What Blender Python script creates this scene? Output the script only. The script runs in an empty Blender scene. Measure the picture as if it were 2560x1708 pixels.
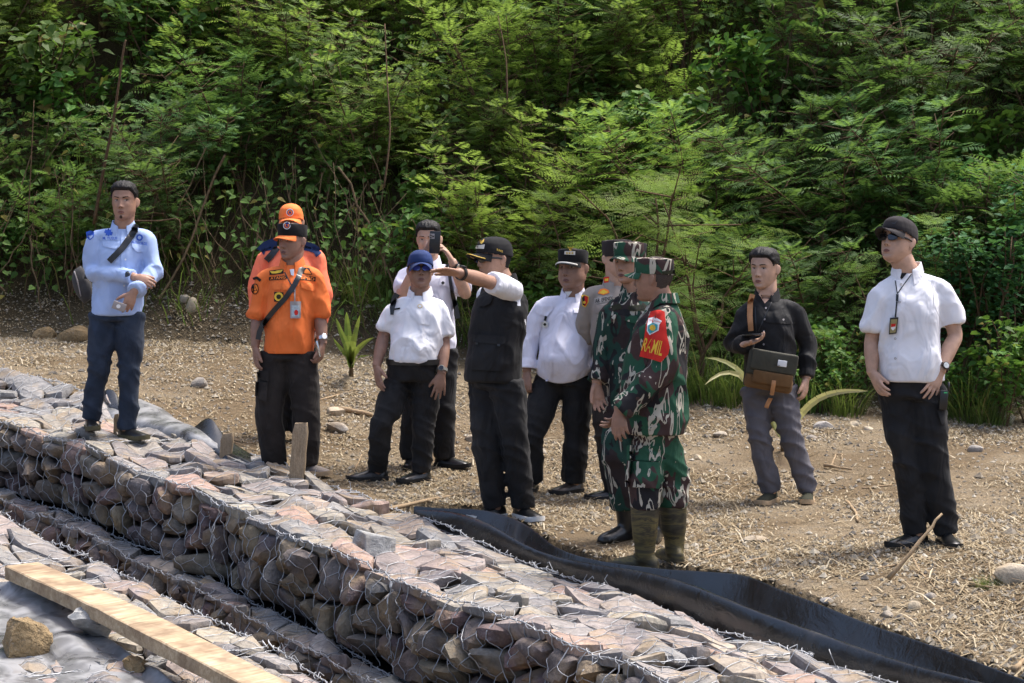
import bpy, bmesh, math, random
import numpy as np
from mathutils import Vector, Matrix
from mathutils.bvhtree import BVHTree

# ------------------------------------------------------------------ camera, world, sun, exposure
SC = bpy.context.scene
COL = SC.collection
F, CX, CY, HOR, CAMH = 4700.0, 1280.0, 854.0, 600.0, 1.70
PITCH = math.atan((CY - HOR) / F)
cam_d = bpy.data.cameras.new("camera")
cam = bpy.data.objects.new("camera", cam_d); COL.objects.link(cam)
cam_d.sensor_width = 36.0
cam_d.lens = 36.0 * F / 2560.0
cam_d.clip_start = 0.1; cam_d.clip_end = 2000.0
cam.location = (0, 0, CAMH)
cam.rotation_euler = (math.pi / 2 - PITCH, 0, 0)
SC.camera = cam
SUN_EL, SUN_AZ = math.radians(66), math.radians(62)      # azimuth from +Y towards +X
world = bpy.data.worlds.new("World"); SC.world = world; world.use_nodes = True
wn = world.node_tree
sky = wn.nodes.new("ShaderNodeTexSky"); sky.sky_type = 'NISHITA'; sky.sun_disc = False
sky.sun_elevation = SUN_EL; sky.sun_rotation = SUN_AZ
sky.air_density = 0.8; sky.dust_density = 4.5; sky.ozone_density = 1.0
bg = wn.nodes["Background"]; bg.inputs[1].default_value = 0.15
wn.links.new(sky.outputs[0], bg.inputs[0])
sun_d = bpy.data.lights.new("sun", 'SUN'); sun_d.energy = 2.0; sun_d.angle = math.radians(12)
sun_d.color = (1.0, 0.97, 0.925)
sun = bpy.data.objects.new("sun", sun_d); COL.objects.link(sun)
sdir = Vector((math.sin(SUN_AZ) * math.cos(SUN_EL), math.cos(SUN_AZ) * math.cos(SUN_EL), math.sin(SUN_EL)))
sun.rotation_euler = sdir.to_track_quat('Z', 'Y').to_euler()
sun.location = sdir * 40
SC.view_settings.view_transform = 'Standard'; SC.view_settings.look = 'None'
SC.view_settings.exposure = 1.25; SC.view_settings.gamma = 1.0
SC.view_settings.use_curve_mapping = False

try:
    SC.cycles.max_bounces = 5; SC.cycles.diffuse_bounces = 3; SC.cycles.glossy_bounces = 2; SC.cycles.transmission_bounces = 3; SC.cycles.transparent_max_bounces = 4
    SC.cycles.use_adaptive_sampling = True; SC.cycles.adaptive_threshold = 0.02
    SC.cycles.caustics_reflective = False; SC.cycles.caustics_refractive = False
except AttributeError: pass
rnd = random.Random(7)
# ------------------------------------------------------------------ pixel helpers (photo pixels 2560 x 1708)
CAM = Vector((0, 0, CAMH))
cp, sp = math.cos(PITCH), math.sin(PITCH)
def ray(px, py):
    x = (px - CX) / F; z = -(py - CY) / F
    return Vector((x, cp + z * sp, -sp + z * cp))
def at(px, py, depth):
    d = ray(px, py)
    return CAM + d * (depth / d.y)

# ------------------------------------------------------------------ vector noise
def _hash(ix, iy, iz, seed):
    h = (ix * 374761393 + iy * 668265263 + iz * 2147483647 + seed * 1274126177) & 0xffffffff
    h = ((h ^ (h >> 13)) * 1274126177) & 0xffffffff
    h = h ^ (h >> 16)
    return (h & 0xffffff) / float(0xffffff)
def vnoise(P, seed=0):
    P = np.asarray(P, dtype=float)
    i = np.floor(P).astype(np.int64); f = P - i
    f = f * f * (3 - 2 * f)
    r = 0
    for dx in (0, 1):
        wx = f[:, 0] if dx else 1 - f[:, 0]
        for dy in (0, 1):
            wy = f[:, 1] if dy else 1 - f[:, 1]
            for dz in (0, 1):
                wz = f[:, 2] if dz else 1 - f[:, 2]
                r = r + wx * wy * wz * _hash(i[:, 0] + dx, i[:, 1] + dy, i[:, 2] + dz, seed)
    return r
def fbm(P, seed=0, oct=3):
    r = 0; a = 0.5
    P = np.asarray(P, dtype=float)
    for k in range(oct):
        r = r + a * (vnoise(P * (2 ** k) + 17.3 * k, seed + k) - 0.5); a *= 0.5
    return r
def ridge(P, seed=0):
    return 1 - np.abs(2 * vnoise(P, seed) - 1)

# ------------------------------------------------------------------ materials
MATS = {}
def hexc(h):
    return tuple((int(h[i:i + 2], 16) / 255.0) for i in (0, 2, 4))
def s2l(c):
    return tuple((x / 12.92 if x <= 0.04045 else ((x + 0.055) / 1.055) ** 2.4) for x in c)
class NT:
    def __init__(self, name):
        self.m = bpy.data.materials.new(name); self.m.use_nodes = True
        self.t = self.m.node_tree; self.n = self.t.nodes; self.b = self.n["Principled BSDF"]
        self.out = self.n["Material Output"]
    def new(self, typ, **kw):
        nd = self.n.new(typ)
        for k, v in kw.items():
            if k in ('ins',):
                for kk, vv in v.items(): nd.inputs[kk].default_value = vv
            else: setattr(nd, k, v)
        return nd
    def link(self, a, b): self.t.links.new(a, b)
    def ramp(self, fac, stops, interp='LINEAR'):
        r = self.new("ShaderNodeValToRGB"); r.color_ramp.interpolation = interp
        el = r.color_ramp.elements
        while len(el) < len(stops): el.new(0.5)
        for e, (p, c) in zip(el, stops):
            e.position = p; e.color = (c[0], c[1], c[2], 1)
        self.link(fac, r.inputs[0]); return r.outputs[0]
    def coord(self, scale=(1, 1, 1), rot=(0, 0, 0), which="Object"):
        tc = self.new("ShaderNodeTexCoord"); mp = self.new("ShaderNodeMapping")
        mp.inputs["Scale"].default_value = scale; mp.inputs["Rotation"].default_value = rot
        self.link(tc.outputs[which], mp.inputs[0]); return mp.outputs[0]
    def noise(self, vec, scale, detail=4, rough=0.55, dist=0.0):
        n = self.new("ShaderNodeTexNoise"); n.inputs["Scale"].default_value = scale
        n.inputs["Detail"].default_value = detail; n.inputs["Roughness"].default_value = rough
        n.inputs["Distortion"].default_value = dist
        if vec is not None: self.link(vec, n.inputs["Vector"])
        return n.outputs["Fac"]
    def mix(self, fac, a, b, mode='MIX'):
        m = self.new("ShaderNodeMix"); m.data_type = 'RGBA'; m.blend_type = mode
        for s, v in ((0, fac), (6, a), (7, b)):
            if hasattr(v, 'is_linked') or hasattr(v, 'links'): self.link(v, m.inputs[s])
            elif isinstance(v, (int, float)): m.inputs[s].default_value = v
            else: m.inputs[s].default_value = (v[0], v[1], v[2], 1)
        return m.outputs[2]
    def bump(self, h, strength=0.3, dist=0.01, normal=None):
        b = self.new("ShaderNodeBump"); b.inputs["Strength"].default_value = strength
        b.inputs["Distance"].default_value = dist
        self.link(h, b.inputs["Height"])
        if normal is not None: self.link(normal, b.inputs["Normal"])
        return b.outputs[0]
    def base(self, c):
        i = self.b.inputs["Base Color"]
        if hasattr(c, 'links'): self.link(c, i)
        else: i.default_value = (c[0], c[1], c[2], 1)
    def rough(self, v):
        if hasattr(v, 'links'): self.link(v, self.b.inputs["Roughness"])
        else: self.b.inputs["Roughness"].default_value = v
    def spec(self, v): self.b.inputs["Specular IOR Level"].default_value = v
    def normal(self, n): self.link(n, self.b.inputs["Normal"])

def plain(name, col, rough=0.6, spec=0.4, var=0.12, nscale=30, bump=0.0, metal=0.0):
    if name in MATS: return MATS[name]
    t = NT(name); v = t.coord(); n = t.noise(v, nscale, 4)
    lo = tuple(c * (1 - var) for c in col); hi = tuple(min(1, c * (1 + var)) for c in col)
    t.base(t.ramp(n, [(0.3, lo), (0.7, hi)])); t.rough(rough); t.spec(spec)
    t.b.inputs["Metallic"].default_value = metal
    if bump: t.normal(t.bump(n, bump, 0.01))
    MATS[name] = t.m; return t.m
def cloth(name, col, rough=0.85, var=0.10, fold=0.26, spec=0.2, dust=None):
    if name in MATS: return MATS[name]
    t = NT(name); v = t.coord()
    n1 = t.noise(v, 7, 3, 0.55, 0.6); n2 = t.noise(t.coord((1, 1, .6), (.35, .25, 0)), 8, 2, 0.45, 1.0); n3 = t.noise(v, 420, 1)
    lo = tuple(c * (1 - var) for c in col); hi = tuple(min(1, c * (1 + var)) for c in col)
    c = t.ramp(n1, [(0.35, lo), (0.65, hi)])
    if dust:
        c = t.mix(t.ramp(t.noise(v, 3.5, 5, 0.65), [(0.52, (0, 0, 0)), (0.75, (0.35,) * 3)]), c, dust)
    t.base(c); t.rough(rough); t.spec(spec)
    b1 = t.bump(n2, fold * 1.2, 0.05); t.normal(t.bump(n3, 0.10, 0.002, b1))
    t.b.inputs["Sheen Weight"].default_value = 0.04
    MATS[name] = t.m; return t.m

# ------------------------------------------------------------------ objects
BASE = {}
def tag(o, label=None, cat=None, group=None, kind=None):
    if label: o["label"] = label
    if cat: o["category"] = cat
    if group: o["group"] = group
    if kind: o["kind"] = kind
    return o
def empty(name, loc, label, cat, group=None):
    e = bpy.data.objects.new(name, None); COL.objects.link(e)
    e.location = loc; e.empty_display_size = 0.1
    BASE[e] = Vector(loc)
    return tag(e, label, cat, group)
def mk(name, V, Fc, mat, parent=None, smooth=True, base=None, sharp=None, colors=None):
    """V in world coordinates; stored relative to the parent's base (or to base)"""
    b = BASE[parent] if parent is not None else (Vector(base) if base is not None else Vector((0, 0, 0)))
    A = np.asarray(V, dtype=np.float64).reshape(-1, 3) - np.array(b)
    me = bpy.data.meshes.new(name)
    me.from_pydata(A.tolist(), [], Fc if isinstance(Fc, list) else [tuple(int(i) for i in f) for f in Fc])
    return mko(name, me, mat, parent, smooth, b, sharp, colors)
def mko(name, me, mat, parent=None, smooth=True, b=None, sharp=None, colors=None):
    me.name = name
    if mat is not None:
        for m in (mat if isinstance(mat, (list, tuple)) else [mat]): me.materials.append(m)
    if smooth:
        me.polygons.foreach_set("use_smooth", [True] * len(me.polygons))
        if sharp: me.set_sharp_from_angle(angle=math.radians(sharp))
    if colors is not None:
        at_ = me.color_attributes.new("tint", 'FLOAT_COLOR', 'POINT')
        c = np.ones((len(me.vertices), 4)); c[:, 0] = colors if np.ndim(colors) == 1 else 0
        if np.ndim(colors) == 2: c[:, :3] = colors
        at_.data.foreach_set("color", c.astype(np.float32).ravel())
    me.validate(); me.update()
    o = bpy.data.objects.new(name, me); COL.objects.link(o)
    if parent is not None: o.parent = parent
    else: o.location = b if b is not None else (0, 0, 0)
    BASE[o] = Vector(b) if b is not None else Vector((0, 0, 0))
    return o

class MB:
    """collects closed shapes"""
    def __init__(s): s.V = []; s.F = []
    def add(s, V, Fc):
        n = len(s.V); s.V += [tuple(v) for v in V]; s.F += [tuple(i + n for i in f) for f in Fc]
    def rings(s, rings, cap=True, closed=True):
        n = len(rings[0]); V = [p for r in rings for p in r]; Fc = []
        for i in range(len(rings) - 1):
            for j in range(n if closed else n - 1):
                k = (j + 1) % n
                Fc.append((i * n + j, i * n + k, (i + 1) * n + k, (i + 1) * n + j))
        if cap:
            Fc.append(tuple(range(n))[::-1]); Fc.append(tuple((len(rings) - 1) * n + j for j in range(n)))
        s.add(V, Fc)
    def tube(s, pts, rad, n=12, flat=None, round_end=False, sub=0):
        """circular loft along pts; rad scalar per point or (a,b) with flat = direction of a"""
        P = [Vector(p) for p in pts]
        R = [r if isinstance(r, (tuple, list)) else (r, r) for r in (rad if isinstance(rad, (list, tuple)) else [rad] * len(P))]
        if sub:
            P2, R2 = [], []
            m = len(P)
            for i in range(m - 1):
                p0, p1, p2, p3 = P[max(i - 1, 0)], P[i], P[i + 1], P[min(i + 2, m - 1)]
                for k in range(sub):
                    t = k / sub
                    P2.append(0.5 * ((2 * p1) + (p2 - p0) * t + (2 * p0 - 5 * p1 + 4 * p2 - p3) * t * t + (3 * p1 - p0 - 3 * p2 + p3) * t ** 3))
                    e = t * t * (3 - 2 * t)
                    R2.append(tuple(R[i][q] * (1 - e) + R[i + 1][q] * e for q in (0, 1)))
            P2.append(P[-1]); R2.append(R[-1]); P, R = P2, R2
        if round_end:
            d = (P[-1] - P[-2]).normalized(); r = R[-1]
            mr = min(r)
            for q in (0.6, 0.9):
                P.append(P[-1] + d * mr * 0.42); R.append((r[0] * math.sqrt(1 - q * q), r[1] * math.sqrt(1 - q * q)))
        rings = []; up = None
        for i, p in enumerate(P):
            d = (P[min(i + 1, len(P) - 1)] - P[max(i - 1, 0)])
            if d.length < 1e-7: d = Vector((0, 0, 1))
            d.normalize()
            if flat is not None: x = Vector(flat)
            elif up is None: x = Vector((1, 0, 0)) if abs(d.x) < 0.9 else Vector((0, 1, 0))
            else: x = up
            x = (x - d * x.dot(d))
            if x.length < 1e-6: x = d.orthogonal()
            x.normalize(); y = d.cross(x); up = x
            a, b = R[i]
            rings.append([tuple(p + x * (a * math.cos(t)) + y * (b * math.sin(t))) for t in [2 * math.pi * j / n for j in range(n)]])
        s.rings(rings)
    def ball(s, c, r, n=10, m=8, mat=None):
        c = Vector(c); r = r if isinstance(r, (tuple, list)) else (r, r, r)
        V = []; Fc = []
        for i in range(m + 1):
            th = math.pi * i / m
            for j in range(n):
                ph = 2 * math.pi * j / n
                p = Vector((r[0] * math.sin(th) * math.cos(ph), r[1] * math.sin(th) * math.sin(ph), r[2] * math.cos(th)))
                if mat: p = mat @ p
                V.append(tuple(c + p))
        for i in range(m):
            for j in range(n):
                k = (j + 1) % n
                Fc.append((i * n + j, (i + 1) * n + j, (i + 1) * n + k, i * n + k))
        s.add(V, Fc)
    def box(s, c, half, mat=None):
        c = Vector(c); V = []
        for x in (-1, 1):
            for y in (-1, 1):
                for z in (-1, 1):
                    p = Vector((x * half[0], y * half[1], z * half[2]))
                    V.append(tuple(c + (mat @ p if mat else p)))
        s.add(V, [(0, 1, 3, 2), (4, 6, 7, 5), (0, 4, 5, 1), (2, 3, 7, 6), (0, 2, 6, 4), (1, 5, 7, 3)])
    def mesh(s, name="tmp"):
        me = bpy.data.meshes.new(name); me.from_pydata(s.V, [], s.F); return me
    def build(s, name, mat, parent=None, smooth=True, sharp=None, base=None):
        return mk(name, s.V, s.F, mat, parent, smooth, base, sharp)

def mods_to_mesh(me, mods):
    o = bpy.data.objects.new("tmp_shape", me); COL.objects.link(o)
    for typ, kw in mods:
        m = o.modifiers.new("m", typ)
        for k, v in kw.items(): setattr(m, k, v)
    dg = bpy.context.evaluated_depsgraph_get()
    r = bpy.data.meshes.new_from_object(o.evaluated_get(dg))
    bpy.data.objects.remove(o); bpy.data.meshes.remove(me)
    return r
def remesh(mb, voxel, smooth=3, fac=0.5):
    """union of the collected shapes as one continuous skin, returned as V, F"""
    r = mods_to_mesh(mb.mesh(), [('REMESH', dict(mode='VOXEL', voxel_size=voxel)), ('SMOOTH', dict(factor=fac, iterations=smooth))])
    V = np.empty(len(r.vertices) * 3); r.vertices.foreach_get("co", V); V = V.reshape(-1, 3)
    N = np.empty(len(r.vertices) * 3); r.vertices.foreach_get("normal", N); N = N.reshape(-1, 3)
    Fc = [tuple(p.vertices) for p in r.polygons]
    bpy.data.meshes.remove(r)
    return V, Fc, N
def box_obj(name, c, half, mat, parent=None, rot=None, bevel=0.0, base=None):
    mb = MB(); mb.box(c, half, rot)
    if bevel:
        me = mods_to_mesh(mb.mesh(), [('BEVEL', dict(width=bevel, segments=2))])
        V = [tuple(v.co) for v in me.vertices]; Fc = [tuple(p.vertices) for p in me.polygons]; bpy.data.meshes.remove(me)
        return mk(name, V, Fc, mat, parent, True, base, 40)
    return mb.build(name, mat, parent, False, base=base)
# ------------------------------------------------------------------ terrain
G = [at(*g) for g in [(-560, 905, 15.6), (0, 1054, 13.45), (203, 1116, 12.63), (554, 1261, 11.33), (994, 1453, 9.5), (1567, 1660, 7.7), (2420, 1990, 5.95)]]
NB = []
for i in range(len(G)):
    d = (G[min(i + 1, len(G) - 1)] - G[max(i - 1, 0)]); d.z = 0; d.normalize(); NB.append(Vector((-d.y, d.x, 0)))
DROP = [-0.16, -0.09, 0.02, 0.02, 0.06, 0.10, 0.1]
BKW = [g + n * 0.99 - Vector((0, 0, d)) for g, n, d in zip(G, NB, DROP)]     # back edge of the top tier
CTRL = [(2320, 1352, 10.15), (1650, 1425, 10.1), (1545, 1348, 10.8), (1965, 1268, 12.2), (1270, 1293, 11.4), (970, 1218, 12.5),
        (1090, 1168, 12.95), (1400, 1240, 12.4), (1530, 1256, 12.1), (720, 1182, 12.6), (728, 1112, 13.6), (200, 930, 15.6), (-300, 860, 17),
        (400, 885, 16.3), (800, 960, 15.2), (1300, 1060, 14.6), (1800, 1120, 14.0), (2350, 1140, 13.5), (2800, 1160, 13.5), (2560, 1708, 7.4), (2000, 1560, 8.5),
        (2300, 1570, 8.5), (2600, 1440, 9.0), (3300, 1700, 7.5), (3300, 1300, 11)]
HILL = [(-900, 840, 17.6), (0, 850, 17.4), (450, 850, 17.2), (900, 890, 16.9), (1300, 915, 16.7), (1700, 965, 16.3), (2200, 1010, 15.8), (2560, 1040, 15.5), (3300, 1060, 15.2)]
_cp = np.array([tuple(at(*c)) for c in CTRL + HILL] + [(p.x, p.y, p.z - 0.015) for p in BKW])
def _rbf_fit(P):
    n = len(P); d = np.linalg.norm(P[:, None, :2] - P[None, :, :2], axis=2)
    A = np.zeros((n + 3, n + 3)); A[:n, :n] = d - 0.6 * np.eye(n)
    A[:n, n] = 1; A[:n, n + 1:] = P[:, :2]; A[n, :n] = 1; A[n + 1:, :n] = P[:, :2].T
    return np.linalg.solve(A, np.concatenate([P[:, 2], np.zeros(3)]))
_w = _rbf_fit(_cp)
HB = np.array([tuple(at(*c)) for c in HILL]); BK = np.array([tuple(p) for p in BKW])
def hill_y(X): return np.interp(X, HB[:, 0], HB[:, 1])
def bank_side(X, Y):
    """signed distance to the back edge of the gabions (+ = open ground side)"""
    best = np.full(np.shape(X), 1e9); sg = np.ones(np.shape(X))
    for a, b in zip(BK[:-1], BK[1:]):
        d = b[:2] - a[:2]; L2 = d @ d
        t = np.clip(((X - a[0]) * d[0] + (Y - a[1]) * d[1]) / L2, 0, 1)
        dx, dy = X - a[0] - t * d[0], Y - a[1] - t * d[1]
        dist = np.hypot(dx, dy); s = np.where(d[0] * dy - d[1] * dx > 0, 1, -1)
        sg = np.where(dist < best, s, sg); best = np.minimum(best, dist)
    return best * sg
def ground_z(X, Y, rough=True):
    X = np.asarray(X, float); Y = np.asarray(Y, float); sh = X.shape
    x, y = X.ravel(), Y.ravel()
    yb = hill_y(x); yc = np.minimum(y, yb + 0.3); xc = np.clip(x, -9, 9); yc = np.maximum(yc, 5)
    d = np.hypot(xc[:, None] - _cp[None, :, 0], yc[:, None] - _cp[None, :, 1])
    z = d @ _w[:-3] + _w[-3] + _w[-2] * xc + _w[-1] * yc
    P = np.stack([x, y, 0 * x], 1)
    if rough:
        z = z + 0.05 * fbm(P * 1.3, 3, 3) + 0.03 * fbm(P * 7, 9, 3)
    h = np.clip(y - yb, 0, 60)
    left = np.clip((0.5 - x) / 3.0, 0, 1)
    rise = np.where(h < 0.9, h * (0.35 + 0.35 * left), 0.9 * (0.35 + 0.35 * left) + (h - 0.9) * 1.05)
    rise = rise + np.clip(h, 0, 1.5) * (0.6 * fbm(P * 0.8, 21, 3) + 0.3 * fbm(P * 3, 5, 3))
    z = z + rise
    s = bank_side(x, y)
    z = z - .16 * np.clip(1 - np.abs(s) / .40, 0, 1) * np.clip((x + 1.0) / .8, 0, 1)
    z = np.where(s < -0.02, np.minimum(z, z - np.clip((-s - 0.02) * 9, 0, 1.5)), z)
    return z.reshape(sh)
def gz(x, y, rough=True): return float(ground_z(np.array([x]), np.array([y]), rough)[0])
def ghit(px, py, dz=0.0, y0=6.5, y1=30.0):
    """first place where the pixel ray meets the ground (raised by dz)"""
    d = ray(px, py); ys = np.linspace(y0, y1, 600)
    X = d.x / d.y * ys; Z = CAMH + d.z / d.y * ys
    g = ground_z(X, ys, False) + dz
    i = np.where((Z <= g) & (bank_side(X, ys) > -0.05))[0]
    k = i[0] if len(i) else len(ys) - 1
    return Vector((X[k], ys[k], g[k]))

def grid_axis(a, b, n): return np.linspace(a, b, n)
def mat_ground():
    t = NT("dry_ground"); v = t.coord()
    big = t.noise(v, 0.9, 2, 0.6); mid = t.noise(v, 9, 3, 0.65); fine = t.noise(v, 70, 3, 0.7); grit = t.noise(v, 210, 1, 0.7)
    c1 = t.ramp(fine, [(0.25, (0.095, 0.07, 0.042)), (0.45, (0.215, 0.165, 0.105)), (0.62, (0.33, 0.262, 0.172)), (0.8, (0.44, 0.37, 0.265))])
    c2 = t.ramp(grit, [(0.3, (0.13, 0.108, 0.08)), (0.6, (0.30, 0.247, 0.175)), (0.8, (0.46, 0.40, 0.31))])
    c = t.mix(t.ramp(mid, [(0.4, (0, 0, 0)), (0.62, (0.8,) * 3)]), c1, c2)
    brown = t.mix(0.72, c, (0.135, 0.092, 0.05))
    c = t.mix(t.ramp(big, [(0.40, (0, 0, 0)), (0.58, (0.95,) * 3)]), c, brown)
    # soil of the bank and the hillside, darkened to read as foliage shade
    at_ = t.new("ShaderNodeAttribute", attribute_name="tint")
    sp_ = t.new("ShaderNodeSeparateColor"); t.link(at_.outputs["Color"], sp_.inputs[0])
    soil = t.ramp(fine, [(0.3, (0.03, 0.024, 0.013)), (0.7, (0.105, 0.078, 0.042))])
    c = t.mix(sp_.outputs[0], c, soil)
    c = t.mix(1.0, c, (0.90, 0.885, 0.865), 'MULTIPLY')
    t.base(c); t.rough(0.95); t.spec(0.15)
    t.normal(t.bump(fine, 1.0, 0.022))
    return t.m
M_GROUND = mat_ground()
SHEET_PX = [(1030, 1255), (1120, 1262), (1215, 1268), (1310, 1305), (1395, 1365), (1500, 1398), (1620, 1412), (1745, 1420), (1860, 1440), (1965, 1478), (2075, 1515), (2180, 1558), (2290, 1598), (2430, 1652), (2570, 1710), (2570, 1900), (1500, 1720), (1000, 1300)]
def in_px(X, Y, Z, poly):
    v = np.stack([X, Y, Z - CAMH], 1); yy = v[:, 1] * cp - v[:, 2] * sp; zz = v[:, 1] * sp + v[:, 2] * cp
    px, py = CX + F * v[:, 0] / yy, CY - F * zz / yy; c = np.zeros(len(X), bool)
    for (x0, y0), (x1, y1) in zip(poly, poly[1:] + poly[:1]):
        with np.errstate(divide='ignore', invalid='ignore'):
            k = ((y0 > py) != (y1 > py)) & (px < (x1 - x0) * (py - y0) / ((y1 - y0) or 1e-9) + x0)
        c ^= k
    return c
def build_ground():
    xs = np.concatenate([np.linspace(-400, -14, 14), np.linspace(-12, -5.4, 20), np.linspace(-5.2, 5.6, 300), np.linspace(5.8, 12, 18), np.linspace(14, 400, 14)])
    ys = np.concatenate([np.linspace(-60, 3, 10), np.linspace(4, 6.6, 12), np.linspace(6.7, 19.5, 320), np.linspace(19.8, 32, 40), np.linspace(34, 70, 12), np.linspace(100, 600, 5)])
    X, Y = np.meshgrid(xs, ys); Z = ground_z(X, Y)
    yb = hill_y(X); h = Y - yb
    Z = np.where(Y < 6, np.minimum(Z, -1.3), Z)
    Z = Z - .32 * in_px(X.ravel(), Y.ravel(), ground_z(X, Y, False).ravel(), SHEET_PX).reshape(X.shape) * ((Y > 6.6) & (Y < 13))
    tint = np.clip((h + 0.9 + 1.2 * fbm(np.stack([X.ravel(), Y.ravel(), 0 * X.ravel()], 1) * 0.9, 31, 3).reshape(X.shape)) / 1.4, 0, 1)
    tint = np.where(X < -1.0, tint, np.clip(tint - 0.15, 0, 1))
    nx, ny = len(xs), len(ys)
    idx = np.arange(nx * ny).reshape(ny, nx)
    Fc = np.stack([idx[:-1, :-1], idx[:-1, 1:], idx[1:, 1:], idx[1:, :-1]], -1).reshape(-1, 4).tolist()
    V = np.stack([X.ravel(), Y.ravel(), Z.ravel()], 1)
    o = mk("ground", V, [tuple(f) for f in Fc], M_GROUND, smooth=True, colors=tint.ravel())
    tag(o, "dry stony ground with straw and chippings, rising into the hillside", "ground", kind="structure")
build_ground()

# ------------------------------------------------------------------ litter (uncountable chips, pebbles, straw)
def mat_tint(name, stops, rough=0.9, spec=0.2, bump=0.0, nscale=60):
    t = NT(name); a = t.new("ShaderNodeAttribute", attribute_name="tint")
    sp_ = t.new("ShaderNodeSeparateColor"); t.link(a.outputs["Color"], sp_.inputs[0])
    c = t.ramp(sp_.outputs[0], stops)
    n = t.noise(t.coord(), nscale, 4, 0.6)
    c = t.mix(0.45, c, t.ramp(n, [(0.3, (0.4,) * 3), (0.7, (1.25,) * 3)]), 'MULTIPLY')
    t.base(c); t.rough(rough); t.spec(spec)
    if bump: t.normal(t.bump(n, bump, 0.01))
    return t.m
M_STRAW = mat_tint("straw_litter", [(0, (0.11, 0.075, 0.04)), (0.45, (0.25, 0.188, 0.11)), (0.8, (0.37, 0.30, 0.19)), (1, (0.50, 0.43, 0.31))])
M_PEB = mat_tint("pebbles", [(0, (0.12, 0.11, 0.10)), (0.3, (0.22, 0.19, 0.15)), (0.7, (0.31, 0.265, 0.195)), (1, (0.44, 0.40, 0.33))], bump=0.3)
def scatter_xy(n, rng, y0=6.8, y1=18.6):
    """uniform over the picture's floor area, denser where clumps lie"""
    px = rng.uniform(-80, 2640, n * 3); d = y0 + (y1 - y0) * rng.uniform(0, 1, n * 3) ** 0.9
    X = (px - CX) / F * d; Y = d
    s = bank_side(X, Y); k = (s > 0.04) & (Y < hill_y(X) + 0.7)
    cl = vnoise(np.stack([X * 1.7, Y * 1.1, 0 * X], 1), 77)
    k &= rng.uniform(0, 1, n * 3) < np.clip(0.08 + 2.0 * cl * cl, 0, 1)
    X, Y = X[k], Y[k]; k = ~in_px(X, Y, ground_z(X, Y), SHEET_PX)
    return X[k][:n], Y[k][:n]
def build_litter():
    rng = np.random.default_rng(5)
    # straw: thin bent blades, part of it raked into clumps
    X, Y = scatter_xy(36000, rng); cx_, cy_ = scatter_xy(420, rng); m = 46
    X = np.concatenate([X, (cx_[:, None] + rng.normal(0, .07, (len(cx_), m))).ravel()]); Y = np.concatenate([Y, (cy_[:, None] + rng.normal(0, .05, (len(cx_), m))).ravel()])
    k = (bank_side(X, Y) > .04) & ~in_px(X, Y, ground_z(X, Y), SHEET_PX); X, Y = X[k], Y[k]
    n = len(X); Z = ground_z(X, Y)
    L = rng.uniform(0.008, 0.030, n) * np.where(rng.uniform(0, 1, n) < 0.10, 3.6, 1); W = rng.uniform(0.0015, 0.0045, n)
    a = rng.uniform(0, math.pi, n); tilt = rng.normal(0, 0.25, n)
    dx, dy, dz = np.cos(a) * L, np.sin(a) * L, np.abs(tilt) * L
    ex, ey = -np.sin(a) * W, np.cos(a) * W
    c = np.stack([X, Y, Z + 0.004], 1)
    p0 = c - np.stack([dx, dy, 0 * dx], 1); p1 = c + np.stack([0 * dx, 0 * dx, W * 1.6 + dz * 0.6 + 0.002], 1); p2 = c + np.stack([dx, dy, dz], 1)
    e = np.stack([ex, ey, 0 * ex], 1)
    V = np.stack([p0 - e, p0 + e, p1 - e, p1 + e, p2 - e * 0.6, p2 + e * 0.6], 1).reshape(-1, 3)
    b = np.arange(n) * 6
    Fc = np.concatenate([np.stack([b, b + 1, b + 3, b + 2], 1), np.stack([b + 2, b + 3, b + 5, b + 4], 1)])
    o = mk("straw_litter", V, [tuple(f) for f in Fc.tolist()], M_STRAW, smooth=False, colors=np.repeat(rng.uniform(0, 1, n), 6))
    tag(o, "dry straw and wood chips strewn over the open ground", "straw", kind="stuff")
    # pebbles: squashed octahedra
    X, Y = scatter_xy(20000, rng); n = len(X); Z = ground_z(X, Y)
    R = rng.gamma(2.0, 0.0036, n) + 0.0035
    V = []
    for k, (ux, uy, uz) in enumerate([(1, 0, 0), (0.2, 1, 0), (-1, 0.1, 0), (0, -1, 0), (0.1, 0, 0.75), (-0.1, 0.1, -0.5)]):
        a = rng.uniform(-0.5, 0.5, n); j = rng.uniform(0.7, 1.3, (n, 3))
        V.append(np.stack([X + R * j[:, 0] * (ux * np.cos(a) - uy * np.sin(a)), Y + R * j[:, 1] * (ux * np.sin(a) + uy * np.cos(a)), Z + 0.2 * R + R * j[:, 2] * uz], 1))
    V = np.stack(V, 1).reshape(-1, 3); b = np.arange(n) * 6
    tri = [(0, 1, 4), (1, 2, 4), (2, 3, 4), (3, 0, 4), (1, 0, 5), (2, 1, 5), (3, 2, 5), (0, 3, 5)]
    Fc = np.concatenate([np.stack([b + i, b + j, b + k], 1) for i, j, k in tri])
    o = mk("gravel", V, [tuple(f) for f in Fc.tolist()], M_PEB, smooth=False, colors=np.repeat(rng.uniform(0, 1, n), 6))
    tag(o, "small pebbles and grit scattered over the dry ground", "gravel", kind="stuff")
build_litter()

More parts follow.
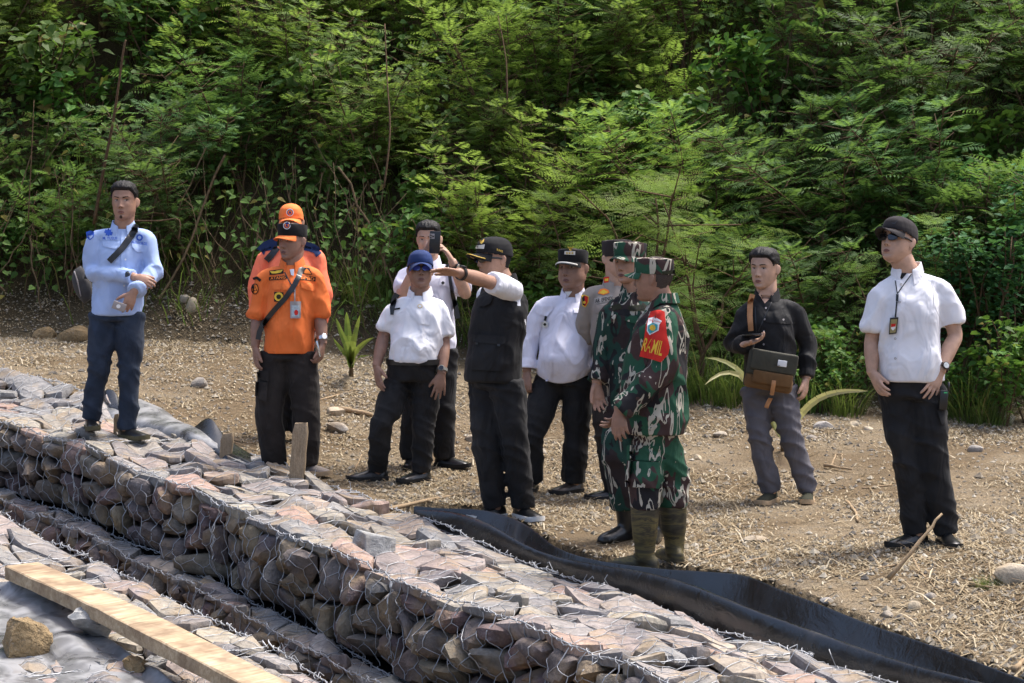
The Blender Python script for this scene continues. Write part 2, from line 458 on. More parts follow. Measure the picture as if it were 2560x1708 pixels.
# ------------------------------------------------------------------ stone shapes and single rocks
def mat_stone(name, stops, bump=0.5, use_tint=False):
    t = NT(name); v = t.coord()
    oi = t.new("ShaderNodeObjectInfo")
    c = t.ramp(oi.outputs["Random"], stops)
    # shift the pattern from stone to stone
    cmb = t.new("ShaderNodeVectorMath", operation='MULTIPLY_ADD')
    t.link(oi.outputs["Random"], cmb.inputs[0]); cmb.inputs[1].default_value = (37, 91, 53); t.link(v, cmb.inputs[2])
    v = cmb.outputs[0]
    n1 = t.noise(v, 11, 3, 0.65, 0.5); n2 = t.noise(v, 60, 3, 0.7); n3 = t.noise(v, 5, 2, 0.5)
    c = t.mix(0.85, c, t.ramp(n1, [(0.25, (0.42,) * 3), (0.55, (1.0,) * 3), (0.8, (1.4, 1.36, 1.3))]), 'MULTIPLY')
    c = t.mix(t.ramp(n3, [(0.5, (0, 0, 0)), (0.68, (0.55,) * 3)]), c, (0.30, 0.21, 0.11))
    c = t.mix(0.5, c, t.ramp(n2, [(0.3, (0.6,) * 3), (0.7, (1.25,) * 3)]), 'MULTIPLY')
    dust = t.noise(v, 26, 2, 0.75)
    c = t.mix(t.ramp(dust, [(0.62, (0, 0, 0)), (0.75, (0.35,) * 3)]), c, (0.42, 0.38, 0.34))
    t.base(c); t.rough(t.ramp(n2, [(0.2, (0.7,) * 3), (0.8, (0.95,) * 3)])); t.spec(0.3)
    b1 = t.bump(n1, bump, 0.025); t.normal(t.bump(n2, bump * 1.1, 0.008, b1))
    return t.m
M_SLAB = mat_stone("slab_stone", [(0, (0.22, 0.21, 0.20)), (0.13, (0.36, 0.245, 0.20)), (0.24, (0.33, 0.29, 0.23)), (0.40, (0.19, 0.19, 0.195)), (0.52, (0.30, 0.245, 0.22)),
                                   (0.66, (0.25, 0.245, 0.235)), (0.8, (0.17, 0.15, 0.152)), (0.9, (0.36, 0.325, 0.26)), (1, (0.24, 0.20, 0.19))])
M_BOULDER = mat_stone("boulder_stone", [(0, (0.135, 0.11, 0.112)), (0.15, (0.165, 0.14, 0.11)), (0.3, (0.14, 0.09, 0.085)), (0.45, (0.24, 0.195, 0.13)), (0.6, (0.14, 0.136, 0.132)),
                                        (0.75, (0.155, 0.105, 0.10)), (0.88, (0.21, 0.178, 0.14)), (1, (0.12, 0.098, 0.10))], 0.7)  # face stones darkened, shade of the front put partly into their colour
M_ROCK = mat_stone("loose_rock", [(0, (0.38, 0.34, 0.28)), (0.3, (0.26, 0.25, 0.24)), (0.6, (0.44, 0.36, 0.25)), (1, (0.32, 0.3, 0.28))])
def rock_mesh(c, size, seed, ang=0.0, cuts=2, flat=0.0):
    """angular rock: hull of random points, split and roughened"""
    r = random.Random(seed); bm = bmesh.new()
    for k in range(14):
        while True:
            p = Vector((r.uniform(-1, 1), r.uniform(-1, 1), r.uniform(-1, 1)))
            if 0.55 < p.length < 1.05: break
        p = p.normalized() * r.uniform(0.85, 1.0)
        bm.verts.new((p.x * size[0], p.y * size[1], p.z * size[2]))
    g = bmesh.ops.convex_hull(bm, input=bm.verts)
    bmesh.ops.delete(bm, geom=[v for v in bm.verts if not v.link_faces], context='VERTS')
    bmesh.ops.subdivide_edges(bm, edges=bm.edges, cuts=cuts, use_grid_fill=True, smooth=0.25)
    V = np.array([tuple(v.co) for v in bm.verts]); n = np.array([tuple(v.normal) for v in bm.verts])
    bm.verts.ensure_lookup_table(); bm.verts.index_update()
    Fc = [tuple(v.index for v in f.verts) for f in bm.faces]; bm.free()
    m = min(size); V = V + n * (0.16 * m * fbm(V / m * 1.6, seed, 3))[:, None]
    ca, sa = math.cos(ang), math.sin(ang)
    V = V @ np.array([[ca, sa, 0], [-sa, ca, 0], [0, 0, 1]])
    return V + np.array(c), Fc
def rock(px, py, w, h, label, mat=None, seed=0, sink=0.3, name="rock", cat="rock", group=None, depth=None):
    """a loose stone on the ground whose base shows at px, py; w, h in photo pixels"""
    b = ghit(px, py) if depth is None else at(px, py, depth)
    s = F / b.y; sx, sz = w / s / 2, max(h / s / 2, 0.012)
    V, Fc = rock_mesh((b.x, b.y, b.z + sz * (1 - sink * 2)), (sx, sx * 0.75, sz * 1.15), seed + int(px), rnd.uniform(-0.4, 0.4))
    o = mk(name, V, Fc, mat or M_ROCK, None, True, (b.x, b.y, b.z), 38)
    return tag(o, label, cat, group)
ROCKS = [(498, 968, 52, 34, "pale rounded river stone against the vegetation behind the man in blue"), (152, 968, 46, 18, "flat grey stone lying left of the man in blue"), (497, 965, 50, 24, "small pale stone on the open ground between the blue and orange shirts"),
 (840, 1080, 78, 30, "angular grey and white stone just right of the short wooden post"), (838, 1040, 62, 30, "rounded pale stone behind the fallen log"), (770, 1018, 60, 30, "purplish stone half buried right of the orange-shirted man's knee"),
 (1445, 1130, 42, 28, "yellowish stone beside the camouflaged trouser leg"), (1420, 1090, 34, 24, "small ochre stone above the yellowish stone between two men"), (2062, 1075, 80, 30, "broad grey stone on the ground right of the grey-trousered man's knee"),
 (2030, 1100, 34, 16, "small bluish stone left below the broad grey stone"), (2345, 1090, 32, 26, "white stone right behind the black-trousered man at right"), (2140, 1068, 42, 22, "pale stone near the left hand of the man at far right"),
 (2170, 1078, 34, 16, "small flat pale stone in the row beside the right man's thigh"), (2285, 1530, 42, 34, "white rounded stone near the lower right corner"), (2325, 1500, 44, 36, "brownish stone next to the white rounded stone at lower right"),
 (2217, 1545, 44, 24, "grey angular stone near the black sheet at lower right"), (2065, 1512, 42, 20, "pink-grey stone beside the edge of the black sheet"), (2175, 1335, 26, 14, "tiny dark pebble in front of the right man's shoe"),
 (1890, 1355, 70, 22, "pinkish flat stone in front of the grey-trousered man"), (1180, 1105, 50, 30, "pale stone between two men in black trousers"), (1355, 1140, 34, 22, "white chip of stone between the legs of the heavy man"),
 (2545, 1455, 130, 66, "large dark rounded stone cut by the right picture edge"), (480, 780, 40, 44, "grey stone stuck in the dirt bank behind the man in blue"), (462, 755, 34, 26, "yellow-brown round stone set in the dirt bank"),
 (1085, 1010, 60, 22, "pale grey stone on the far ground behind the watch hand"), (700, 955, 40, 20, "grey flat stone left of the orange-shirted man's hand"), (2510, 1055, 60, 40, "dark stone at the foot of the bushes at right"),
 (1800, 1090, 44, 16, "flat pale stone left of the grey trousers"), (2440, 1130, 48, 26, "pinkish stone on the far right ground"), (1745, 1150, 36, 20, "small tan stone between the soldier and the grey trousers")]
for i, (px, py, w, h, lab) in enumerate(ROCKS):
    rock(px, py, w, h, lab, seed=i * 13, group="loose stones on the ground")
# two clods of earth on the bank at left
M_CLOD = mat_stone("earth_clod", [(0, (0.26, 0.18, 0.09)), (0.5, (0.33, 0.23, 0.12)), (1, (0.29, 0.21, 0.11))], 1.6)
for i, (px, py, w, h, lab) in enumerate([(112, 850, 70, 50, "cracked brown clod of earth at the foot of the bank"), (185, 856, 100, 62, "larger cracked clod of earth beside the blue jeans")]):
    rock(px, py, w, h, lab, M_CLOD, 300 + i, 0.3, "earth_clod", "clod", "clods on the bank")

# ------------------------------------------------------------------ sticks and the fallen log
def mat_wood(name, a, b, scale=(1, 1, 1), rough=0.85):
    t = NT(name); v = t.coord(scale); n = t.noise(v, 14, 6, 0.7, 0.8); f = t.noise(t.coord(), 90, 4, 0.7)
    c = t.ramp(n, [(0.25, a), (0.7, b)])
    c = t.mix(0.5, c, t.ramp(f, [(0.3, (0.55,) * 3), (0.7, (1.2,) * 3)]), 'MULTIPLY')
    t.base(c); t.rough(rough); t.spec(0.2); t.normal(t.bump(n, 0.5, 0.01)); return t.m
M_STICK = mat_wood("dry_stick", (0.20, 0.135, 0.075), (0.42, 0.31, 0.19))
def stick(pts, r, label, name="stick", cat="stick", group="dry sticks on the ground", lift=None):
    mb = MB(); P = []
    for i, p in enumerate(pts):
        g = ghit(p[0], p[1]) if len(p) == 2 else at(*p)
        P.append(g + Vector((0, 0, r * 0.9 + (lift[i] if lift else 0))))
    Q = []
    for i in range(len(P) - 1):
        for k in range(4):
            q = P[i].lerp(P[i + 1], k / 4); Q.append(q + Vector((rnd.uniform(-1, 1), rnd.uniform(-1, 1), rnd.uniform(-.5, .6))) * r * 0.5)
    Q.append(P[-1])
    R = [r * (1.0 - 0.45 * i / (len(Q) - 1)) * rnd.uniform(0.85, 1.15) for i in range(len(Q))]
    mb.tube(Q, R, 7)
    o = mb.build(name, M_STICK, None, True, base=P[0]); return tag(o, label, cat, group)
stick([(850, 1030), (930, 1048)], 0.026, "thick pale fallen log behind the man in the blue cap", "log", "log", None)
STICKS = [([(2222, 1452, 9.0), (2300, 1360, 9.05), (2355, 1290, 9.1)], 0.012, "upright leaning stick in front of the right man's shoes"), ([(2120, 1442), (2340, 1398)], 0.007, "thin straight twig crossing under the leaning stick"),
 ([(2270, 1375), (2300, 1440), (2350, 1490)], 0.008, "dark bent twig below the leaning stick"), ([(1805, 1422), (1920, 1398)], 0.009, "peeled pale stick in front of the patterned boots"), ([(1740, 1388), (1820, 1366)], 0.008, "short stick right of the patterned boots"),
 ([(1760, 1404), (1822, 1383)], 0.01, "short thick stick next to the patterned boots"), ([(2060, 1170), (2130, 1180)], 0.012, "stubby stick beside the grey trousers"), ([(2078, 1168), (2090, 1140), (2106, 1140), (2104, 1155)], 0.007, "hooked twig beside the grey trousers"),
 ([(2155, 1225), (2230, 1216)], 0.007, "straight twig left of the right man's knee"), ([(2345, 1358), (2430, 1362)], 0.008, "stick right of the far right man's shoe"), ([(1070, 1262), (1200, 1226), (1290, 1200)], 0.009, "long thin branch on the ground left of the pointing man's feet"),
 ([(960, 1285), (1110, 1250), (1200, 1238)], 0.014, "thick branch lying behind the gabion edge near the black sheet"), ([(785, 1010), (900, 975)], 0.009, "long twig right of the orange-shirted man's knees"), ([(560, 1100), (650, 1115)], 0.007, "thin twig behind the black sheet's corner"),
 ([(390, 1000), (520, 1085), (640, 1130)], 0.006, "long grass stem beside the silvery sheet"), ([(1700, 1030), (1830, 1036)], 0.007, "twig on the far ground left of the grey trousers"), ([(2030, 1062), (2130, 1078)], 0.006, "twig across the broad grey stone"),
 ([(2530, 1690), (2580, 1650)], 0.014, "pale stick end at the lower right corner"), ([(2425, 1465), (2480, 1475)], 0.008, "twig above the grass tuft at lower right"), ([(2120, 1260), (2140, 1290), (2145, 1310)], 0.012, "forked root stub on the ground between two men"),
 ([(2200, 1520), (2160, 1470), (2155, 1440)], 0.006, "thin crooked twig right of the black sheet"), ([(2350, 1590), (2440, 1595)], 0.009, "bleached stick near the black sheet's far end"), ([(885, 1180), (905, 1140)], 0.006, "small upright twig between the post and the blue-capped man")]
for P, r, lab in STICKS: stick(P, r, lab)
# ------------------------------------------------------------------ gabions
def clip_poly(poly, m, n):
    """keep the side of the line through m with normal n that n points away from"""
    out = []; k = len(poly)
    for i in range(k):
        a, b = poly[i], poly[(i + 1) % k]
        da = (a[0] - m[0]) * n[0] + (a[1] - m[1]) * n[1]; db = (b[0] - m[0]) * n[0] + (b[1] - m[1]) * n[1]
        if da <= 0: out.append(a)
        if (da < 0 < db) or (db < 0 < da):
            t = da / (da - db); out.append((a[0] + (b[0] - a[0]) * t, a[1] + (b[1] - a[1]) * t))
    return out
def voronoi(Lp, Lq, sp, sq, r):
    """irregular cells over a Lp x Lq rectangle, about sp x sq big"""
    k = sp / sq; pts = []; Hq = Lq * k
    rows = max(1, round(Lq / sq)); 
    for j in range(rows):
        x = r.uniform(-0.4, 0.2) * sp
        while x < Lp + 0.3 * sp:
            w = sp * r.uniform(0.5, 1.65); xc = x + w / 2; x += w
            if 0 < xc < Lp: pts.append((xc, (j + 0.5 + r.uniform(-0.42, 0.42)) * Hq / rows))
    cells = []
    for i, p in enumerate(pts):
        poly = [(0, 0), (Lp, 0), (Lp, Hq), (0, Hq)]
        for j, q in enumerate(pts):
            if i == j or abs(p[0] - q[0]) > 3 * sp or abs(p[1] - q[1]) > 3 * sp: continue
            poly = clip_poly(poly, ((p[0] + q[0]) / 2, (p[1] + q[1]) / 2), (q[0] - p[0], q[1] - p[1]))
            if len(poly) < 3: break
        if len(poly) >= 3: cells.append([(a, b / k) for a, b in poly])
    return cells
def stone_geo(poly, M, r, kind, thick):
    """one stone filling a cell; M(p,q,h) maps cell space to the world"""
    cx = sum(p[0] for p in poly) / len(poly); cy = sum(p[1] for p in poly) / len(poly)
    pts = []
    for i in range(len(poly)):
        a, b = poly[i], poly[(i + 1) % len(poly)]
        L = math.hypot(a[0] - b[0], a[1] - b[1])
        if L < 0.025: pts.append(((a[0] + b[0]) / 2, (a[1] + b[1]) / 2)); continue
        c = 0.14 if kind == 'slab' else 0.19
        pts.append((a[0] + (b[0] - a[0]) * c, a[1] + (b[1] - a[1]) * c))
        pts.append((a[0] + (b[0] - a[0]) * (1 - c), a[1] + (b[1] - a[1]) * (1 - c)))
    n = len(pts); size = math.sqrt(sum(((p[0] - cx) ** 2 + (p[1] - cy) ** 2) for p in pts) / n)
    tx, ty = (r.gauss(0, 0.10), r.gauss(0, 0.10)) if kind == 'slab' else (r.gauss(0, 0.34), r.gauss(0, 0.34))
    off = r.gauss(0, 0.012) if kind == 'slab' else r.gauss(0.0, 0.02)
    if kind == 'slab':
        lv = [(0.62, -thick), (0.96, -thick * 0.55), (1.0, -0.020), (0.94, 0.0), (0.55, 0.004)]
    else:
        lv = [(0.5, -thick), (0.9, -thick * 0.62), (0.98, -thick * 0.34), (0.95, -0.034), (0.74, -0.004), (0.36, 0.008)]
    jit = [r.uniform(0.86, 1.02) if kind != 'slab' else r.uniform(0.92, 1.02) for _ in pts]
    V = []
    for sc, h in lv:
        for i, p in enumerate(pts):
            q = sc * jit[i] * r.uniform(0.955, 1.03) * (1.0 if kind == 'slab' else .965)
            x = cx + (p[0] - cx) * q; y = cy + (p[1] - cy) * q
            hh = h + off + ((x - cx) * tx + (y - cy) * ty) * (1 if h > -thick * 0.5 else 0.2) + r.gauss(0, 0.004 if kind == 'slab' else 0.008)
            V.append(M(x, y, hh))
    m = len(lv); V.append(M(cx, cy, lv[-1][1] + off + r.gauss(0.0, 0.005))); V.append(M(cx, cy, -thick * 1.1 + off))
    Fc = []
    for l in range(m - 1):
        for i in range(n):
            k = (i + 1) % n; Fc.append((l * n + i, l * n + k, (l + 1) * n + k, (l + 1) * n + i))
    for i in range(n):
        k = (i + 1) % n
        Fc.append(((m - 1) * n + i, (m - 1) * n + k, m * n)); Fc.append((k, i, m * n + 1))
    return V, Fc
def mat_wire(name, a, b, rough):
    t = NT(name); n = t.noise(t.coord(), 8, 4, 0.7)
    t.base(t.ramp(n, [(0.35, a), (0.65, b)])); t.rough(rough); t.b.inputs["Metallic"].default_value = 0.35; t.spec(0.6); return t.m
M_WIRE = mat_wire("galvanised_wire", (0.26, 0.265, 0.275), (0.48, 0.49, 0.50), 0.45)
M_CORE = plain("shaded_rubble_core", (0.025, 0.021, 0.019), 0.95, 0.1, 0.4, 12, 0.6)
def seg_tube(V, Fc, a, b, r, n=4):
    d = b - a
    if d.length < 1e-6: return
    d.normalize(); x = d.orthogonal().normalized(); y = d.cross(x); k = len(V)
    for p in (a, b):
        for j in range(n):
            t = 2 * math.pi * j / n; q = p + x * (r * math.cos(t)) + y * (r * math.sin(t)); V.append(tuple(q))
    for j in range(n):
        m = (j + 1) % n; Fc.append((k + j, k + m, k + n + m, k + n + j))
def hexnet(V, Fc, Lp, Lq, cw, ch, P, r, rr):
    """double-twist hexagonal netting over a rectangle; P maps to the draped surface"""
    rows = int(Lq / (ch * 0.75)) + 2; cols = int(Lp / cw) + 2
    memo = {}
    def node(i, j, k):
        key = (i, j, k)
        if key not in memo:
            q = j * ch * 0.75 + (0.0 if k == 0 else ch * 0.25)
            p = (i + 0.5 * ((j + k) % 2)) * cw
            p = min(max(p + rr.gauss(0, cw * 0.07), 0), Lp); q = min(max(q + rr.gauss(0, ch * 0.05), 0), Lq)
            memo[key] = (p, q)
        return memo[key]
    def seg(a, b, rad):
        n = 3; prev = P(*a)
        for s in range(1, n + 1):
            t = s / n; c = P(a[0] + (b[0] - a[0]) * t, a[1] + (b[1] - a[1]) * t)
            seg_tube(V, Fc, prev, c, rad); prev = c
    for j in range(rows):
        for i in range(cols):
            # slanting wires of this row, then the twisted upright below them
            o = j % 2
            pa = ((i + 0.5 * o) * cw, j * ch * 0.75)
            if pa[0] > Lp or pa[1] > Lq: continue
            A = memo.setdefault(('a', i, j), (min(max(pa[0] + rr.gauss(0, cw * 0.06), 0), Lp), min(max(pa[1] + rr.gauss(0, ch * 0.05), 0), Lq)))
            B = memo.setdefault(('b', i, j), (min(max(pa[0] + rr.gauss(0, cw * 0.06), 0), Lp), min(pa[1] + ch * 0.5, Lq)))
            seg(A, B, r * 1.5)
            nj = j + 1
            for di in ((0, 1) if o else (-1, 0)):
                ii = i + di
                if ii < 0: continue
                qa = ((ii + 0.5 * (nj % 2)) * cw, nj * ch * 0.75)
                if qa[0] > Lp + 1e-6 or qa[1] > Lq: continue
                C = memo.setdefault(('a', ii, nj), (min(max(qa[0] + rr.gauss(0, cw * 0.06), 0), Lp), min(max(qa[1] + rr.gauss(0, ch * 0.05), 0), Lq)))
                seg(B, C, r)
def rope(V, Fc, A, B, rr, r=0.0026, R=0.011, pitch=0.055):
    """selvedge wire laced over with a loose coil"""
    L = (B - A).length; d = (B - A) / max(L, 1e-6); x = d.orthogonal().normalized(); y = d.cross(x)
    n = max(6, int(L / 0.06)); pr = None; wob = [(rr.gauss(0, 0.006), rr.gauss(0, 0.006)) for _ in range(n + 1)]
    def cen(t):
        f = t * n; i = min(int(f), n - 1); g = f - i
        return A + (B - A) * t + x * (wob[i][0] * (1 - g) + wob[i + 1][0] * g) + y * (wob[i][1] * (1 - g) + wob[i + 1][1] * g)
    for i in range(n): seg_tube(V, Fc, cen(i / n), cen((i + 1) / n), r * 1.3, 5)
    m = int(L / pitch) * 7; ph = rr.uniform(0, 6)
    for i in range(m + 1):
        t = i / m; a = ph + i * 2 * math.pi / 7
        R2 = R * (0.8 + 0.5 * math.sin(i * 0.37 + ph))
        c = cen(t) + x * (R2 * math.cos(a)) + y * (R2 * math.sin(a))
        if pr is not None: seg_tube(V, Fc, pr, c, r)
        pr = c
    for k in range(int(L / 0.16)):            # loose wire tails
        c = cen(rr.random()); q = c + Vector((rr.gauss(0, 1), rr.gauss(0, 1), rr.gauss(0.3, 1))) * 0.022
        seg_tube(V, Fc, c, q, r * 0.8); seg_tube(V, Fc, q, q + Vector((rr.gauss(0, 1), rr.gauss(0, 1), rr.gauss(0, 1))) * 0.016, r * 0.8)

ALLG = []      # top surfaces for placing things: (bvh)
def basket(A, B, nbA, nbB, W, Hh, drop, label, seed, top=True, front=True, back=False, wtop=None, slab=(0.30, 0.175), face=(0.23, 0.18), band=None):
    """A,B front top corners; nb unit vectors to the back; band = (v0,v1) visible strip of the top"""
    r = random.Random(seed); A, B = Vector(A), Vector(B); L = (B - A).length
    nbA, nbB = Vector(nbA), Vector(nbB); up = Vector((0, 0, 1))
    base = (A + B) / 2 + (nbA + nbB) * (W / 4) - up * Hh
    e = empty("gabion_basket", base, label, "gabion", "stone-filled wire gabions")
    fn = -((nbA + nbB) / 2).normalized()
    v0, v1 = band or (0.0, 1.0); dA, dB = drop if isinstance(drop, (tuple, list)) else (drop, drop)
    def bulge(u): return 0.02 * math.sin(u * 9 + seed) + 0.012 * math.sin(u * 23 + seed * 2)
    def Mt(p, q, h):
        u = p / L; v = v0 + q / W
        c = A.lerp(B, u) + nbA.lerp(nbB, u) * (v * W); dr = dA + (dB - dA) * u; return c + up * (h - dr * v * abs(v) + bulge(u + v) * 0.8)
    def Mf(p, q, h):
        u = p / L; return A.lerp(B, u) - up * q + fn * (h + 0.035 * math.sin(math.pi * min(q / Hh, 1)) + bulge(u * 1.3 + q))
    VS, FS = [], []
    def add(V, Fc, mat, sharp):
        n = len(VS); VS.extend([tuple(v) for v in V]); FS.extend([tuple(i + n for i in f) for f in Fc])
        c = sum((Vector(v) for v in V), Vector()) / len(V)
        A_ = [tuple(Vector(v) - c) for v in V]
        me = bpy.data.meshes.new("stone"); me.from_pydata(A_, [], Fc); me.materials.append(mat)
        me.polygons.foreach_set("use_smooth", [True] * len(me.polygons)); me.set_sharp_from_angle(angle=math.radians(sharp))
        o = bpy.data.objects.new("stone", me); COL.objects.link(o); o.parent = e; o.location = c - BASE[e]
    if top:
        for poly in voronoi(L, W * (v1 - v0), slab[0], slab[1], r):
            add(*stone_geo(poly, Mt, r, 'slab', r.uniform(0.06, 0.10)), M_SLAB, 30)
    if front:
        def Mf2(p, q, h): return Mf(p, q + 0.035, h)
        for poly in voronoi(L, Hh - 0.035, face[0], face[1], r):
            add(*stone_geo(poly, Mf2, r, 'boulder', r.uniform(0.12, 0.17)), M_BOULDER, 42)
    # rubble behind the outer stones, gap shade put into its near-black colour
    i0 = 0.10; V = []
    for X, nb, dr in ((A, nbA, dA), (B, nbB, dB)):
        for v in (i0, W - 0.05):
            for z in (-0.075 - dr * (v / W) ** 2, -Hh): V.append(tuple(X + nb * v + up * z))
    mk("shaded_rubble_core", V, [(0, 1, 3, 2), (4, 6, 7, 5), (0, 4, 5, 1), (2, 3, 7, 6), (0, 2, 6, 4), (1, 5, 7, 3)], M_CORE, e, False)
    # netting
    bvh = BVHTree.FromPolygons(VS, FS) if FS else None
    wV, wF = [], []
    if top:
        def Pt(p, q):
            o = Mt(p, q, 0.2); h = bvh.ray_cast(o, -up, 0.4)
            z = (h[0] + up * 0.006) if h[0] else Mt(p, q, -0.01)
            lo = Mt(p, q, -0.02); return z if z.z > lo.z else lo
        hexnet(wV, wF, L, W * (v1 - v0), 0.125, 0.195, Pt, 0.0015, r)
    if front:
        def Pf(p, q):
            o = Mf(p, q, 0.25); h = bvh.ray_cast(o, -fn, 0.5)
            z = (h[0] + fn * 0.006) if h[0] else Mf(p, q, -0.012)
            lo = Mf(p, q, -0.025); return z if (z - lo).dot(fn) > 0 else lo
        hexnet(wV, wF, L, Hh, 0.125, 0.195, Pf, 0.0022, r)
        c1 = [Mf(L - 0.005, q, 0.02) for q in (0, Hh * 0.33, Hh * 0.66, Hh)]
        for k in range(3): rope(wV, wF, c1[k], c1[k + 1], r, 0.0022, 0.012, 0.11)
    tag(mk("wire_netting", wV, wF, M_WIRE, e, True), kind="stuff")
    rV, rF = [], []
    def chain(fn_, n=5):
        for k in range(n): rope(rV, rF, fn_(k / n), fn_((k + 1) / n), r)
    chain(lambda t: Mt(t * L, 0, 0.012) + fn * 0.012 if v0 == 0 else Mt(t * L, 0, 0.01))
    if top: chain(lambda t: Mt(t * L, W * (v1 - v0), 0.008))
    if top: rope(rV, rF, Mt(L, 0, 0.012), Mt(L, W * (v1 - v0), 0.012), r, 0.002, 0.007, 0.08)
    tag(mk("edge_wire", rV, rF, M_WIRE, e, True), kind="stuff")
    if FS: ALLG.append(bvh)
    return e
SEG = ["far end of the top tier at the left picture edge", "at left, just before the man in blue", "with the man in blue standing on its right end", "in the middle of the top tier before the wooden post", "with the loose grey block lying on top", "at the lower right with the broadest pink slabs"]
for i in range(6):
    basket(G[i], G[i + 1], NB[i], NB[i + 1], 0.98, 0.5, (DROP[i], DROP[i + 1]), "top-tier gabion basket " + SEG[i], 11 + i)
# middle tier: a narrow ledge under the top tier
G2 = [g - NB[i] * 0.17 + Vector((0, 0, -0.5)) for i, g in enumerate(G)]
SEG2 = ["at the far left", "below the left edge of the picture", "below the man in blue", "below the middle of the top tier", "below the loose grey block"]
for i in range(0, 5):
    basket(G2[i], G2[i + 1], NB[i], NB[i + 1], 0.5, 0.42, 0, "lower ledge gabion in the trench " + SEG2[i], 41 + i, band=(0.0, 0.34), slab=(0.2, 0.12), face=(0.17, 0.13))
# nearest tier: seen from above at the lower left
T3 = [at(*g) for g in [(-700, 1010, 14.2), (-60, 1262, 11.9), (221, 1400, 10.87), (670, 1621, 8.97), (1100, 1850, 7.6)]]
N3 = []
for i in range(len(T3)):
    d = (T3[min(i + 1, len(T3) - 1)] - T3[max(i - 1, 0)]); d.z = 0; d.normalize(); N3.append(Vector((-d.y, d.x, 0)))
W3 = 1.35
T3F = [t - N3[i] * W3 for i, t in enumerate(T3)]
SEG3 = ["at the left edge beyond the plank", "beside the upper end of the plank", "under the plank", "past the lower end of the plank"]
for i in range(4):
    basket(T3F[i], T3F[i + 1], N3[i], N3[i + 1], W3, 0.6, 0.0, "near gabion basket " + SEG3[i], 71 + i, front=False, slab=(0.27, 0.17))
def ontop(px, py):
    d = ray(px, py).normalized(); best = None
    for b in ALLG:
        h = b.ray_cast(CAM, d, 60)
        if h[0] is not None and (best is None or (h[0] - CAM).length < (best - CAM).length): best = h[0]
    return best
# trench bottom closed off by soil
V = []; 
for i in range(len(G)):
    V.append(tuple(G2[i] - NB[i] * 0.1 - Vector((0, 0, 0.42)))); V.append(tuple(G2[i] - NB[i] * 2.4 - Vector((0, 0, 0.5))))
o = mk("trench_floor", V, [(2 * i, 2 * i + 1, 2 * i + 3, 2 * i + 2) for i in range(len(G) - 1)], M_CLOD, None, True)
tag(o, "dark soil at the bottom of the trench between the gabions", "ground", kind="structure")

# loose block of stone on the top tier
b = ontop(930, 1385)
V, Fc = [], []
rb_ = random.Random(4); mb = MB(); mb.box((0, 0, 0), (0.088, 0.075, 0.066)); R_ = Matrix.Rotation(0.6, 3, 'Z') @ Matrix.Rotation(0.2, 3, 'Y') @ Matrix.Rotation(-0.1, 3, 'X')
mb.V = [tuple(b + Vector((0, 0, .05)) + R_ @ (Vector(v) * rb_.uniform(.86, 1.14) + Vector((rb_.gauss(0, .012), rb_.gauss(0, .012), rb_.gauss(0, .008))))) for v in mb.V]
me = mods_to_mesh(mb.mesh(), [('BEVEL', dict(width=0.005, segments=1)), ('SUBSURF', dict(levels=3, subdivision_type='SIMPLE'))])
V = np.array([tuple(v.co) for v in me.vertices]); Fc = [tuple(p.vertices) for p in me.polygons]
V = V + 0.012 * np.stack([fbm(V * 18, 5), fbm(V * 18, 6), fbm(V * 18, 7)], 1)
M_GREY = mat_stone("grey_block", [(0, (0.30, 0.30, 0.29)), (1, (0.33, 0.33, 0.32))])
tag(mk("stone_block", V, Fc, M_GREY, None, True, b, 35), "loose squared grey block of stone lying on the netting", "rock")

# ------------------------------------------------------------------ wooden stakes and the plank
M_STAKE = mat_wood("weathered_stake", (0.20, 0.145, 0.09), (0.36, 0.28, 0.19), (6, 6, 0.7))
def mat_plank():
    t = NT("sawn_plank"); v = t.coord((1, 1, 1)); r1 = t.coord((1, 1, 1), (0, 0, 0.78)); m2 = t.new("ShaderNodeMapping"); m2.inputs["Scale"].default_value = (9, 0.7, 9); t.link(r1, m2.inputs[0]); g = t.noise(m2.outputs[0], 4, 4, 0.65, 0.8); s = t.noise(v, 6, 3, 0.6)
    c = t.ramp(g, [(0.25, (0.24, 0.165, 0.095)), (0.5, (0.43, 0.325, 0.205)), (0.75, (0.56, 0.46, 0.33))])
    c = t.mix(t.ramp(s, [(0.42, (0, 0, 0)), (0.62, (0.75,) * 3)]), c, (0.20, 0.135, 0.085))
    t.base(c); t.rough(0.8); t.spec(0.25); t.normal(t.bump(g, 0.35, 0.01)); return t.m
M_PLANK = mat_plank()
def stake(px, pytop, pybot, depth, w, lean, label):
    b = at(px, pybot, depth) - Vector((0, 0, 0.12)); t = at(px + lean, pytop, depth); s = F / depth
    hw = w / s / 2; rings = []
    for k in range(9):
        f = k / 8; c = b.lerp(t, f); q = hw * (1 + 0.04 * math.sin(k * 2.1)) * (0.86 if k == 8 else 1)
        rr = []
        for a, b_ in ((-1, -.62), (-.82, -.75), (.82, -.75), (1, -.62), (1, .6), (.8, .72), (-.8, .72), (-1, .6)):
            rr.append((c.x + a * q, c.y + b_ * q + (0.004 * math.sin(k * 3 + a * 4)), c.z + (0.006 * math.sin(a * 5 + b_ * 3) if k == 8 else 0)))
        rings.append(rr)
    mb = MB(); mb.rings(rings)
    o = mb.build("wooden_stake", M_STAKE, None, True, 30, base=b); return tag(o, label, "stake", "stakes driven along the gabion")
stake(737, 1058, 1212, 12.2, 37, 16, "tall square wooden post in front of the orange-shirted man")
stake(558, 1084, 1155, 12.75, 30, 12, "short wooden stake by the corner of the black sheet")
stake(289, 1036, 1085, 13.2, 13, 3, "narrow wooden stake between the shoes of the man in blue")
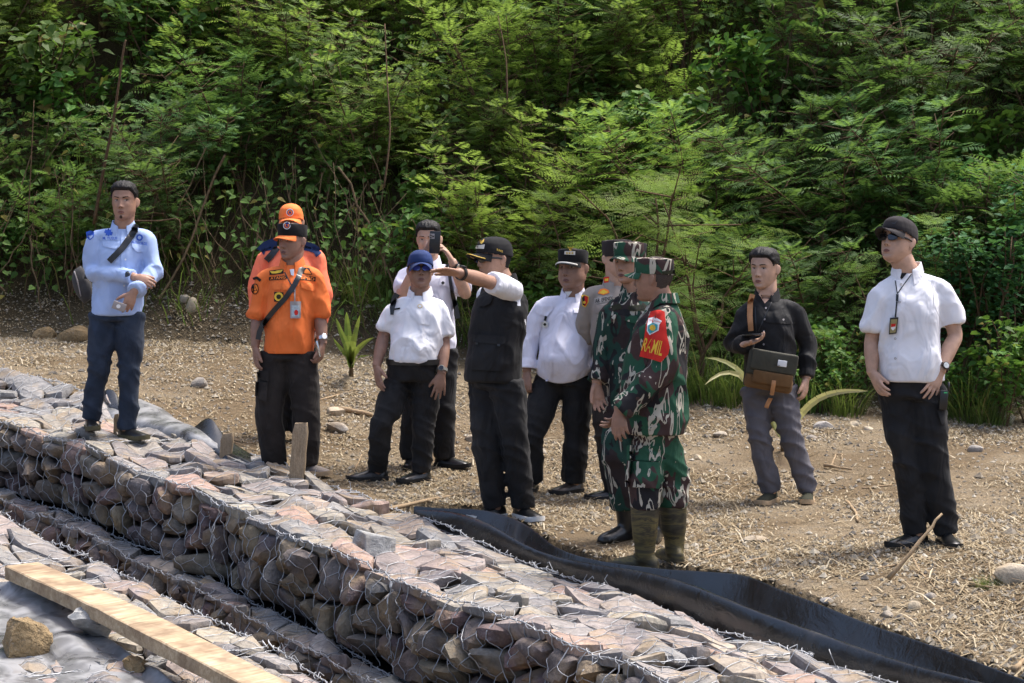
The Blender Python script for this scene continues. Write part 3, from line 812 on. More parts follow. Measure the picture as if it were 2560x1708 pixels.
def plank():
    p0, p1 = ontop(52, 1428) , at(760, 1760, 8.0)
    q = [(18, 1432), (90, 1405), (745, 1740), (640, 1740)]
    a, b_ = at(55, 1426, 9.75), at(690, 1735, 7.72)
    d = (b_ - a); L = d.length; d.normalize(); side = Vector((0, 0, 1)).cross(d).normalized(); up = d.cross(side) * -1
    if up.z < 0: up = -up
    rings = []; hw, ht = 0.094, 0.034
    for k in range(25):
        f = k / 24; c = a + d * (L * f) + up * (0.012 * math.sin(f * 4))
        w = hw * (1 + 0.03 * math.sin(f * 13) + rnd.gauss(0, 0.012)); rr = []
        for x, z in ((-1, -1), (-1, .85), (-.93, 1), (.93, 1), (1, .85), (1, -1)):
            rr.append(tuple(c + side * (x * w) + up * (z * ht + rnd.gauss(0, 0.0012))))
        rings.append(rr)
    mb = MB(); mb.rings(rings)
    tag(mb.build("plank", M_PLANK, None, True, 30, base=a), "long rough sawn timber plank lying across the near gabion", "plank")
plank()

# ------------------------------------------------------------------ black plastic sheets
def mat_sheet():
    t = NT("black_geomembrane"); v = t.coord(); n = t.noise(v, 4, 5, 0.6, 0.6); f = t.noise(v, 45, 4, 0.6)
    c = t.ramp(n, [(0.35, (0.007, 0.007, 0.0075)), (0.62, (0.013, 0.013, 0.0135)), (0.82, (0.06, 0.055, 0.05))])
    t.base(c); t.rough(t.ramp(n, [(0.3, (0.17,) * 3), (0.75, (0.36,) * 3)])); t.spec(0.8)
    b1 = t.bump(n, 0.25, 0.03); t.normal(t.bump(f, 0.12, 0.004, b1)); return t.m
M_SHEET = mat_sheet()
def mat_sheen_tone():  # sheen and dark folds put into the base colour
    t = NT("sheen_toned_sheet"); v = t.coord(); n = t.noise(v, 5, 3, 0.6, 0.6)
    t.base(t.ramp(n, [(0.3, (0.04, 0.04, 0.042)), (0.48, (0.15, 0.15, 0.152)), (0.62, (0.29, 0.29, 0.293)), (0.8, (0.17, 0.155, 0.14))])); t.rough(t.ramp(n, [(0.3, (0.22,) * 3), (0.75, (0.42,) * 3)])); t.spec(0.6)
    t.normal(t.bump(n, 0.35, 0.03)); return t.m
M_SHEEN_TONE = mat_sheen_tone()
def resample(P, n):
    P = [Vector(p) for p in P]; d = [0]
    for a, b in zip(P[:-1], P[1:]): d.append(d[-1] + (b - a).length)
    out = []
    for k in range(n):
        t = d[-1] * k / (n - 1); i = 0
        while i < len(d) - 2 and d[i + 1] < t: i += 1
        f = (t - d[i]) / max(d[i + 1] - d[i], 1e-9)
        p0, p1, p2, p3 = P[max(i - 1, 0)], P[i], P[i + 1], P[min(i + 2, len(P) - 1)]
        out.append(0.5 * (2 * p1 + (p2 - p0) * f + (2 * p0 - 5 * p1 + 4 * p2 - p3) * f * f + (3 * p1 - p0 - 3 * p2 + p3) * f ** 3))
    return out
def sheet(lines, n, m, label, wr=0.012, seed=1, thick=0.004, mat=None):
    """surface lofted through rails; each rail a list of world points"""
    R = [resample(l, n) for l in lines]; rows = []
    for i in range(n): rows.append(resample([r[i] for r in R], m))
    V = np.array([tuple(p) for row in rows for p in row])
    V[:, 2] += wr * 2 * fbm(V * 3.2, seed, 3) + wr * 0.5 * fbm(V * 11, seed + 4, 2)
    Fc = [(i * m + j, i * m + j + 1, (i + 1) * m + j + 1, (i + 1) * m + j) for i in range(n - 1) for j in range(m - 1)]
    me = bpy.data.meshes.new("t"); me.from_pydata(V.tolist(), [], Fc)
    me = mods_to_mesh(me, [('SOLIDIFY', dict(thickness=thick, offset=0)), ('SUBSURF', dict(levels=1))])
    W = [tuple(v.co) for v in me.vertices]; Fc = [tuple(p.vertices) for p in me.polygons]
    o = mk("plastic_sheet", W, Fc, mat or M_SHEET, None, True, rows[0][0]); return tag(o, label, "plastic sheet", "black plastic sheets")
k_ = 1.0894
def gh(x, y, dz=0.0): return ghit(x * k_, y * k_, dz)
far = [(948, 1160), (1020, 1168), (1110, 1172), (1200, 1205), (1280, 1262), (1370, 1290), (1480, 1304), (1600, 1312), (1700, 1326), (1800, 1362), (1900, 1395), (2000, 1435), (2100, 1470), (2230, 1520), (2360, 1572), (2520, 1640)]
crest = [(950, 1170), (1010, 1180), (1100, 1200), (1180, 1250), (1240, 1290), (1320, 1308), (1420, 1345), (1530, 1395), (1600, 1425), (1650, 1452), (1720, 1495), (1800, 1535), (1900, 1590), (2000, 1650), (2200, 1760)]
def on_back(t, dz):
    """point along the back edge of the top tier"""
    P = [Vector(G[i] + NB[i] * 0.99 - Vector((0, 0, DROP[i]))) for i in range(len(G))]
    f = t; i = min(int(f), len(P) - 2); return P[i].lerp(P[i + 1], f - i) + Vector((0, 0, dz))
def blend(A, B, f, dz):
    A = resample(A, 30); B = resample(B, 30); return [a.lerp(b, f) + Vector((0, 0, dz)) for a, b in zip(A, B)]
R_far = resample([gh(x, y, 0.12) for x, y in far], 44)
edge_ = [on_back(t, -0.04) for t in np.linspace(2.9, 6.0, 200)]
R_near = [min(edge_, key=lambda q: (q - p).length) + Vector((0.03, 0.03, 0)) for p in R_far]
R_near = [sum((R_near[min(max(i + k, 0), 43)] for k in range(-3, 4)), Vector()) / 7 for i in range(44)]
def rail(f, dz, wob=0.0): return [n_.lerp(f_, f * (1 + wob * math.sin(i * .45))) + Vector((0, 0, dz * min(1, .35 + i / 12.0) * (1 + .25 * math.sin(i * .31 + 1)))) for i, (n_, f_) in enumerate(zip(R_near, R_far))]
sheet([R_far, rail(.95, -.02), rail(.74, -.09), rail(.52, -.06, .06), rail(.34, .05, .12), rail(.25, .10, .15), rail(.16, .075, .15), rail(.07, -.03), R_near, [p + Vector((0.02, 0.02, -0.25)) for p in R_near]], 100, 34, "long black plastic sheet spilling out behind the gabions at right", 0.006, 3)
# left sheet: sheen put into its colour, flipped corner
far2 = [(215, 935), (262, 925), (318, 914), (380, 948), (440, 985), (500, 1030)]
R1 = [gh(x, y, 0.01) for x, y in far2]
R2 = [at(x * k_, y * k_, dp) + Vector((0, 0, 0.02)) for x, y, dp in [(222, 955, 14.0), (250, 968, 13.8), (330, 985, 13.45), (400, 1002, 13.2), (440, 1010, 13.0), (500, 1040, 12.8)]]
sheet([R1, blend(R1, R2, 0.5, 0.05), R2, [p - Vector((0, 0, 0.2)) for p in R2]], 40, 14, "glossy plastic sheet shining silver behind the man in blue", 0.035, 8, mat=M_SHEEN_TONE)
a1 = [at(x * k_, y * k_, dp) for x, y, dp in [(420, 1000, 13.25), (450, 978, 13.25), (482, 960, 13.2), (520, 1005, 13.0), (575, 1042, 12.8), (640, 1088, 12.55)]]
a2 = [at(x * k_, y * k_, dp) for x, y, dp in [(430, 1010, 13.0), (465, 1022, 12.95), (500, 1045, 12.75), (545, 1055, 12.65), (590, 1075, 12.5), (650, 1098, 12.4)]]
sheet([a1, blend(a1, a2, 0.5, 0.0), a2, [p + Vector((0.03, 0.0, -0.15)) for p in a2]], 30, 12, "upturned black corner of plastic sheet beside the short stake", 0.012, 12)
b1 = [at(x * k_, y * k_, dp) for x, y, dp in [(228, 930, 14.2), (240, 897, 14.15), (262, 898, 14.1), (276, 925, 14.0)]]
b2 = [at(x * k_, y * k_, dp) for x, y, dp in [(230, 945, 14.1), (248, 935, 13.95), (262, 938, 13.9), (280, 945, 13.8)]]
sheet([b1, b2], 16, 6, "small curled loop of black sheet between the jeans legs", 0.008, 15)
c1 = [at(x * k_, y * k_, dp) for x, y, dp in [(148, 906, 14.6), (152, 925, 14.55), (165, 932, 14.5), (190, 940, 14.4)]]
c2 = [at(x * k_, y * k_, dp) for x, y, dp in [(160, 905, 14.5), (165, 918, 14.45), (178, 926, 14.4), (200, 932, 14.3)]]
sheet([c1, c2], 12, 5, "frayed scrap of black sheet left of the man in blue", 0.006, 18)
# lower left sheet with clods, lying on the near gabion
def ot(x, y, dz):
    p = T3[2]; d = ray(x * k_, y * k_)
    # plane of the near tier's top
    a, b, c = T3[1], T3[3], T3F[2]
    n = (b - a).cross(c - a).normalized(); t = (a - CAM).dot(n) / d.dot(n); return CAM + d * t + Vector((0, 0, dz))
l1 = [ot(-90, 1372, 0.055), ot(40, 1388, 0.135), ot(120, 1400, 0.155), ot(175, 1432, 0.095), ot(250, 1490, 0.065), ot(300, 1530, 0.065), ot(420, 1610, 0.065)]
l2 = [ot(-90, 1420, 0.085), ot(20, 1440, 0.085), ot(90, 1470, 0.075), ot(150, 1500, 0.075), ot(220, 1540, 0.075), ot(270, 1570, 0.075), ot(380, 1650, 0.065)]
l3 = [ot(-90, 1640, 0.085), ot(0, 1650, 0.075), ot(60, 1660, 0.075), ot(120, 1680, 0.075), ot(170, 1690, 0.075), ot(220, 1700, 0.075), ot(300, 1720, 0.065)]
sheet([l1, blend(l1, l2, 0.4, -0.03), l2, blend(l2, l3, 0.5, 0.0), l3], 50, 22, "crumpled grey-sheened plastic sheet at the lower left corner", 0.06, 22, mat=M_SHEEN_TONE)
def clod(x, y, w, h, label, seed, mat, name="earth_clod", cat="clod"):
    p = ot(x, y, 0.03); s = F / p.y; V, Fc = rock_mesh((p.x, p.y, p.z + h / s * 0.35), (w / s / 2, w / s / 2, h / s / 2), seed, 0.3, 3)
    V = V + 0.055 * np.stack([fbm(V * 15, 1), fbm(V * 15, 2), fbm(V * 15, 3)], 1) + 0.02 * np.stack([ridge(V * 30, 1), ridge(V * 30, 2), ridge(V * 30, 3)], 1)
    tag(mk(name, V, Fc, mat, None, True, p, 40), label, cat, "clods on the plastic sheet")
clod(50, 1540, 150, 140, "big cracked yellow-brown clod of earth at the lower left corner", 401, M_CLOD)
clod(198, 1488, 138, 100, "grey stone crusted with soil on the sheet by the plank", 402, M_GREY, "soil_crusted_stone", "rock")
clod(300, 1562, 74, 46, "small brown clod of earth at the bottom edge near the plank", 403, M_CLOD)
# ------------------------------------------------------------------ people: shared shapes
def gs(x, s): return np.exp(-(x / s) ** 2)
def skull(jaw=1.0, cheek=0.0, nose=1.0, age=0.0):
    """head in local space: x = person's right, y = forward, z = up, 0.24 m tall"""
    zk = np.array([-.121, -.118, -.108, -.095, -.08, -.062, -.045, -.02, .01, .03, .06, .085, .102, .112, .118, .1205])
    wk = np.array([.010, .026, .042, .052, .060, .067, .0705, .0740, .0765, .0775, .0755, .067, .054, .040, .024, .006])
    fk = np.array([.062, .072, .085, .088, .088, .090, .091, .0915, .0925, .097, .094, .084, .068, .050, .028, .004])
    bk = np.array([-.030, -.02, .004, .030, .052, .068, .080, .094, .102, .105, .103, .094, .079, .064, .044, .02])
    lo = np.clip((-.03 - zk) / .09, 0, 1); wk = wk * (1 + (jaw - 1) * lo) + cheek * .008 * gs(zk + .06, .04)
    zs = np.concatenate([np.linspace(-.121, -.1, 7), np.linspace(-.096, .06, 40), np.linspace(.066, .112, 9), [.116, .119, .1205]])
    na = 76; aa = np.linspace(0, 1, na, endpoint=False) * 2 - 1
    ang = np.pi * (np.sign(aa) * (0.62 * np.abs(aa) + 0.38 * np.abs(aa) ** 2.2))      # denser at the front
    V = []
    for z in zs:
        w, f, b = np.interp(z, zk, wk), np.interp(z, zk, fk), np.interp(z, zk, bk)
        s, c = np.sin(ang), np.cos(ang)
        x = w * np.sign(s) * np.abs(s) ** .9
        y = np.where(c > 0, f * np.abs(c) ** .82, -b * np.abs(c) ** .95)
        if b < 0: y = np.where(c > 0, y, b * -np.abs(c))
        fr = np.clip(c, 0, 1)
        t = np.clip((.028 - z) / .060, 0, 1)
        nh = np.where((z < .028) & (z > -.034), .003 + .021 * t, 0) if z > -.034 else .024 * np.clip((z + .0475) / .0135, 0, 1)
        sg = .0060 + .0055 * t
        y = y + nose * nh * gs(x, sg)
        y = y + nose * .010 * (gs(x - .0125, .006) + gs(x + .0125, .006)) * gs(z + .036, .007)
        y = y - .0105 * (gs(x - .032, .015) + gs(x + .032, .015)) * gs(z - .009, .011) * fr
        y = y + .0050 * gs(z - .030, .008) * gs(np.abs(x) - .028, .022) * fr
        y = y + .0040 * (gs(x - .045, .018) + gs(x + .045, .018)) * gs(z + .022, .018)
        y = y + .0065 * gs(x, .019) * (gs(z + .0635, .0050) + 1.15 * gs(z + .0745, .0058)) - .0035 * gs(x, .024) * gs(z + .069, .0022)
        y = y - .0045 * gs(x, .022) * gs(z + .087, .006) + .006 * gs(x, .017) * gs(z + .104, .011)
        y = y - .003 * (gs(np.abs(x) - .030 - age * .002, .006)) * gs(z + .055, .018) * (0.5 + age)
        V.append(np.stack([x, y, np.full(na, z)], 1))
    n = len(zs); V = np.concatenate(V)
    idx = np.arange(n * na).reshape(n, na); j = np.roll(idx, -1, axis=1)
    Fc = np.stack([idx[:-1], idx[1:], j[1:], j[:-1]], -1).reshape(-1, 4).tolist()
    Fc = [tuple(f) for f in Fc] + [tuple(idx[0].tolist()), tuple(idx[-1].tolist()[::-1])]
    # ears
    for sx in (-1, 1):
        k = len(V); E = []; m, q = 12, 8
        for i in range(q + 1):
            th = math.pi * i / q
            for jj in range(m):
                ph = 2 * math.pi * jj / m
                ex, ey, ez = .011 * math.cos(th), .020 * math.sin(th) * math.cos(ph), .032 * math.sin(th) * math.sin(ph)
                ey *= 1.0 + .3 * (ez / .032)
                if sx * ex > -1 and math.cos(th) > .3: ex -= .006 * (math.cos(th) - .3)           # hollow of the ear
                E.append((sx * (.0785 + ex + .012 * (-(ey) / .02)), -.012 + ey, -.002 + ez))
        V = np.concatenate([V, np.array(E)])
        for i in range(q):
            for jj in range(m):
                kk = (jj + 1) % m
                f = (k + i * m + jj, k + (i + 1) * m + jj, k + (i + 1) * m + kk, k + i * m + kk)
                Fc.append(f if sx > 0 else f[::-1])
    return V, Fc, n * na, na, n
def shell(V, Fc, nv, keep, off, inset=-.003):
    """skin-tight cover over the kept part of the head (hair, cap crown)"""
    c = np.array([0, -.005, .02]); D = V[:nv] - c; D = D / np.linalg.norm(D, axis=1)[:, None]
    k = keep(V[:nv]); faces = [f for f in Fc if max(f) < nv and all(k[i] for i in f)]
    cnt = {}
    for f in faces:
        for a, b in zip(f, f[1:] + f[:1]): cnt[(min(a, b), max(a, b))] = cnt.get((min(a, b), max(a, b)), 0) + 1
    edge = set(i for e, n in cnt.items() if n == 1 for i in e)
    o = off(V[:nv]); o = np.where([i in edge for i in range(nv)], inset, o)
    P = V[:nv] + D * o[:, None]
    used = sorted(set(i for f in faces for i in f)); m = {u: i for i, u in enumerate(used)}
    return P[used], [tuple(m[i] for i in f) for f in faces]
def hair_keep(P):
    x, y, z = P[:, 0], P[:, 1], P[:, 2]
    line = np.interp(y, [-.11, -.06, -.03, -.022, .012, .018, .045, .06, .075, .1], [-.062, -.058, -.045, .028, .030, -.010, .030, .054, .066, .068])
    return z > line
def side_hair_keep(P):
    return hair_keep(P) & (P[:, 1] < .03)
def wisps(P, seed):
    return fbm(P * np.array([150, 40, 60]), seed, 2)

def hand(mb, w, d, n, side, curl=0.35, spread=0.12, thumb=0.6, sc=1.0, tc=0.3):
    """five-fingered hand: w wrist, d finger direction, n way the palm faces"""
    d = Vector(d).normalized(); n = Vector(n); n = (n - d * n.dot(d)).normalized()
    l = d.cross(n) if side == 'R' else n.cross(d)
    w = Vector(w)
    P = lambda a, b, c: w + (d * a + l * b + n * c) * sc
    mb.tube([P(-.03, 0, 0), P(0, 0, 0), P(.03, .004, 0), P(.062, .002, .001), P(.090, 0, .003)],
            [(.030 * sc, .022 * sc), (.028 * sc, .020 * sc), (.037 * sc, .017 * sc), (.042 * sc, .0155 * sc), (.040 * sc, .012 * sc)], 14, flat=l, sub=2)
    cu = curl if isinstance(curl, (list, tuple)) else [curl * .85, curl, curl * 1.1, curl * 1.2]
    for (b, a, L, r), q, k in zip(((.031, .086, .072, .0098), (.0105, .092, .080, .0100), (-.0105, .088, .074, .0096), (-.031, .080, .058, .0086)), cu, range(4)):
        sp_ = spread * (1.5 - k) / 1.5
        dd = (d + l * sp_).normalized(); p = P(a, b, .002); pts = [p - dd * .02 * sc, p]; ang = q * .5
        for seg, f in enumerate((.46, .31, .25)):
            v = (dd * math.cos(ang) + n * math.sin(ang)); p = p + v * (L * f * sc); pts.append(p); ang += q * (1.1 if seg == 0 else .8)
        mb.tube(pts, [r * sc, r * sc, r * .95 * sc, r * .88 * sc, r * .72 * sc], 8, round_end=True)
    dd = (d * math.cos(thumb) + l * math.sin(thumb)).normalized(); p = P(.022, .026, .006); pts = [P(.008, .012, .004), p]; ang = tc * .4
    for f in (.040, .030, .024):
        v = dd * math.cos(ang) + (n * .7 - l * .5 + d * .3).normalized() * math.sin(ang); p = p + v * (f * sc); pts.append(p); ang += tc * .6
    mb.tube(pts, [.017 * sc, .015 * sc, .0125 * sc, .0112 * sc, .0085 * sc], 8, round_end=True)

def shoe(parent, ank, yaw, gzv, mat, sole, kind='shoe', sc=1.0, tilt=0.0):
    f = Vector((math.sin(yaw), -math.cos(yaw), 0)); l = Vector((math.cos(yaw), math.sin(yaw), 0)); up = Vector((0, 0, 1))
    o = Vector((ank.x, ank.y, gzv))
    mb = MB(); rings = []
    prof = [(-.075, .020, .055), (-.065, .031, .072), (-.03, .035, .088), (.0, .036, .092), (.035, .038, .080), (.08, .042, .064), (.125, .046, .054), (.165, .043, .046), (.192, .032, .036), (.205, .016, .024)]
    for a, w, h in prof:
        r = []
        for k in range(12):
            t = 2 * math.pi * k / 12; x = math.cos(t) * w; z = math.sin(t)
            z = .018 + (h - .018) * (z if z > 0 else 0) ** .8 if z > 0 else .018 - .006 * (-z)
            r.append(tuple(o + f * a * sc + l * x * sc + up * z * sc))
        rings.append(r)
    mb.rings(rings); s = mb.build("shoe", mat, parent, True, 50)
    mb = MB(); rings = []
    for a, w, h in prof:
        r = []
        for x, z in ((-1, .0), (-1.07, .014), (-1.04, .030), (1.04, .030), (1.07, .014), (1, .0)):
            zz = z + (.012 * max(0, (a - .14) / .06) if a > .14 else 0)
            r.append(tuple(o + f * (a * 1.03) * sc + l * (x * (w + .003)) * sc + up * (zz - .004) * sc))
        rings.append(r)
    mb.rings(rings); so = mb.build("sole", sole, s, True, 40)
    return s
def boot(parent, kn, ank, yaw, gzv, mat, top_r=.072):
    f = Vector((math.sin(yaw), -math.cos(yaw), 0)); o = Vector((ank.x, ank.y, gzv)); up = Vector((0, 0, 1))
    mb = MB()
    mb.tube([kn, kn.lerp(ank, .25), kn.lerp(ank, .6), ank + up * .02, o + up * .045], [top_r, top_r * .98, top_r * .9, .056, .05], 16, sub=4)
    l = Vector((math.cos(yaw), math.sin(yaw), 0)); rings = []
    for a, w, h in [(-.08, .022, .06), (-.06, .035, .085), (0, .039, .11), (.05, .042, .088), (.11, .047, .066), (.165, .045, .054), (.20, .03, .04), (.213, .014, .025)]:
        rings.append([tuple(o + f * a + l * (math.cos(t) * w) + up * (max(math.sin(t), 0) ** .8 * h)) for t in [2 * math.pi * k / 14 for k in range(14)]])
    mb.rings(rings)
    V, Fc, N = remesh(mb, .009, 2)
    return mk("boot", V, Fc, mat, parent, True)

# ------------------------------------------------------------------ people: materials
def skin(name, col):
    t = NT(name); v = t.coord(); n = t.noise(v, 22, 4, .6); f = t.noise(v, 160, 3)
    lo = tuple(c * .82 for c in col); hi = tuple(c * 1.12 for c in col)
    t.base(t.ramp(n, [(.3, lo), (.7, hi)])); t.rough(.5); t.spec(.35)
    t.normal(t.bump(n, .25, .006, t.bump(f, .2, .002))); return t.m
SK_M = skin("skin_medium", (.36, .205, .14)); SK_D = skin("skin_deep", (.265, .15, .105)); SK_L = skin("skin_light", (.47, .29, .205))
M_HAIR = plain("black_hair", (.010, .0085, .0085), .55, .3, .4, 200, .5)
M_STUB = plain("short_grey_hair", (.055, .042, .036), .7, .2, .4, 300, .4)
M_EYE = plain("eye_white", (.40, .36, .33), .3, .5, .05); M_IRIS = plain("dark_iris", (.012, .008, .006), .15, .6, .1)
M_BROW = plain("brow_hair", (.02, .014, .011), .7, .2, .3, 300)
M_LIP = plain("lips", (.24, .105, .085), .5, .35, .1); M_LIPD = plain("lips_dark", (.16, .075, .065), .5, .35, .1)
M_LENS = plain("dark_lens", (.008, .008, .01), .06, .8, .1); M_FRAME = plain("black_plastic", (.012, .012, .013), .35, .5, .1)
WHITE = cloth("white_cotton", (.72, .72, .755), .85, .03, .5); WHITE2 = cloth("white_twill", (.66, .65, .74), .85, .03, .45)
BLUE = cloth("light_blue_oxford", (.36, .47, .72), .85, .06, .4); ORANGE = cloth("orange_ripstop", (.74, .165, .038), .75, .08, .45)
NEON = cloth("neon_orange_jersey", (.92, .20, .10), .7, .06, .4); NAVY = cloth("navy_cloth", (.018, .035, .10), .85, .15, .3)
BLACK = cloth("black_trouser_cloth", (.0145, .0145, .0155), .8, .2, .6, dust=(.05, .045, .038)); BLACK2 = cloth("black_shirt_cotton", (.013, .0128, .0135), .72, .2, .5)
DKBROWN = cloth("dark_brown_cargo", (.020, .0165, .015), .85, .2, .5, dust=(.06, .05, .04)); JEANS = cloth("dark_denim", (.022, .032, .052), .85, .3, .4, dust=(.07, .075, .09))
GREYP = cloth("grey_chino", (.105, .10, .112), .85, .12, .5); KHAKI = cloth("police_taupe", (.27, .235, .205), .85, .06, .4)
M_DKCAP = cloth("dark_brown_felt", (.030, .024, .023), .9, .15, .2); M_BLKCAP = cloth("black_cap_cloth", (.010, .010, .011), .85, .2, .2)
M_NVCAP = cloth("navy_cap_cloth", (.022, .042, .13), .8, .2, .2); M_ORCAP = cloth("orange_cap_cloth", (.9, .21, .05), .7, .06, .2); M_GCAP = cloth("washed_black_cap", (.024, .021, .022), .85, .15, .2)
M_LEATHER = plain("black_leather", (.012, .012, .012), .28, .5, .3, 40, .1); M_BRLEATH = plain("brown_leather", (.045, .032, .026), .35, .5, .2, 40, .1)
M_SOLEB = plain("black_rubber", (.014, .013, .012), .7, .3, .2); M_SOLEW = plain("white_rubber", (.68, .68, .66), .6, .3, .06); M_SOLEG = plain("gum_rubber", (.42, .30, .18), .7, .3, .15)
M_GREYSH = plain("taupe_suede", (.17, .145, .13), .95, .1, .1, 60, .2); M_OLIVE = plain("olive_suede", (.045, .045, .032), .95, .1, .2, 60, .2)
M_GOLD = plain("gold_thread", (.55, .36, .05), .5, .5, .2, 200, .3); M_SILV = plain("silver_thread", (.62, .6, .55), .5, .5, .1, 200, .3)
M_RED = plain("red_felt", (.55, .03, .022), .85, .2, .08); M_WPRINT = plain("white_print", (.75, .75, .75), .7, .2, .04); M_BPRINT = plain("blue_embroidery", (.04, .11, .5), .7, .2, .1)
M_KPRINT = plain("black_print", (.012, .012, .012), .7, .2, .1); M_OPRINT = plain("orange_print", (.85, .22, .04), .7, .2, .06); M_DKBLUE = plain("navy_print", (.02, .03, .16), .7, .2, .1)
M_STEEL = plain("steel", (.6, .6, .6), .25, .6, .05, 30, 0, .9); M_CARD = plain("card_grey", (.30, .27, .26), .5, .4, .05); M_PHOTO = plain("card_picture", (.36, .42, .45), .4, .4, .3, 60)
M_TAN = plain("tan_leather", (.42, .20, .085), .6, .3, .12, 30, .1); M_CANV = cloth("olive_canvas", (.062, .060, .046), .9, .12, .25); M_BRCAN = cloth("brown_canvas", (.14, .076, .032), .85, .15, .3)
M_GREYBAG = cloth("charcoal_bag", (.06, .058, .058), .85, .2, .3); M_CYAN = plain("teal_print", (.05, .32, .34), .7, .2, .1); M_GREENP = plain("green_led", (.05, .5, .15), .4, .4, .05)
M_YEL = plain("yellow_print", (.72, .46, .05), .7, .2, .08); M_BEARD = plain("short_beard", (.05, .034, .026), .9, .1, .3, 300)
M_TAPE = plain("olive_tape", (.03, .032, .02), .9, .1, .2)
def camo(name, stops, scale=5.0, streak=(.50, .46, .38), st=True):
    t = NT(name); v = t.coord((1, 1, .62), (.3, .5, .35))
    a = t.noise(v, scale, 2, .5, 1.0); b = t.noise(t.coord((1, 1, .7), (.1, .4, -.5)), scale * 1.15, 2, .5, 1.2); c = t.noise(t.coord((1.7, 1.7, .5), (.2, -.2, .45)), scale * 1.9, 2, .45, .7)
    col = t.ramp(a, [(0, stops[0]), (.5, stops[1])], 'CONSTANT')
    col = t.mix(t.ramp(b, [(0, (0, 0, 0)), (.565, (1, 1, 1))], 'CONSTANT'), col, stops[2])
    if st:
        col = t.mix(t.ramp(c, [(0, (0, 0, 0)), (.565, (1, 1, 1)), (.635, (0, 0, 0))], 'CONSTANT'), col, streak)
    t.base(col); t.rough(.85); t.spec(.2)
    n2 = t.noise(t.coord((1, 1, .7), (.3, .3, 0)), 8, 2, .5, 1.0); b1 = t.bump(n2, .4, .05); t.normal(t.bump(t.noise(t.coord(), 420, 2), .15, .002, b1)); return t.m
CAMO = camo("woodland_camouflage", [(.020, .072, .042), (.052, .031, .029), (.017, .016, .018)], 6.0, (.40, .37, .30))
CAMOD = camo("darker_woodland_camouflage", [(.014, .042, .032), (.028, .020, .020), (.013, .013, .015)], 6.0, (.36, .33, .27))
def boot_camo():
    t = NT("olive_boot_camouflage"); v = t.coord((.35, .35, 1.7)); a = t.noise(v, 14, 4, .6, .8); 
    col = t.ramp(a, [(.3, (.018, .016, .013)), (.47, (.06, .05, .028)), (.55, (.12, .095, .035)), (.61, (.032, .027, .018)), (.72, (.17, .125, .05))])
    t.base(col); t.rough(.55); t.spec(.3); return t.m
BOOTC = boot_camo()

# ------------------------------------------------------------------ people: fitting flat pieces onto them
def poly2mesh(polys, step):
    bm = bmesh.new()
    for P in polys:
        vs = [bm.verts.new((x, y, 0)) for x, y in P]
        try: bm.faces.new(vs)
        except ValueError: pass
    bmesh.ops.triangulate(bm, faces=bm.faces)
    for _ in range(5):
        ed = [e for e in bm.edges if e.calc_length() > step]
        if not ed: break
        bmesh.ops.subdivide_edges(bm, edges=ed, cuts=1); bmesh.ops.triangulate(bm, faces=[f for f in bm.faces if len(f.verts) > 3])
    bm.verts.index_update()
    V = [(v.co.x, v.co.y) for v in bm.verts]; Fc = [tuple(v.index for v in f.verts) for f in bm.faces]; bm.free()
    return V, Fc
def text2d(s, bold=True):
    cu = bpy.data.curves.new("txt", 'FONT'); cu.body = s; cu.resolution_u = 2
    if bold: cu.offset = .012
    o = bpy.data.objects.new("tmp_text", cu); COL.objects.link(o)
    dg = bpy.context.evaluated_depsgraph_get(); me = bpy.data.meshes.new_from_object(o.evaluated_get(dg))
    V = np.array([tuple(v.co)[:2] for v in me.vertices]); Fc = [tuple(p.vertices) for p in me.polygons]
    bpy.data.objects.remove(o); bpy.data.curves.remove(cu); bpy.data.meshes.remove(me)
    V = (V - V.min(0)) / (V.max(0) - V.min(0)); return V, Fc
def drape(parent, V2, Fc, mat, name, bvh, off=.003, D=12.0, thick=0.0):
    """carry a flat figure given in photo pixels along the sight lines onto a surface"""
    hits = []; last = None
    for x, y in V2:
        d = ray(x, y).normalized(); h = None
        for b in bvh:
            r = b.ray_cast(CAM, d, 40)
            if r[0] is not None and (h is None or r[3] < h): h = r[3]
        hits.append((d, h))
    ok = [h for d, h in hits if h is not None]
    med = sorted(ok)[len(ok) // 2] if ok else D
    V = [tuple(CAM + d * ((h if (h is not None and abs(h - med) < .16) else med) - off)) for d, h in hits]
    if thick:
        cnt = {}
        for f in Fc:
            for a, b in zip(f, f[1:] + f[:1]): cnt.setdefault((min(a, b), max(a, b)), []).append((a, b))
        n = len(V); V = V + [tuple(Vector(v) + d * thick) for v, (d, h) in zip(V, hits)]
        Fc = list(Fc)
        for e, l in cnt.items():
            if len(l) == 1: a, b = l[0]; Fc.append((b, a, a + n, b + n))
    return mk(name, V, Fc, mat, parent, True, sharp=60)
def patch(parent, polys, mat, name, bvh, off=.003, step=7, thick=0.0):
    V, Fc = poly2mesh(polys, step); return drape(parent, V, Fc, mat, name, bvh, off, thick=thick)
def letters(parent, s, quad, mat, bvh, off=.005, name="lettering"):
    V, Fc = text2d(s); q = [np.array(p, float) for p in quad]      # quad: TL, TR, BR, BL
    P = [(1 - v) * ((1 - u) * q[3] + u * q[2]) + v * ((1 - u) * q[0] + u * q[1]) for u, v in V]
    return drape(parent, [tuple(p) for p in P], Fc, mat, name, bvh, off)
def circ(x, y, rx, ry=None, n=18, a0=0.0): return [(x + rx * math.cos(a0 + 2 * math.pi * k / n), y + (ry or rx) * math.sin(a0 + 2 * math.pi * k / n)) for k in range(n)]
def star(x, y, r1, r2, n): return [(x + (r1 if k % 2 == 0 else r2) * math.sin(math.pi * k / n), y - (r1 if k % 2 == 0 else r2) * math.cos(math.pi * k / n)) for k in range(2 * n)]
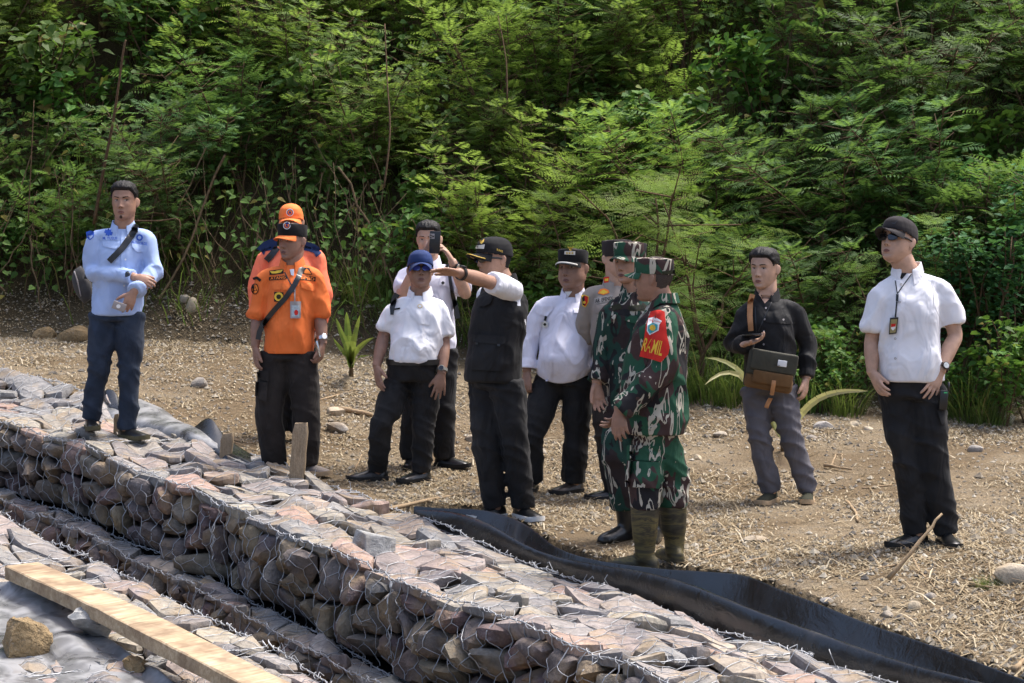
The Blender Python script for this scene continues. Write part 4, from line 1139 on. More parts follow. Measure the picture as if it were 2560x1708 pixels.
def band(pts, w):
    """flat strip along px points"""
    L, R = [], []
    for i, p in enumerate(pts):
        a, b = pts[max(i - 1, 0)], pts[min(i + 1, len(pts) - 1)]
        d = (b[0] - a[0], b[1] - a[1]); l = math.hypot(*d) or 1; n = (-d[1] / l, d[0] / l)
        ww = w[i] if isinstance(w, (list, tuple)) else w
        L.append((p[0] + n[0] * ww / 2, p[1] + n[1] * ww / 2)); R.append((p[0] - n[0] * ww / 2, p[1] - n[1] * ww / 2))
    return [[L[i], L[i + 1], R[i + 1], R[i]] for i in range(len(pts) - 1)]

PEOPLE = []
def person(label, D, head, neck, sh, el, wr, hands, hip, kn, an, feet, yaw, shirt, trousers, skinm, torso=None, hem=-.16, sleeve='long', arm_r=(.066, .054, .045),
           leg_r=(.102, .082, .068), belly=0.0, wid=1.0, dep=1.0, hs=1.0, face=None, hair='full', collar=None, tucked=False, cuff=None, shoes=None, fold=1.0, seed=1, floor=None, skip_arm=None, tr_top=.12, boots=None, hemcurve=0.0):
    """joints are (px, py, depth offset); order of pairs is right, left of the person"""
    wid *= .94
    W = lambda p: at(p[0], p[1], D + (p[2] if len(p) > 2 else 0))
    S = [W(p) for p in sh]; E = [W(p) for p in el]; R = [W(p) for p in wr]; K = [W(p) for p in kn]; A = [W(p) for p in an]
    H = W(hip); N = W(neck); hc = W(head)
    fwd = Vector((math.sin(yaw), -math.cos(yaw), 0)); lef = Vector((math.cos(yaw), math.sin(yaw), 0)); up = Vector((0, 0, 1))
    gzs = []
    for a in A:
        if floor == 'gabion':
            h = None
            for b in ALLG:
                r = b.ray_cast(Vector((a.x, a.y, a.z + .5)), -up, 2)
                if r[0] is not None and (h is None or r[0].z > h): h = r[0].z
            gzs.append(h + .012 if h is not None else a.z - .09)
        else: gzs.append(gz(a.x, a.y))
    for i in (0, 1): A[i] = Vector((A[i].x, A[i].y, gzs[i] + .10))
    base = (A[0] + A[1]) / 2; base.z = min(gzs)
    e = empty("person", base, label, "person", "people standing at the gabions")
    r = dict(e=e, D=D, head=hc)
    # ---- shirt
    def section(t, a, b, o=0.0, n=20):
        c = H.lerp(N, t) + fwd * o
        return [tuple(c + lef * (math.copysign(abs(math.cos(q)) ** .85, math.cos(q)) * a) + fwd * (math.copysign(abs(math.sin(q)) ** .9, math.sin(q)) * b)) for q in [2 * math.pi * k / n for k in range(n)]]
    T = torso or [(-.16, .186, .132, .0), (0, .184, .130, .0), (.2, .172, .124, .0), (.4, .174, .122, .0), (.6, .184, .124, .005), (.74, .184, .118, .005), (.84, .162, .100, 0), (.90, .128, .086, -.003), (.95, .092, .074, -.006), (1.0, .066, .062, -.008)]
    T = [(t, a * wid, b * dep + belly * .5 * math.exp(-((t - .22) / .26) ** 2), o + belly * .5 * math.exp(-((t - .22) / .26) ** 2)) for t, a, b, o in T]
    def tint(t):
        for (t0, a0, b0, o0), (t1, a1, b1, o1) in zip(T[:-1], T[1:]):
            if t <= t1: f = max(0, (t - t0) / (t1 - t0)); return (a0 + (a1 - a0) * f, b0 + (b1 - b0) * f, o0 + (o1 - o0) * f)
        return T[-1][1:]
    ts = [hem] + [t for t in np.linspace(hem + .04, 1.0, 18)]
    mb = MB(); rg = []
    for t in ts:
        a, b, o = tint(t)
        if tucked and t < .12: a *= .95; b *= .95
        rg.append(section(t, a, b, o))
    mb.rings(rg)
    Nb = H.lerp(N, .93)
    for i in (0, 1):
        mb.tube([Nb - up * .02, Nb.lerp(S[i], .55) - up * .004, S[i] - up * .006], [.058 * dep, .058 * dep, .054 * dep], 14, sub=3, round_end=True)
        if skip_arm == i: continue
        up_ = (S[i] - E[i]).normalized()
        if sleeve == 'short':
            f = .80; c = S[i].lerp(E[i], f); mb.tube([S[i], S[i].lerp(c, .22), S[i].lerp(c, .5), c], [.056, arm_r[0] * .9, arm_r[0] * .95, arm_r[0] * .95], 16, sub=4)
        elif sleeve == 'rolled':
            c = S[i].lerp(E[i], .98); mb.tube([S[i], S[i].lerp(c, .22), S[i].lerp(c, .5), c], [.056, arm_r[0] * .88, arm_r[0] * .92, arm_r[1]], 16, sub=4)
            mb.tube([S[i].lerp(E[i], .80), c + (E[i] - S[i]).normalized() * .012], [arm_r[1] * 1.08, arm_r[1] * 1.08], 16)
        elif sleeve == 'none': pass
        else:
            c = R[i].lerp(E[i], .06); m1 = S[i].lerp(E[i], .5); m2 = E[i].lerp(R[i], .5)
            mb.tube([S[i], S[i].lerp(E[i], .2), m1, E[i], m2, c], [.056, arm_r[0] * .88, arm_r[0] * .9, arm_r[1], arm_r[1] * .9, arm_r[2]], 16, sub=4)
            if cuff: mb.tube([E[i].lerp(R[i], .74), E[i].lerp(R[i], .96)], [arm_r[2] * 1.16, arm_r[2] * 1.18], 16)
    V, Fc, Nn = remesh(mb, .0105, 3)
    P = V * np.array([1, 1, 1]); 
    Q = P + .05 * np.stack([fbm(P * 5, seed), fbm(P * 5, seed + 1), fbm(P * 5, seed + 2)], 1)
    d = .019 * (ridge(Q @ np.array([[6, 0, 3.5], [0, 6, 3.5], [-2.8, 2.2, 2.6]]) + seed * 3.7, seed) ** 3 - .3) + .0045 * (ridge(Q @ np.array([[12, 0, -5], [0, 12, 5], [4, 3, 5]]) + seed, seed + 5) ** 2 - .35)
    lowz = np.clip((N.z - V[:, 2]) / .3, 0, 1)
    for i in (0, 1):                                                   # sleeves crease most at the elbow
        de = np.linalg.norm(V - np.array(E[i]), axis=1); d = d * (1 + .9 * np.exp(-(de / .12) ** 2))
        ds = np.linalg.norm(V - np.array(S[i] - up * .13), axis=1); d = d * (1 + .5 * np.exp(-(ds / .12) ** 2))
    hz0 = (H + (N - H) * hem).z; d = d * np.clip((V[:, 2] - hz0) / .07, .25, 1)
    V = V + Nn * (d * fold * (.35 + .65 * lowz))[:, None]
    if hemcurve:
        hz = (H + (N - H) * hem).z; q = np.clip(1 - (V[:, 2] - hz) / .10, 0, 1); lat = (V - np.array(H)) @ np.array(lef)
        V[:, 2] += q * hemcurve * (lat / .18) ** 2
    r['shirt'] = mk("shirt", V, Fc, shirt, e, True); r['bv'] = BVHTree.FromPolygons(V.tolist(), Fc)
    # ---- trousers
    mb = MB(); rg = []
    for t in np.linspace(-.14, tr_top, 7):
        a, b, o = tint(max(t, -.15)); k = 1.0 if tucked else (.93 if t < hem else .84)
        rg.append(section(t, a * k, b * k * .98, o * (.6 if belly else 1)))
    mb.rings(rg)
    hw = .092 * wid; HJ = [H - lef * hw - up * .04, H + lef * hw - up * .04]
    for i in (0, 1):
        m1 = HJ[i].lerp(K[i], .5); m2 = K[i].lerp(A[i], .5); bot = A[i] - up * (.034 if not boots else -.05)
        if boots: bot = K[i].lerp(A[i], boots)
        mb.tube([HJ[i], m1, K[i], K[i].lerp(bot, .5), bot], [leg_r[0] * 1.02, leg_r[0] * .95, leg_r[1], (leg_r[1] + leg_r[2]) / 2 * 1.02, leg_r[2]], 18, sub=4)
    V, Fc, Nn = remesh(mb, .0115, 3)
    d = .015 * (ridge(V @ np.array([[6, 0, 3], [0, 6, 3], [1.5, -1.5, 2.2]]) + seed * 1.3, seed + 11) ** 2 - .4)
    kr = 0
    for i in (0, 1):
        for c, rad in ((K[i], .13), (A[i] + up * .06, .11), (HJ[i] - up * .02, .14)):
            kr = kr + np.exp(-(np.linalg.norm(V - np.array(c), axis=1) / rad) ** 2)
    d = d + .021 * np.clip(kr, 0, 1) * (ridge(V @ np.array([[5, 0, 6], [0, 5, 5], [2, 2, 13]]) + seed, seed + 17) ** 3 - .3)
    V = V + Nn * (d * fold)[:, None]
    r['trousers'] = mk("trousers", V, Fc, trousers, e, True); r['bt'] = BVHTree.FromPolygons(V.tolist(), Fc)
    # ---- body: head, neck, trunk, arms and legs in one mesh
    hy, hp, hr_ = face.get('yaw', 0), face.get('pitch', 0), face.get('roll', 0)
    HM = Matrix.Rotation(math.pi + hy, 3, 'Z') @ Matrix.Rotation(hp, 3, 'X') @ Matrix.Rotation(hr_, 3, 'Y')
    sv, sf, nv, na, nz = skull(face.get('jaw', 1), face.get('cheek', 0), face.get('nose', 1), face.get('age', 0))
    HMn = np.array(HM) * hs
    toW = lambda P: np.asarray(P) @ HMn.T + np.array(hc)
    BV = [tuple(p) for p in toW(sv)]; BF = list(sf)
    mb = MB(); nk = Vector(toW([[0, -.022, -.055]])[0]); nk2 = Vector(toW([[0, -.016, -.005]])[0])
    mb.tube([H.lerp(N, .80), N - fwd * .012 - up * .015, N.lerp(nk, .5), nk, nk2], [(.10, .07), (.068, .062), (.064 * hs, .064 * hs), (.063 * hs, .066 * hs), (.05 * hs, .05 * hs)], 16, sub=4, flat=lef)
    mb.rings([section(t, tint(t)[0] * .8, tint(t)[1] * .75, tint(t)[2]) for t in np.linspace(-.1, .86, 9)])
    for i in (0, 1): mb.tube([HJ[i], K[i], A[i] - up * .05], [.07, .052, .040], 10)
    V, Fc, Nn = remesh(mb, .010, 2); k = len(BV); BV += [tuple(v) for v in V]; BF += [tuple(q + k for q in f) for f in Fc]
    for i in (0, 1):
        if skip_arm == i: continue
        mb = MB(); m = E[i].lerp(R[i], .35)
        mb.tube([S[i], S[i].lerp(E[i], .5), E[i], m, R[i]], [.040, .045, .040, .043, (.029)], 16, sub=4)
        hd = hands[i]
        if hd:
            tip = W(hd['tip']); hand(mb, R[i], tip - R[i], hd['n'], 'RL'[i], hd.get('curl', .35), hd.get('spread', .10), hd.get('thumb', .55), hd.get('sc', 1.0), hd.get('tc', .3))
        V, Fc, Nn = remesh(mb, .0046, 2, .4); k = len(BV); BV += [tuple(v) for v in V]; BF += [tuple(q + k for q in f) for f in Fc]
    r['body'] = mk("body", BV, BF, skinm, e, True); r['bb'] = BVHTree.FromPolygons(BV, BF)
    # ---- face
    lb = BVHTree.FromPolygons(sv[:nv].tolist(), [f for f in sf if max(f) < nv])
    def fpatch(name, pts, mat, off=.0012):
        V2, F2 = poly2mesh([pts], .006); out = []
        for x, z in V2:
            h = lb.ray_cast(Vector((x, .3, z)), Vector((0, -1, 0))); y = h[0].y if h[0] else .085
            out.append((x, y + off, z))
        return mk(name, toW(out), F2, mat, e, True)
    ez = .0085
    if not face.get('hide'):
        sq = face.get('squint', .72)
        for s in (-1, 1):
            if not face.get('sun'):
                fpatch("eye", [(s * .032 + .0145 * math.cos(q), ez + (.0052 * sq if math.sin(q) > 0 else .0040 * sq) * math.sin(q) - .0010 * s * math.cos(q) * 0) for q in [2 * math.pi * k / 14 for k in range(14)]], M_EYE, .0018)
                ix = face.get('look', 0) * .005
                fpatch("iris", [(s * .032 + ix + .0058 * math.cos(q), ez + .0002 + min(.0058, .0056 * sq) * math.sin(q)) for q in [2 * math.pi * k / 10 for k in range(10)]], M_IRIS, .0026)
                fpatch("eyelash", [(s * (.032 + x), ez + z) for x, z in ((-.0150, -.0005), (-.009, .0045 * sq), (0, .0060 * sq), (.009, .0048 * sq), (.0165, .0000), (.010, .0066 * sq), (0, .0082 * sq), (-.009, .0062 * sq))], M_BROW, .0026)
            fpatch("eyebrow", [(s * (.032 + x), .0285 + z + face.get('frown', 0) * -.004 * (x < 0)) for x, z in ((-.018, -.004), (-.006, -.0005), (.008, .0015), (.023, -.0035), (.010, .0062), (-.005, .0052), (-.019, .0022))], M_BROW, .0022)
            fpatch("nostril", [(s * .0085 + .004 * math.cos(q), -.0415 + .0022 * math.sin(q)) for q in [2 * math.pi * k / 8 for k in range(8)]], M_BEARD, .001)
        lm = face.get('lip', M_LIP); mw = face.get('mouth', .024); dn = face.get('sad', 0) * .004
        fpatch("upper_lip", [(-mw, -.0692 - dn), (-.011, -.0628), (-.004, -.0605), (0, -.0618), (.004, -.0605), (.011, -.0628), (mw, -.0692 - dn), (.010, -.0688), (0, -.0690), (-.010, -.0688)], lm, .0012)
        fpatch("lower_lip", [(-mw, -.0698 - dn), (-.011, -.0700), (0, -.0703), (.011, -.0700), (mw, -.0698 - dn), (.013, -.0775), (0, -.0805), (-.013, -.0775)], lm, .0012)
        fpatch("mouth_line", [(-mw, -.0702 - dn), (-.010, -.0684), (0, -.0687), (.010, -.0684), (mw, -.0702 - dn), (.010, -.0702), (0, -.0705), (-.010, -.0702)], M_IRIS, .0020)
        if face.get('goatee'):
            fpatch("goatee", [(-.008, -.094), (0, -.091), (.008, -.094), (.010, -.106), (0, -.113), (-.010, -.106)], M_BEARD, .002)
        if face.get('stache'):
            fpatch("moustache", [(-.026, -.062), (-.012, -.0545), (0, -.0555), (.012, -.0545), (.026, -.062), (.012, -.0595), (0, -.0590), (-.012, -.0595)], M_BEARD, .0015)
    if face.get('sun') or face.get('glasses'):
        gm = M_LENS if face.get('sun') else face['glasses']
        mb = MB(); fr = MB()
        for s in (-1, 1):
            pts = [(s * .033 + .026 * math.copysign(abs(math.cos(q)) ** .7, math.cos(q)), .004 + .0175 * math.copysign(abs(math.sin(q)) ** .7, math.sin(q))) for q in [2 * math.pi * k / 18 for k in range(18)]]
            y = lambda x: .108 - 5.2 * x * x
            mb.rings([[(x, y(x) - .002, z) for x, z in pts], [(x, y(x) + .002, z) for x, z in pts]])
            fr.tube([(s * .058, .091, .012), (s * .072, .070, .014), (s * .081, .02, .012), (s * .082, -.012, .006)], [(.003, .006), (.003, .006), (.0025, .005), (.002, .004)], 8, sub=2, flat=(1, 0, 0))
            fr.tube([(s * .033 + (.0275 * math.copysign(abs(math.cos(q)) ** .7, math.cos(q))), .109 - 5.2 * (s * .033) ** 2, .004 + .019 * math.copysign(abs(math.sin(q)) ** .7, math.sin(q))) for q in [2 * math.pi * k / 18 for k in range(19)]], [.0022] * 19, 5)
        fr.tube([(-.008, .110, .009), (0, .112, .011), (.008, .110, .009)], [.0028] * 3, 6)
        g = mk("sunglasses" if face.get('sun') else "glasses", toW(fr.V), fr.F, M_FRAME, e, True)
        mk("lens", toW(mb.V), mb.F, gm, g, True, sharp=40)
    # ---- hair
    if hair:
        if hair == 'full':
            V, Fc = shell(sv, sf, nv, hair_keep, lambda P: np.interp(P[:, 2], [-.06, .02, .06, .10, .12], [.003, .004, .010, .017, .016]) * (1 + .25 * np.clip(P[:, 1] / .08, 0, 1)) + .020 * wisps(P, seed) + .008 * np.clip(P[:, 2] / .1, 0, 1) * np.clip((P[:, 1] + .02) / .06, 0, 1))
        else:
            V, Fc = shell(sv, sf, nv, side_hair_keep, lambda P: .0018 + .002 * wisps(P, seed))
        r['hair'] = mk("hair", toW(V), Fc, M_STUB if hair == 'grey' else M_HAIR, e, True)
    r.update(toW=toW, sv=sv, sf=sf, nv=nv, N=N, S=S, E=E, R=R, A=A, K=K, H=H, lef=lef, fwd=fwd, gzs=gzs)
    # ---- shoes
    if shoes:
        for i in (0, 1):
            q = shoes[i] if isinstance(shoes[0], (list, tuple)) else shoes
            if len(q) > 2 and q[2] == 'boot': boot(e, K[i].lerp(A[i], q[3]), A[i], feet[i], gzs[i], q[0], q[4])
            else: shoe(e, A[i], feet[i], gzs[i], q[0], q[1])
    # ---- collar
    if collar is not None: make_collar(r, collar, N, fwd, lef, up, gap=.42)
    PEOPLE.append(r); return r
def make_collar(r, mat, N, fwd, lef, up, gap=.42, h=.046, R0=.068):
    """shirt collar: stand plus fall with pointed tips"""
    n = 30; rows = []
    for k in range(n + 1):
        q = gap + (2 * math.pi - 2 * gap) * k / n
        ax = lef * math.sin(q) + fwd * math.cos(q); frt = max(0, math.cos(q)); tipk = math.exp(-((min(k, n - k)) / 3.5) ** 2)
        c = N - fwd * .008 + up * (.012 - .030 * frt)
        rows.append([tuple(c + ax * (R0 - .006) - up * .012), tuple(c + ax * R0 + up * (h * (1 - .3 * frt))), tuple(c + ax * (R0 + .006) + up * (h * (1 - .3 * frt) + .001)),
                     tuple(c + ax * (R0 + .020 + .012 * tipk) - up * (.006 + .042 * tipk)), tuple(c + ax * (R0 + .015 + .010 * tipk) - up * (.008 + .042 * tipk))])
    mb = MB(); mb.rings(rows, cap=True)
    return mb.build("collar", mat, r['e'], True, 50)

def ball_cap(r, mat, brim_mat=None, zf=.048, zb=.012, puff=.012, L=.072, droop=.020, name="cap", button=True):
    toW, sv, sf, nv = r['toW'], r['sv'], r['sf'], r['nv']
    keep = lambda P: P[:, 2] > np.interp(P[:, 1], [-.1, .1], [zb, zf])
    V, Fc = shell(sv, sf, nv, keep, lambda P: .011 + puff * np.clip(P[:, 1] / .09, 0, 1) * np.clip((P[:, 2] - .04) / .05, 0, 1) + .006 * np.clip((P[:, 2] - .06) / .06, 0, 1), .009)
    c = mk(name, toW(V), Fc, mat, r['e'], True)
    rows = []
    for k in range(25):
        q = (k / 24 - .5) * 2.25; x0, y0 = .078 * math.sin(q) * 1.05, .099 * math.cos(q) + .007
        row = []
        for f in (0, .35, .7, 1.0):
            ext = L * f * max(0.0, math.cos(q * 1.36)) ** .55; x = x0 * (1 + .12 * f); y = y0 + ext
            z = zf + .002 - droop * f * .55 - .9 * droop * (x / .06) ** 2 * (.25 + .75 * f)
            row.append((x, y, z))
        rows.append(row + [(x, y, z - .004) for x, y, z in row[::-1]])
    mb = MB(); mb.rings(rows); mk("brim", toW(mb.V), mb.F, brim_mat or mat, c, True, sharp=50)
    if button:
        mb = MB(); mb.ball((0, -.008, .137), (.007, .007, .004)); mk("top_button", toW(mb.V), mb.F, mat, c, True)
    return c
def field_cap(r, mat, brim_mat=None, h0=.040, h1=.116, hb=None, L=.055, droop=.016, flare=1.04, brim=True, name="cap", back=.0, edge=None):
    toW = r['toW']; rings = []; n = 40
    hb = h1 if hb is None else hb
    for f, sc in ((0, 1.0), (.03, 1.012), (.5, 1 + (flare - 1) * .5), (.9, flare), (1.0, flare * .965), (1.03, flare * .6), (1.035, .05)):
        rg = []
        for k in range(n):
            q = 2 * math.pi * k / n; x = .0835 * sc * math.sin(q); y = (.106 if math.cos(q) > 0 else .112) * sc * math.cos(q)
            top = h1 + (hb - h1) * (.5 - y / .22); bot = h0 - .012 * (.5 - y / .22) - back * max(0, -y / .11)
            rg.append((x, y, bot + (top - bot) * min(f, 1.0) + (.006 * (f - 1) / .035 if f > 1 else 0) + .002 * math.sin(q * 5 + f * 3)))
        rings.append(rg)
    mb = MB(); mb.rings(rings); c = mk(name, toW(mb.V), mb.F, mat, r['e'], True, sharp=50)
    if brim:
        rows = []
        for k in range(25):
            q = (k / 24 - .5) * 2.2; x0, y0 = .083 * math.sin(q), .104 * math.cos(q); row = []
            for f in (0, .4, .75, 1.0):
                ext = L * f * max(0.0, math.cos(q * 1.40)) ** .5; x = x0 * (1 + .10 * f); y = y0 + ext
                row.append((x, y, h0 + .003 - droop * f - .7 * droop * (x / .06) ** 2 * (.3 + .7 * f)))
            rows.append(row + [(x, y, z - .004) for x, y, z in row[::-1]])
        mb = MB(); mb.rings(rows); b = mk("brim", toW(mb.V), mb.F, brim_mat or mat, c, True, sharp=50)
        if edge:
            mb = MB(); mb.tube([toW([[rw[2][0], rw[2][1], rw[2][2] + .003]])[0] for rw in rows[2:-2]], [.0055] * 21, 6); mb.build("brim_braid", edge, b)
    return c
def cap_bvh(r, c):
    b = BASE[c] if c in BASE else BASE[r['e']]
    vs = [tuple(v.co + BASE[r['e']]) for v in c.data.vertices]; return BVHTree.FromPolygons(vs, [tuple(p.vertices) for p in c.data.polygons])
def watch(r, i, strap, dial=None, t=.1, wr=.034, face_dir=(0, -1, 0)):
    """strap round the wrist, dial on the outside"""
    E, R = r['E'][i], r['R'][i]; d = (R - E).normalized(); c = R - d * (.03 + t * .05)
    x = Vector(face_dir); x = (x - d * x.dot(d)).normalized(); y = d.cross(x)
    mb = MB(); rows = []
    for k in range(21):
        q = 2 * math.pi * k / 20; a = x * math.cos(q) + y * math.sin(q)
        rows.append([tuple(c + a * (wr + h) + d * w) for h, w in ((0, -.011), (.004, -.011), (.004, .011), (0, .011))])
    mb.rings(rows, cap=False); w = mb.build("wristwatch", strap, r['e'], True, 50)
    if dial:
        mb = MB(); mb.rings([[tuple(c + x * (wr + h) + (d * math.cos(q) + y * math.sin(q)) * rr) for q in [2 * math.pi * k / 20 for k in range(20)]] for h, rr in ((.0, .020), (.009, .021), (.011, .018))])
        mb.build("watch_case", strap, w, True, 40)
        mb = MB(); mb.rings([[tuple(c + x * (wr + h) + (d * math.cos(q) + y * math.sin(q)) * rr) for q in [2 * math.pi * k / 16 for k in range(16)]] for h, rr in ((.0105, .0165), (.0118, .0155))])
        mb.build("watch_dial", dial, w, True, 40)
def slab(name, px, py, depth, w, h, t, rot, mat, label=None, cat=None, parent=None, bevel=.003):
    """thin rounded block (phone, card); w,h,t in metres, rot = 3x3 matrix"""
    c = at(px, py, depth); o = box_obj(name, c, (w / 2, t / 2, h / 2), mat, parent, rot, bevel, base=None if parent else c)
    if label: tag(o, label, cat)
    return o, c
RZ = lambda a: Matrix.Rotation(a, 3, 'Z'); RX = lambda a: Matrix.Rotation(a, 3, 'X'); RY = lambda a: Matrix.Rotation(a, 3, 'Y')
rad = math.radians
# ------------------------------------------------------------------ the twelve people (joints read off the photograph, depth in metres)
def crop(x0, y0, k): return lambda *p: [(x0 + a * k, y0 + b * k) for a, b in p]
DOWN = lambda x, y, z=0: (x, y, z)

# 1 --- man in light blue on the gabion
p1 = person("man in light blue shirt and dark jeans standing on the gabion with crossed wrists", 13.0, (312, 506), (308, 572), [(240, 594), (369, 592)], [(230, 676, -.03), (381, 680, -.03)], [(338, 694, -.20), (334, 731, -.25)],
    [dict(tip=(372, 709, -.22), n=(0, 1, -.4), curl=.75, thumb=.5), dict(tip=(316, 775, -.27), n=(-.3, 1, .1), curl=.55, thumb=.9)],
    (292, 772), [(247, 915, -.04), (325, 922, -.03)], [(226, 1056), (318, 1052)], [rad(20), rad(52)], rad(4), BLUE, JEANS, SK_M, hem=-.085, wid=1.0, arm_r=(.072, .057, .048), leg_r=(.098, .074, .060),
    hs=1.05, face=dict(yaw=rad(-4), pitch=rad(3), goatee=1, frown=1, look=-.8, jaw=1.08, sad=.6), hair='full', collar=BLUE, cuff=True, shoes=(M_LEATHER, plain("olive_rubber", (.085, .075, .04), .7, .3, .3)), floor='gabion', seed=1, tr_top=.05)
e, bv = p1['e'], [p1['bv']]; c = crop(150, 420, .2424)
patch(e, [c((420, 745), (612, 768), (603, 812), (575, 836), (505, 822), (436, 806))], BLUE, "pocket_flap", bv, .008, 6, .008)
patch(e, [c((740, 776), (910, 800), (892, 876), (850, 872), (785, 862), (748, 815))], BLUE, "pocket_flap", bv, .008, 6, .008)
patch(e, band(c((645, 660), (648, 900), (652, 1180), (655, 1480)), 9), BLUE, "button_placket", bv, .005, 6, .005)
for q in ((675, 945), (662, 1215), (680, 720)): patch(e, [circ(*c(q)[0], 2.4)], M_WPRINT, "button", bv, .008)
patch(e, band(c((412, 722), (606, 726)), 11), BLUE, "name_tape", bv, .004)
letters(e, "M. YUSUF", c((440, 708), (590, 712), (590, 742), (440, 738)), M_BPRINT, bv, .006)
letters(e, "PROTOKOL", c((740, 752), (905, 768), (900, 800), (738, 782)), M_BPRINT, bv, .006)
patch(e, [star(*c((500, 665))[0], 11, 6.5, 8)], M_BPRINT, "star_emblem", bv, .004)
patch(e, [circ(*c((820, 718))[0], 8.5)], M_BPRINT, "round_emblem", bv, .004); patch(e, [circ(*c((820, 718))[0], 4.5)], BLUE, "emblem_centre", bv, .006)
patch(e, [c((268, 662), (310, 645), (352, 658), (346, 715), (308, 745), (276, 720))], M_BPRINT, "sleeve_badge", bv, .005); patch(e, [c((280, 700), (340, 692), (334, 715), (308, 732), (284, 718))], BLUE, "badge_field", bv, .007)
patch(e, band(c((790, 585), (765, 640), (735, 700), (640, 830), (505, 965)), [15, 17, 17, 16, 15]), M_FRAME, "bag_strap", bv + [p1['bb']], .012, 6, .006)
patch(e, [c((735, 615), (800, 600), (805, 665), (745, 690))], M_FRAME, "strap_buckle", bv, .020, 6, .010)
watch(p1, 0, M_FRAME, M_LENS, .15, .040, (.1, -1, .3))
mb = MB(); bc = at(206, 712, 13.16); rings = []
for k in range(11):
    q = k / 10; rr = math.sin(math.pi * min(max(q, .03), .97)) ** .4
    rings.append([tuple(bc + Vector((-.035 + .07 * q, 0, .115 - .23 * q)) + Vector((.062 * math.copysign(abs(math.cos(t)) ** .7, math.cos(t)) * rr, .055 * math.sin(t) * rr, .018 * math.cos(t)))) for t in [2 * math.pi * j / 16 for j in range(16)]])
mb.rings(rings); bag = mb.build("sling_bag", M_GREYBAG, None, True, base=bc); tag(bag, "charcoal sling bag behind the elbow of the man in blue", "bag")
mb = MB(); mb.tube([bc + Vector((-.045, -.045, .095)), bc + Vector((-.02, -.056, .02)), bc + Vector((.0, -.05, -.08))], [.0045] * 3, 6, sub=3); mb.build("zip", M_CARD, bag)
mb = MB(); mb.tube([bc + Vector((.03, -.05, .06)), at(235, 690, 13.06)], [(.02, .004)] * 2, 8, flat=(.6, 0, .8)); mb.build("strap", M_FRAME, bag)
ph, pc = slab("phone", 298, 766, 12.70, .055, .09, .012, RY(rad(-70)) @ RX(.2), M_CARD, "phone with a printed case held low by the man in blue", "phone")
patch(ph, [circ(296, 766, 5.5, 5)], M_WPRINT, "case_sticker", [BVHTree.FromPolygons([tuple(v.co + BASE[ph]) for v in ph.data.vertices], [tuple(p.vertices) for p in ph.data.polygons])], .002)

# 3 --- man in orange cap behind (built before the man in front of him)
p3 = person("man in orange baseball cap and neon orange navy-shouldered jersey, half hidden behind", 13.62, (728, 557), (728, 618), [(664, 640), (792, 640)], [(636, 720, -.02), (806, 728, -.02)], [(640, 800, -.05), (800, 812, -.05)],
    [dict(tip=(642, 850, -.08), n=(1, .2, 0)), dict(tip=(800, 860, -.08), n=(-1, .2, 0))], (728, 808), [(700, 960, -.03), (752, 960, -.03)], [(698, 1080), (752, 1080)], [0, rad(20)], 0, NEON, BLACK, SK_M,
    hem=-.12, wid=1.0, sleeve='long', arm_r=(.070, .058, .048), hs=1.0, face=dict(yaw=0), hair='side', collar=None, shoes=(M_LEATHER, M_SOLEB), seed=3)
e, bv = p3['e'], [p3['bv']]; c = crop(590, 490, .2296)
patch(e, [c((222, 575), (300, 500), (380, 468), (448, 445), (448, 572), (390, 590), (322, 600), (305, 648), (268, 600))], NAVY, "navy_yoke", bv, .006, 6)
patch(e, [c((770, 495), (850, 520), (905, 560), (930, 622), (872, 668), (848, 622), (800, 604), (730, 590))], NAVY, "navy_yoke", bv, .006, 6)
patch(e, band(c((450, 560), (400, 625), (330, 705)), 16), M_FRAME, "backpack_strap", bv, .012, 6, .006)
cp3 = ball_cap(p3, M_ORCAP, M_ORCAP, zf=.030, zb=.0, puff=.014); cb = [cap_bvh(p3, cp3)]
patch(cp3, [circ(*c((588, 180))[0], 9.5)], M_WPRINT, "round_badge", cb, .003); patch(cp3, [circ(*c((588, 180))[0], 7.6)], M_DKBLUE, "badge_ring", cb, .005); x, y = c((588, 180))[0]
patch(cp3, [circ(x, y, 6)], M_OPRINT, "badge_field", cb, .006); patch(cp3, [[(x, y - 4.5), (x + 4, y + 3), (x - 4, y + 3)]], M_DKBLUE, "badge_triangle", cb, .008)

# 2 --- man in orange uniform shirt
p2 = person("man in orange uniform shirt, black orange-brimmed cap and cargo trousers looking left", 12.6, (731, 604), (730, 663), [(660, 694), (789, 690)], [(644, 790, .0), (800, 788, .0)], [(638, 868, -.05), (807, 862, -.06)],
    [dict(tip=(639, 930, -.08), n=(1, .5, 0), curl=.4), dict(tip=(798, 918, -.10), n=(-1, .3, 0), curl=.95, thumb=.5)], (722, 868), [(674, 1030, -.03), (764, 1034, -.03)], [(688, 1140), (768, 1146)], [rad(12), rad(55)], rad(-4), ORANGE, DKBROWN, SK_D,
    hem=-.07, wid=.96, sleeve='rolled', arm_r=(.068, .057, .05), leg_r=(.108, .092, .078), belly=.03, hs=1.02, face=dict(yaw=rad(-34), pitch=rad(0), age=.8, lip=M_LIPD, look=0), hair='grey', collar=ORANGE, shoes=(M_GREYSH, M_SOLEG), seed=2, fold=.8)
e, bv = p2['e'], [p2['bv']]
patch(e, [c((375, 930), (602, 960), (590, 1010), (560, 1030), (480, 1020), (405, 1022), (380, 985))], ORANGE, "pocket_flap", bv, .008, 6, .008)
patch(e, [c((702, 935), (872, 965), (868, 1020), (845, 1038), (770, 1022), (715, 1000))], ORANGE, "pocket_flap", bv, .008, 6, .008)
patch(e, band(c((615, 800), (612, 1050), (605, 1300), (598, 1560)), 10), ORANGE, "button_placket", bv, .005, 6, .005)
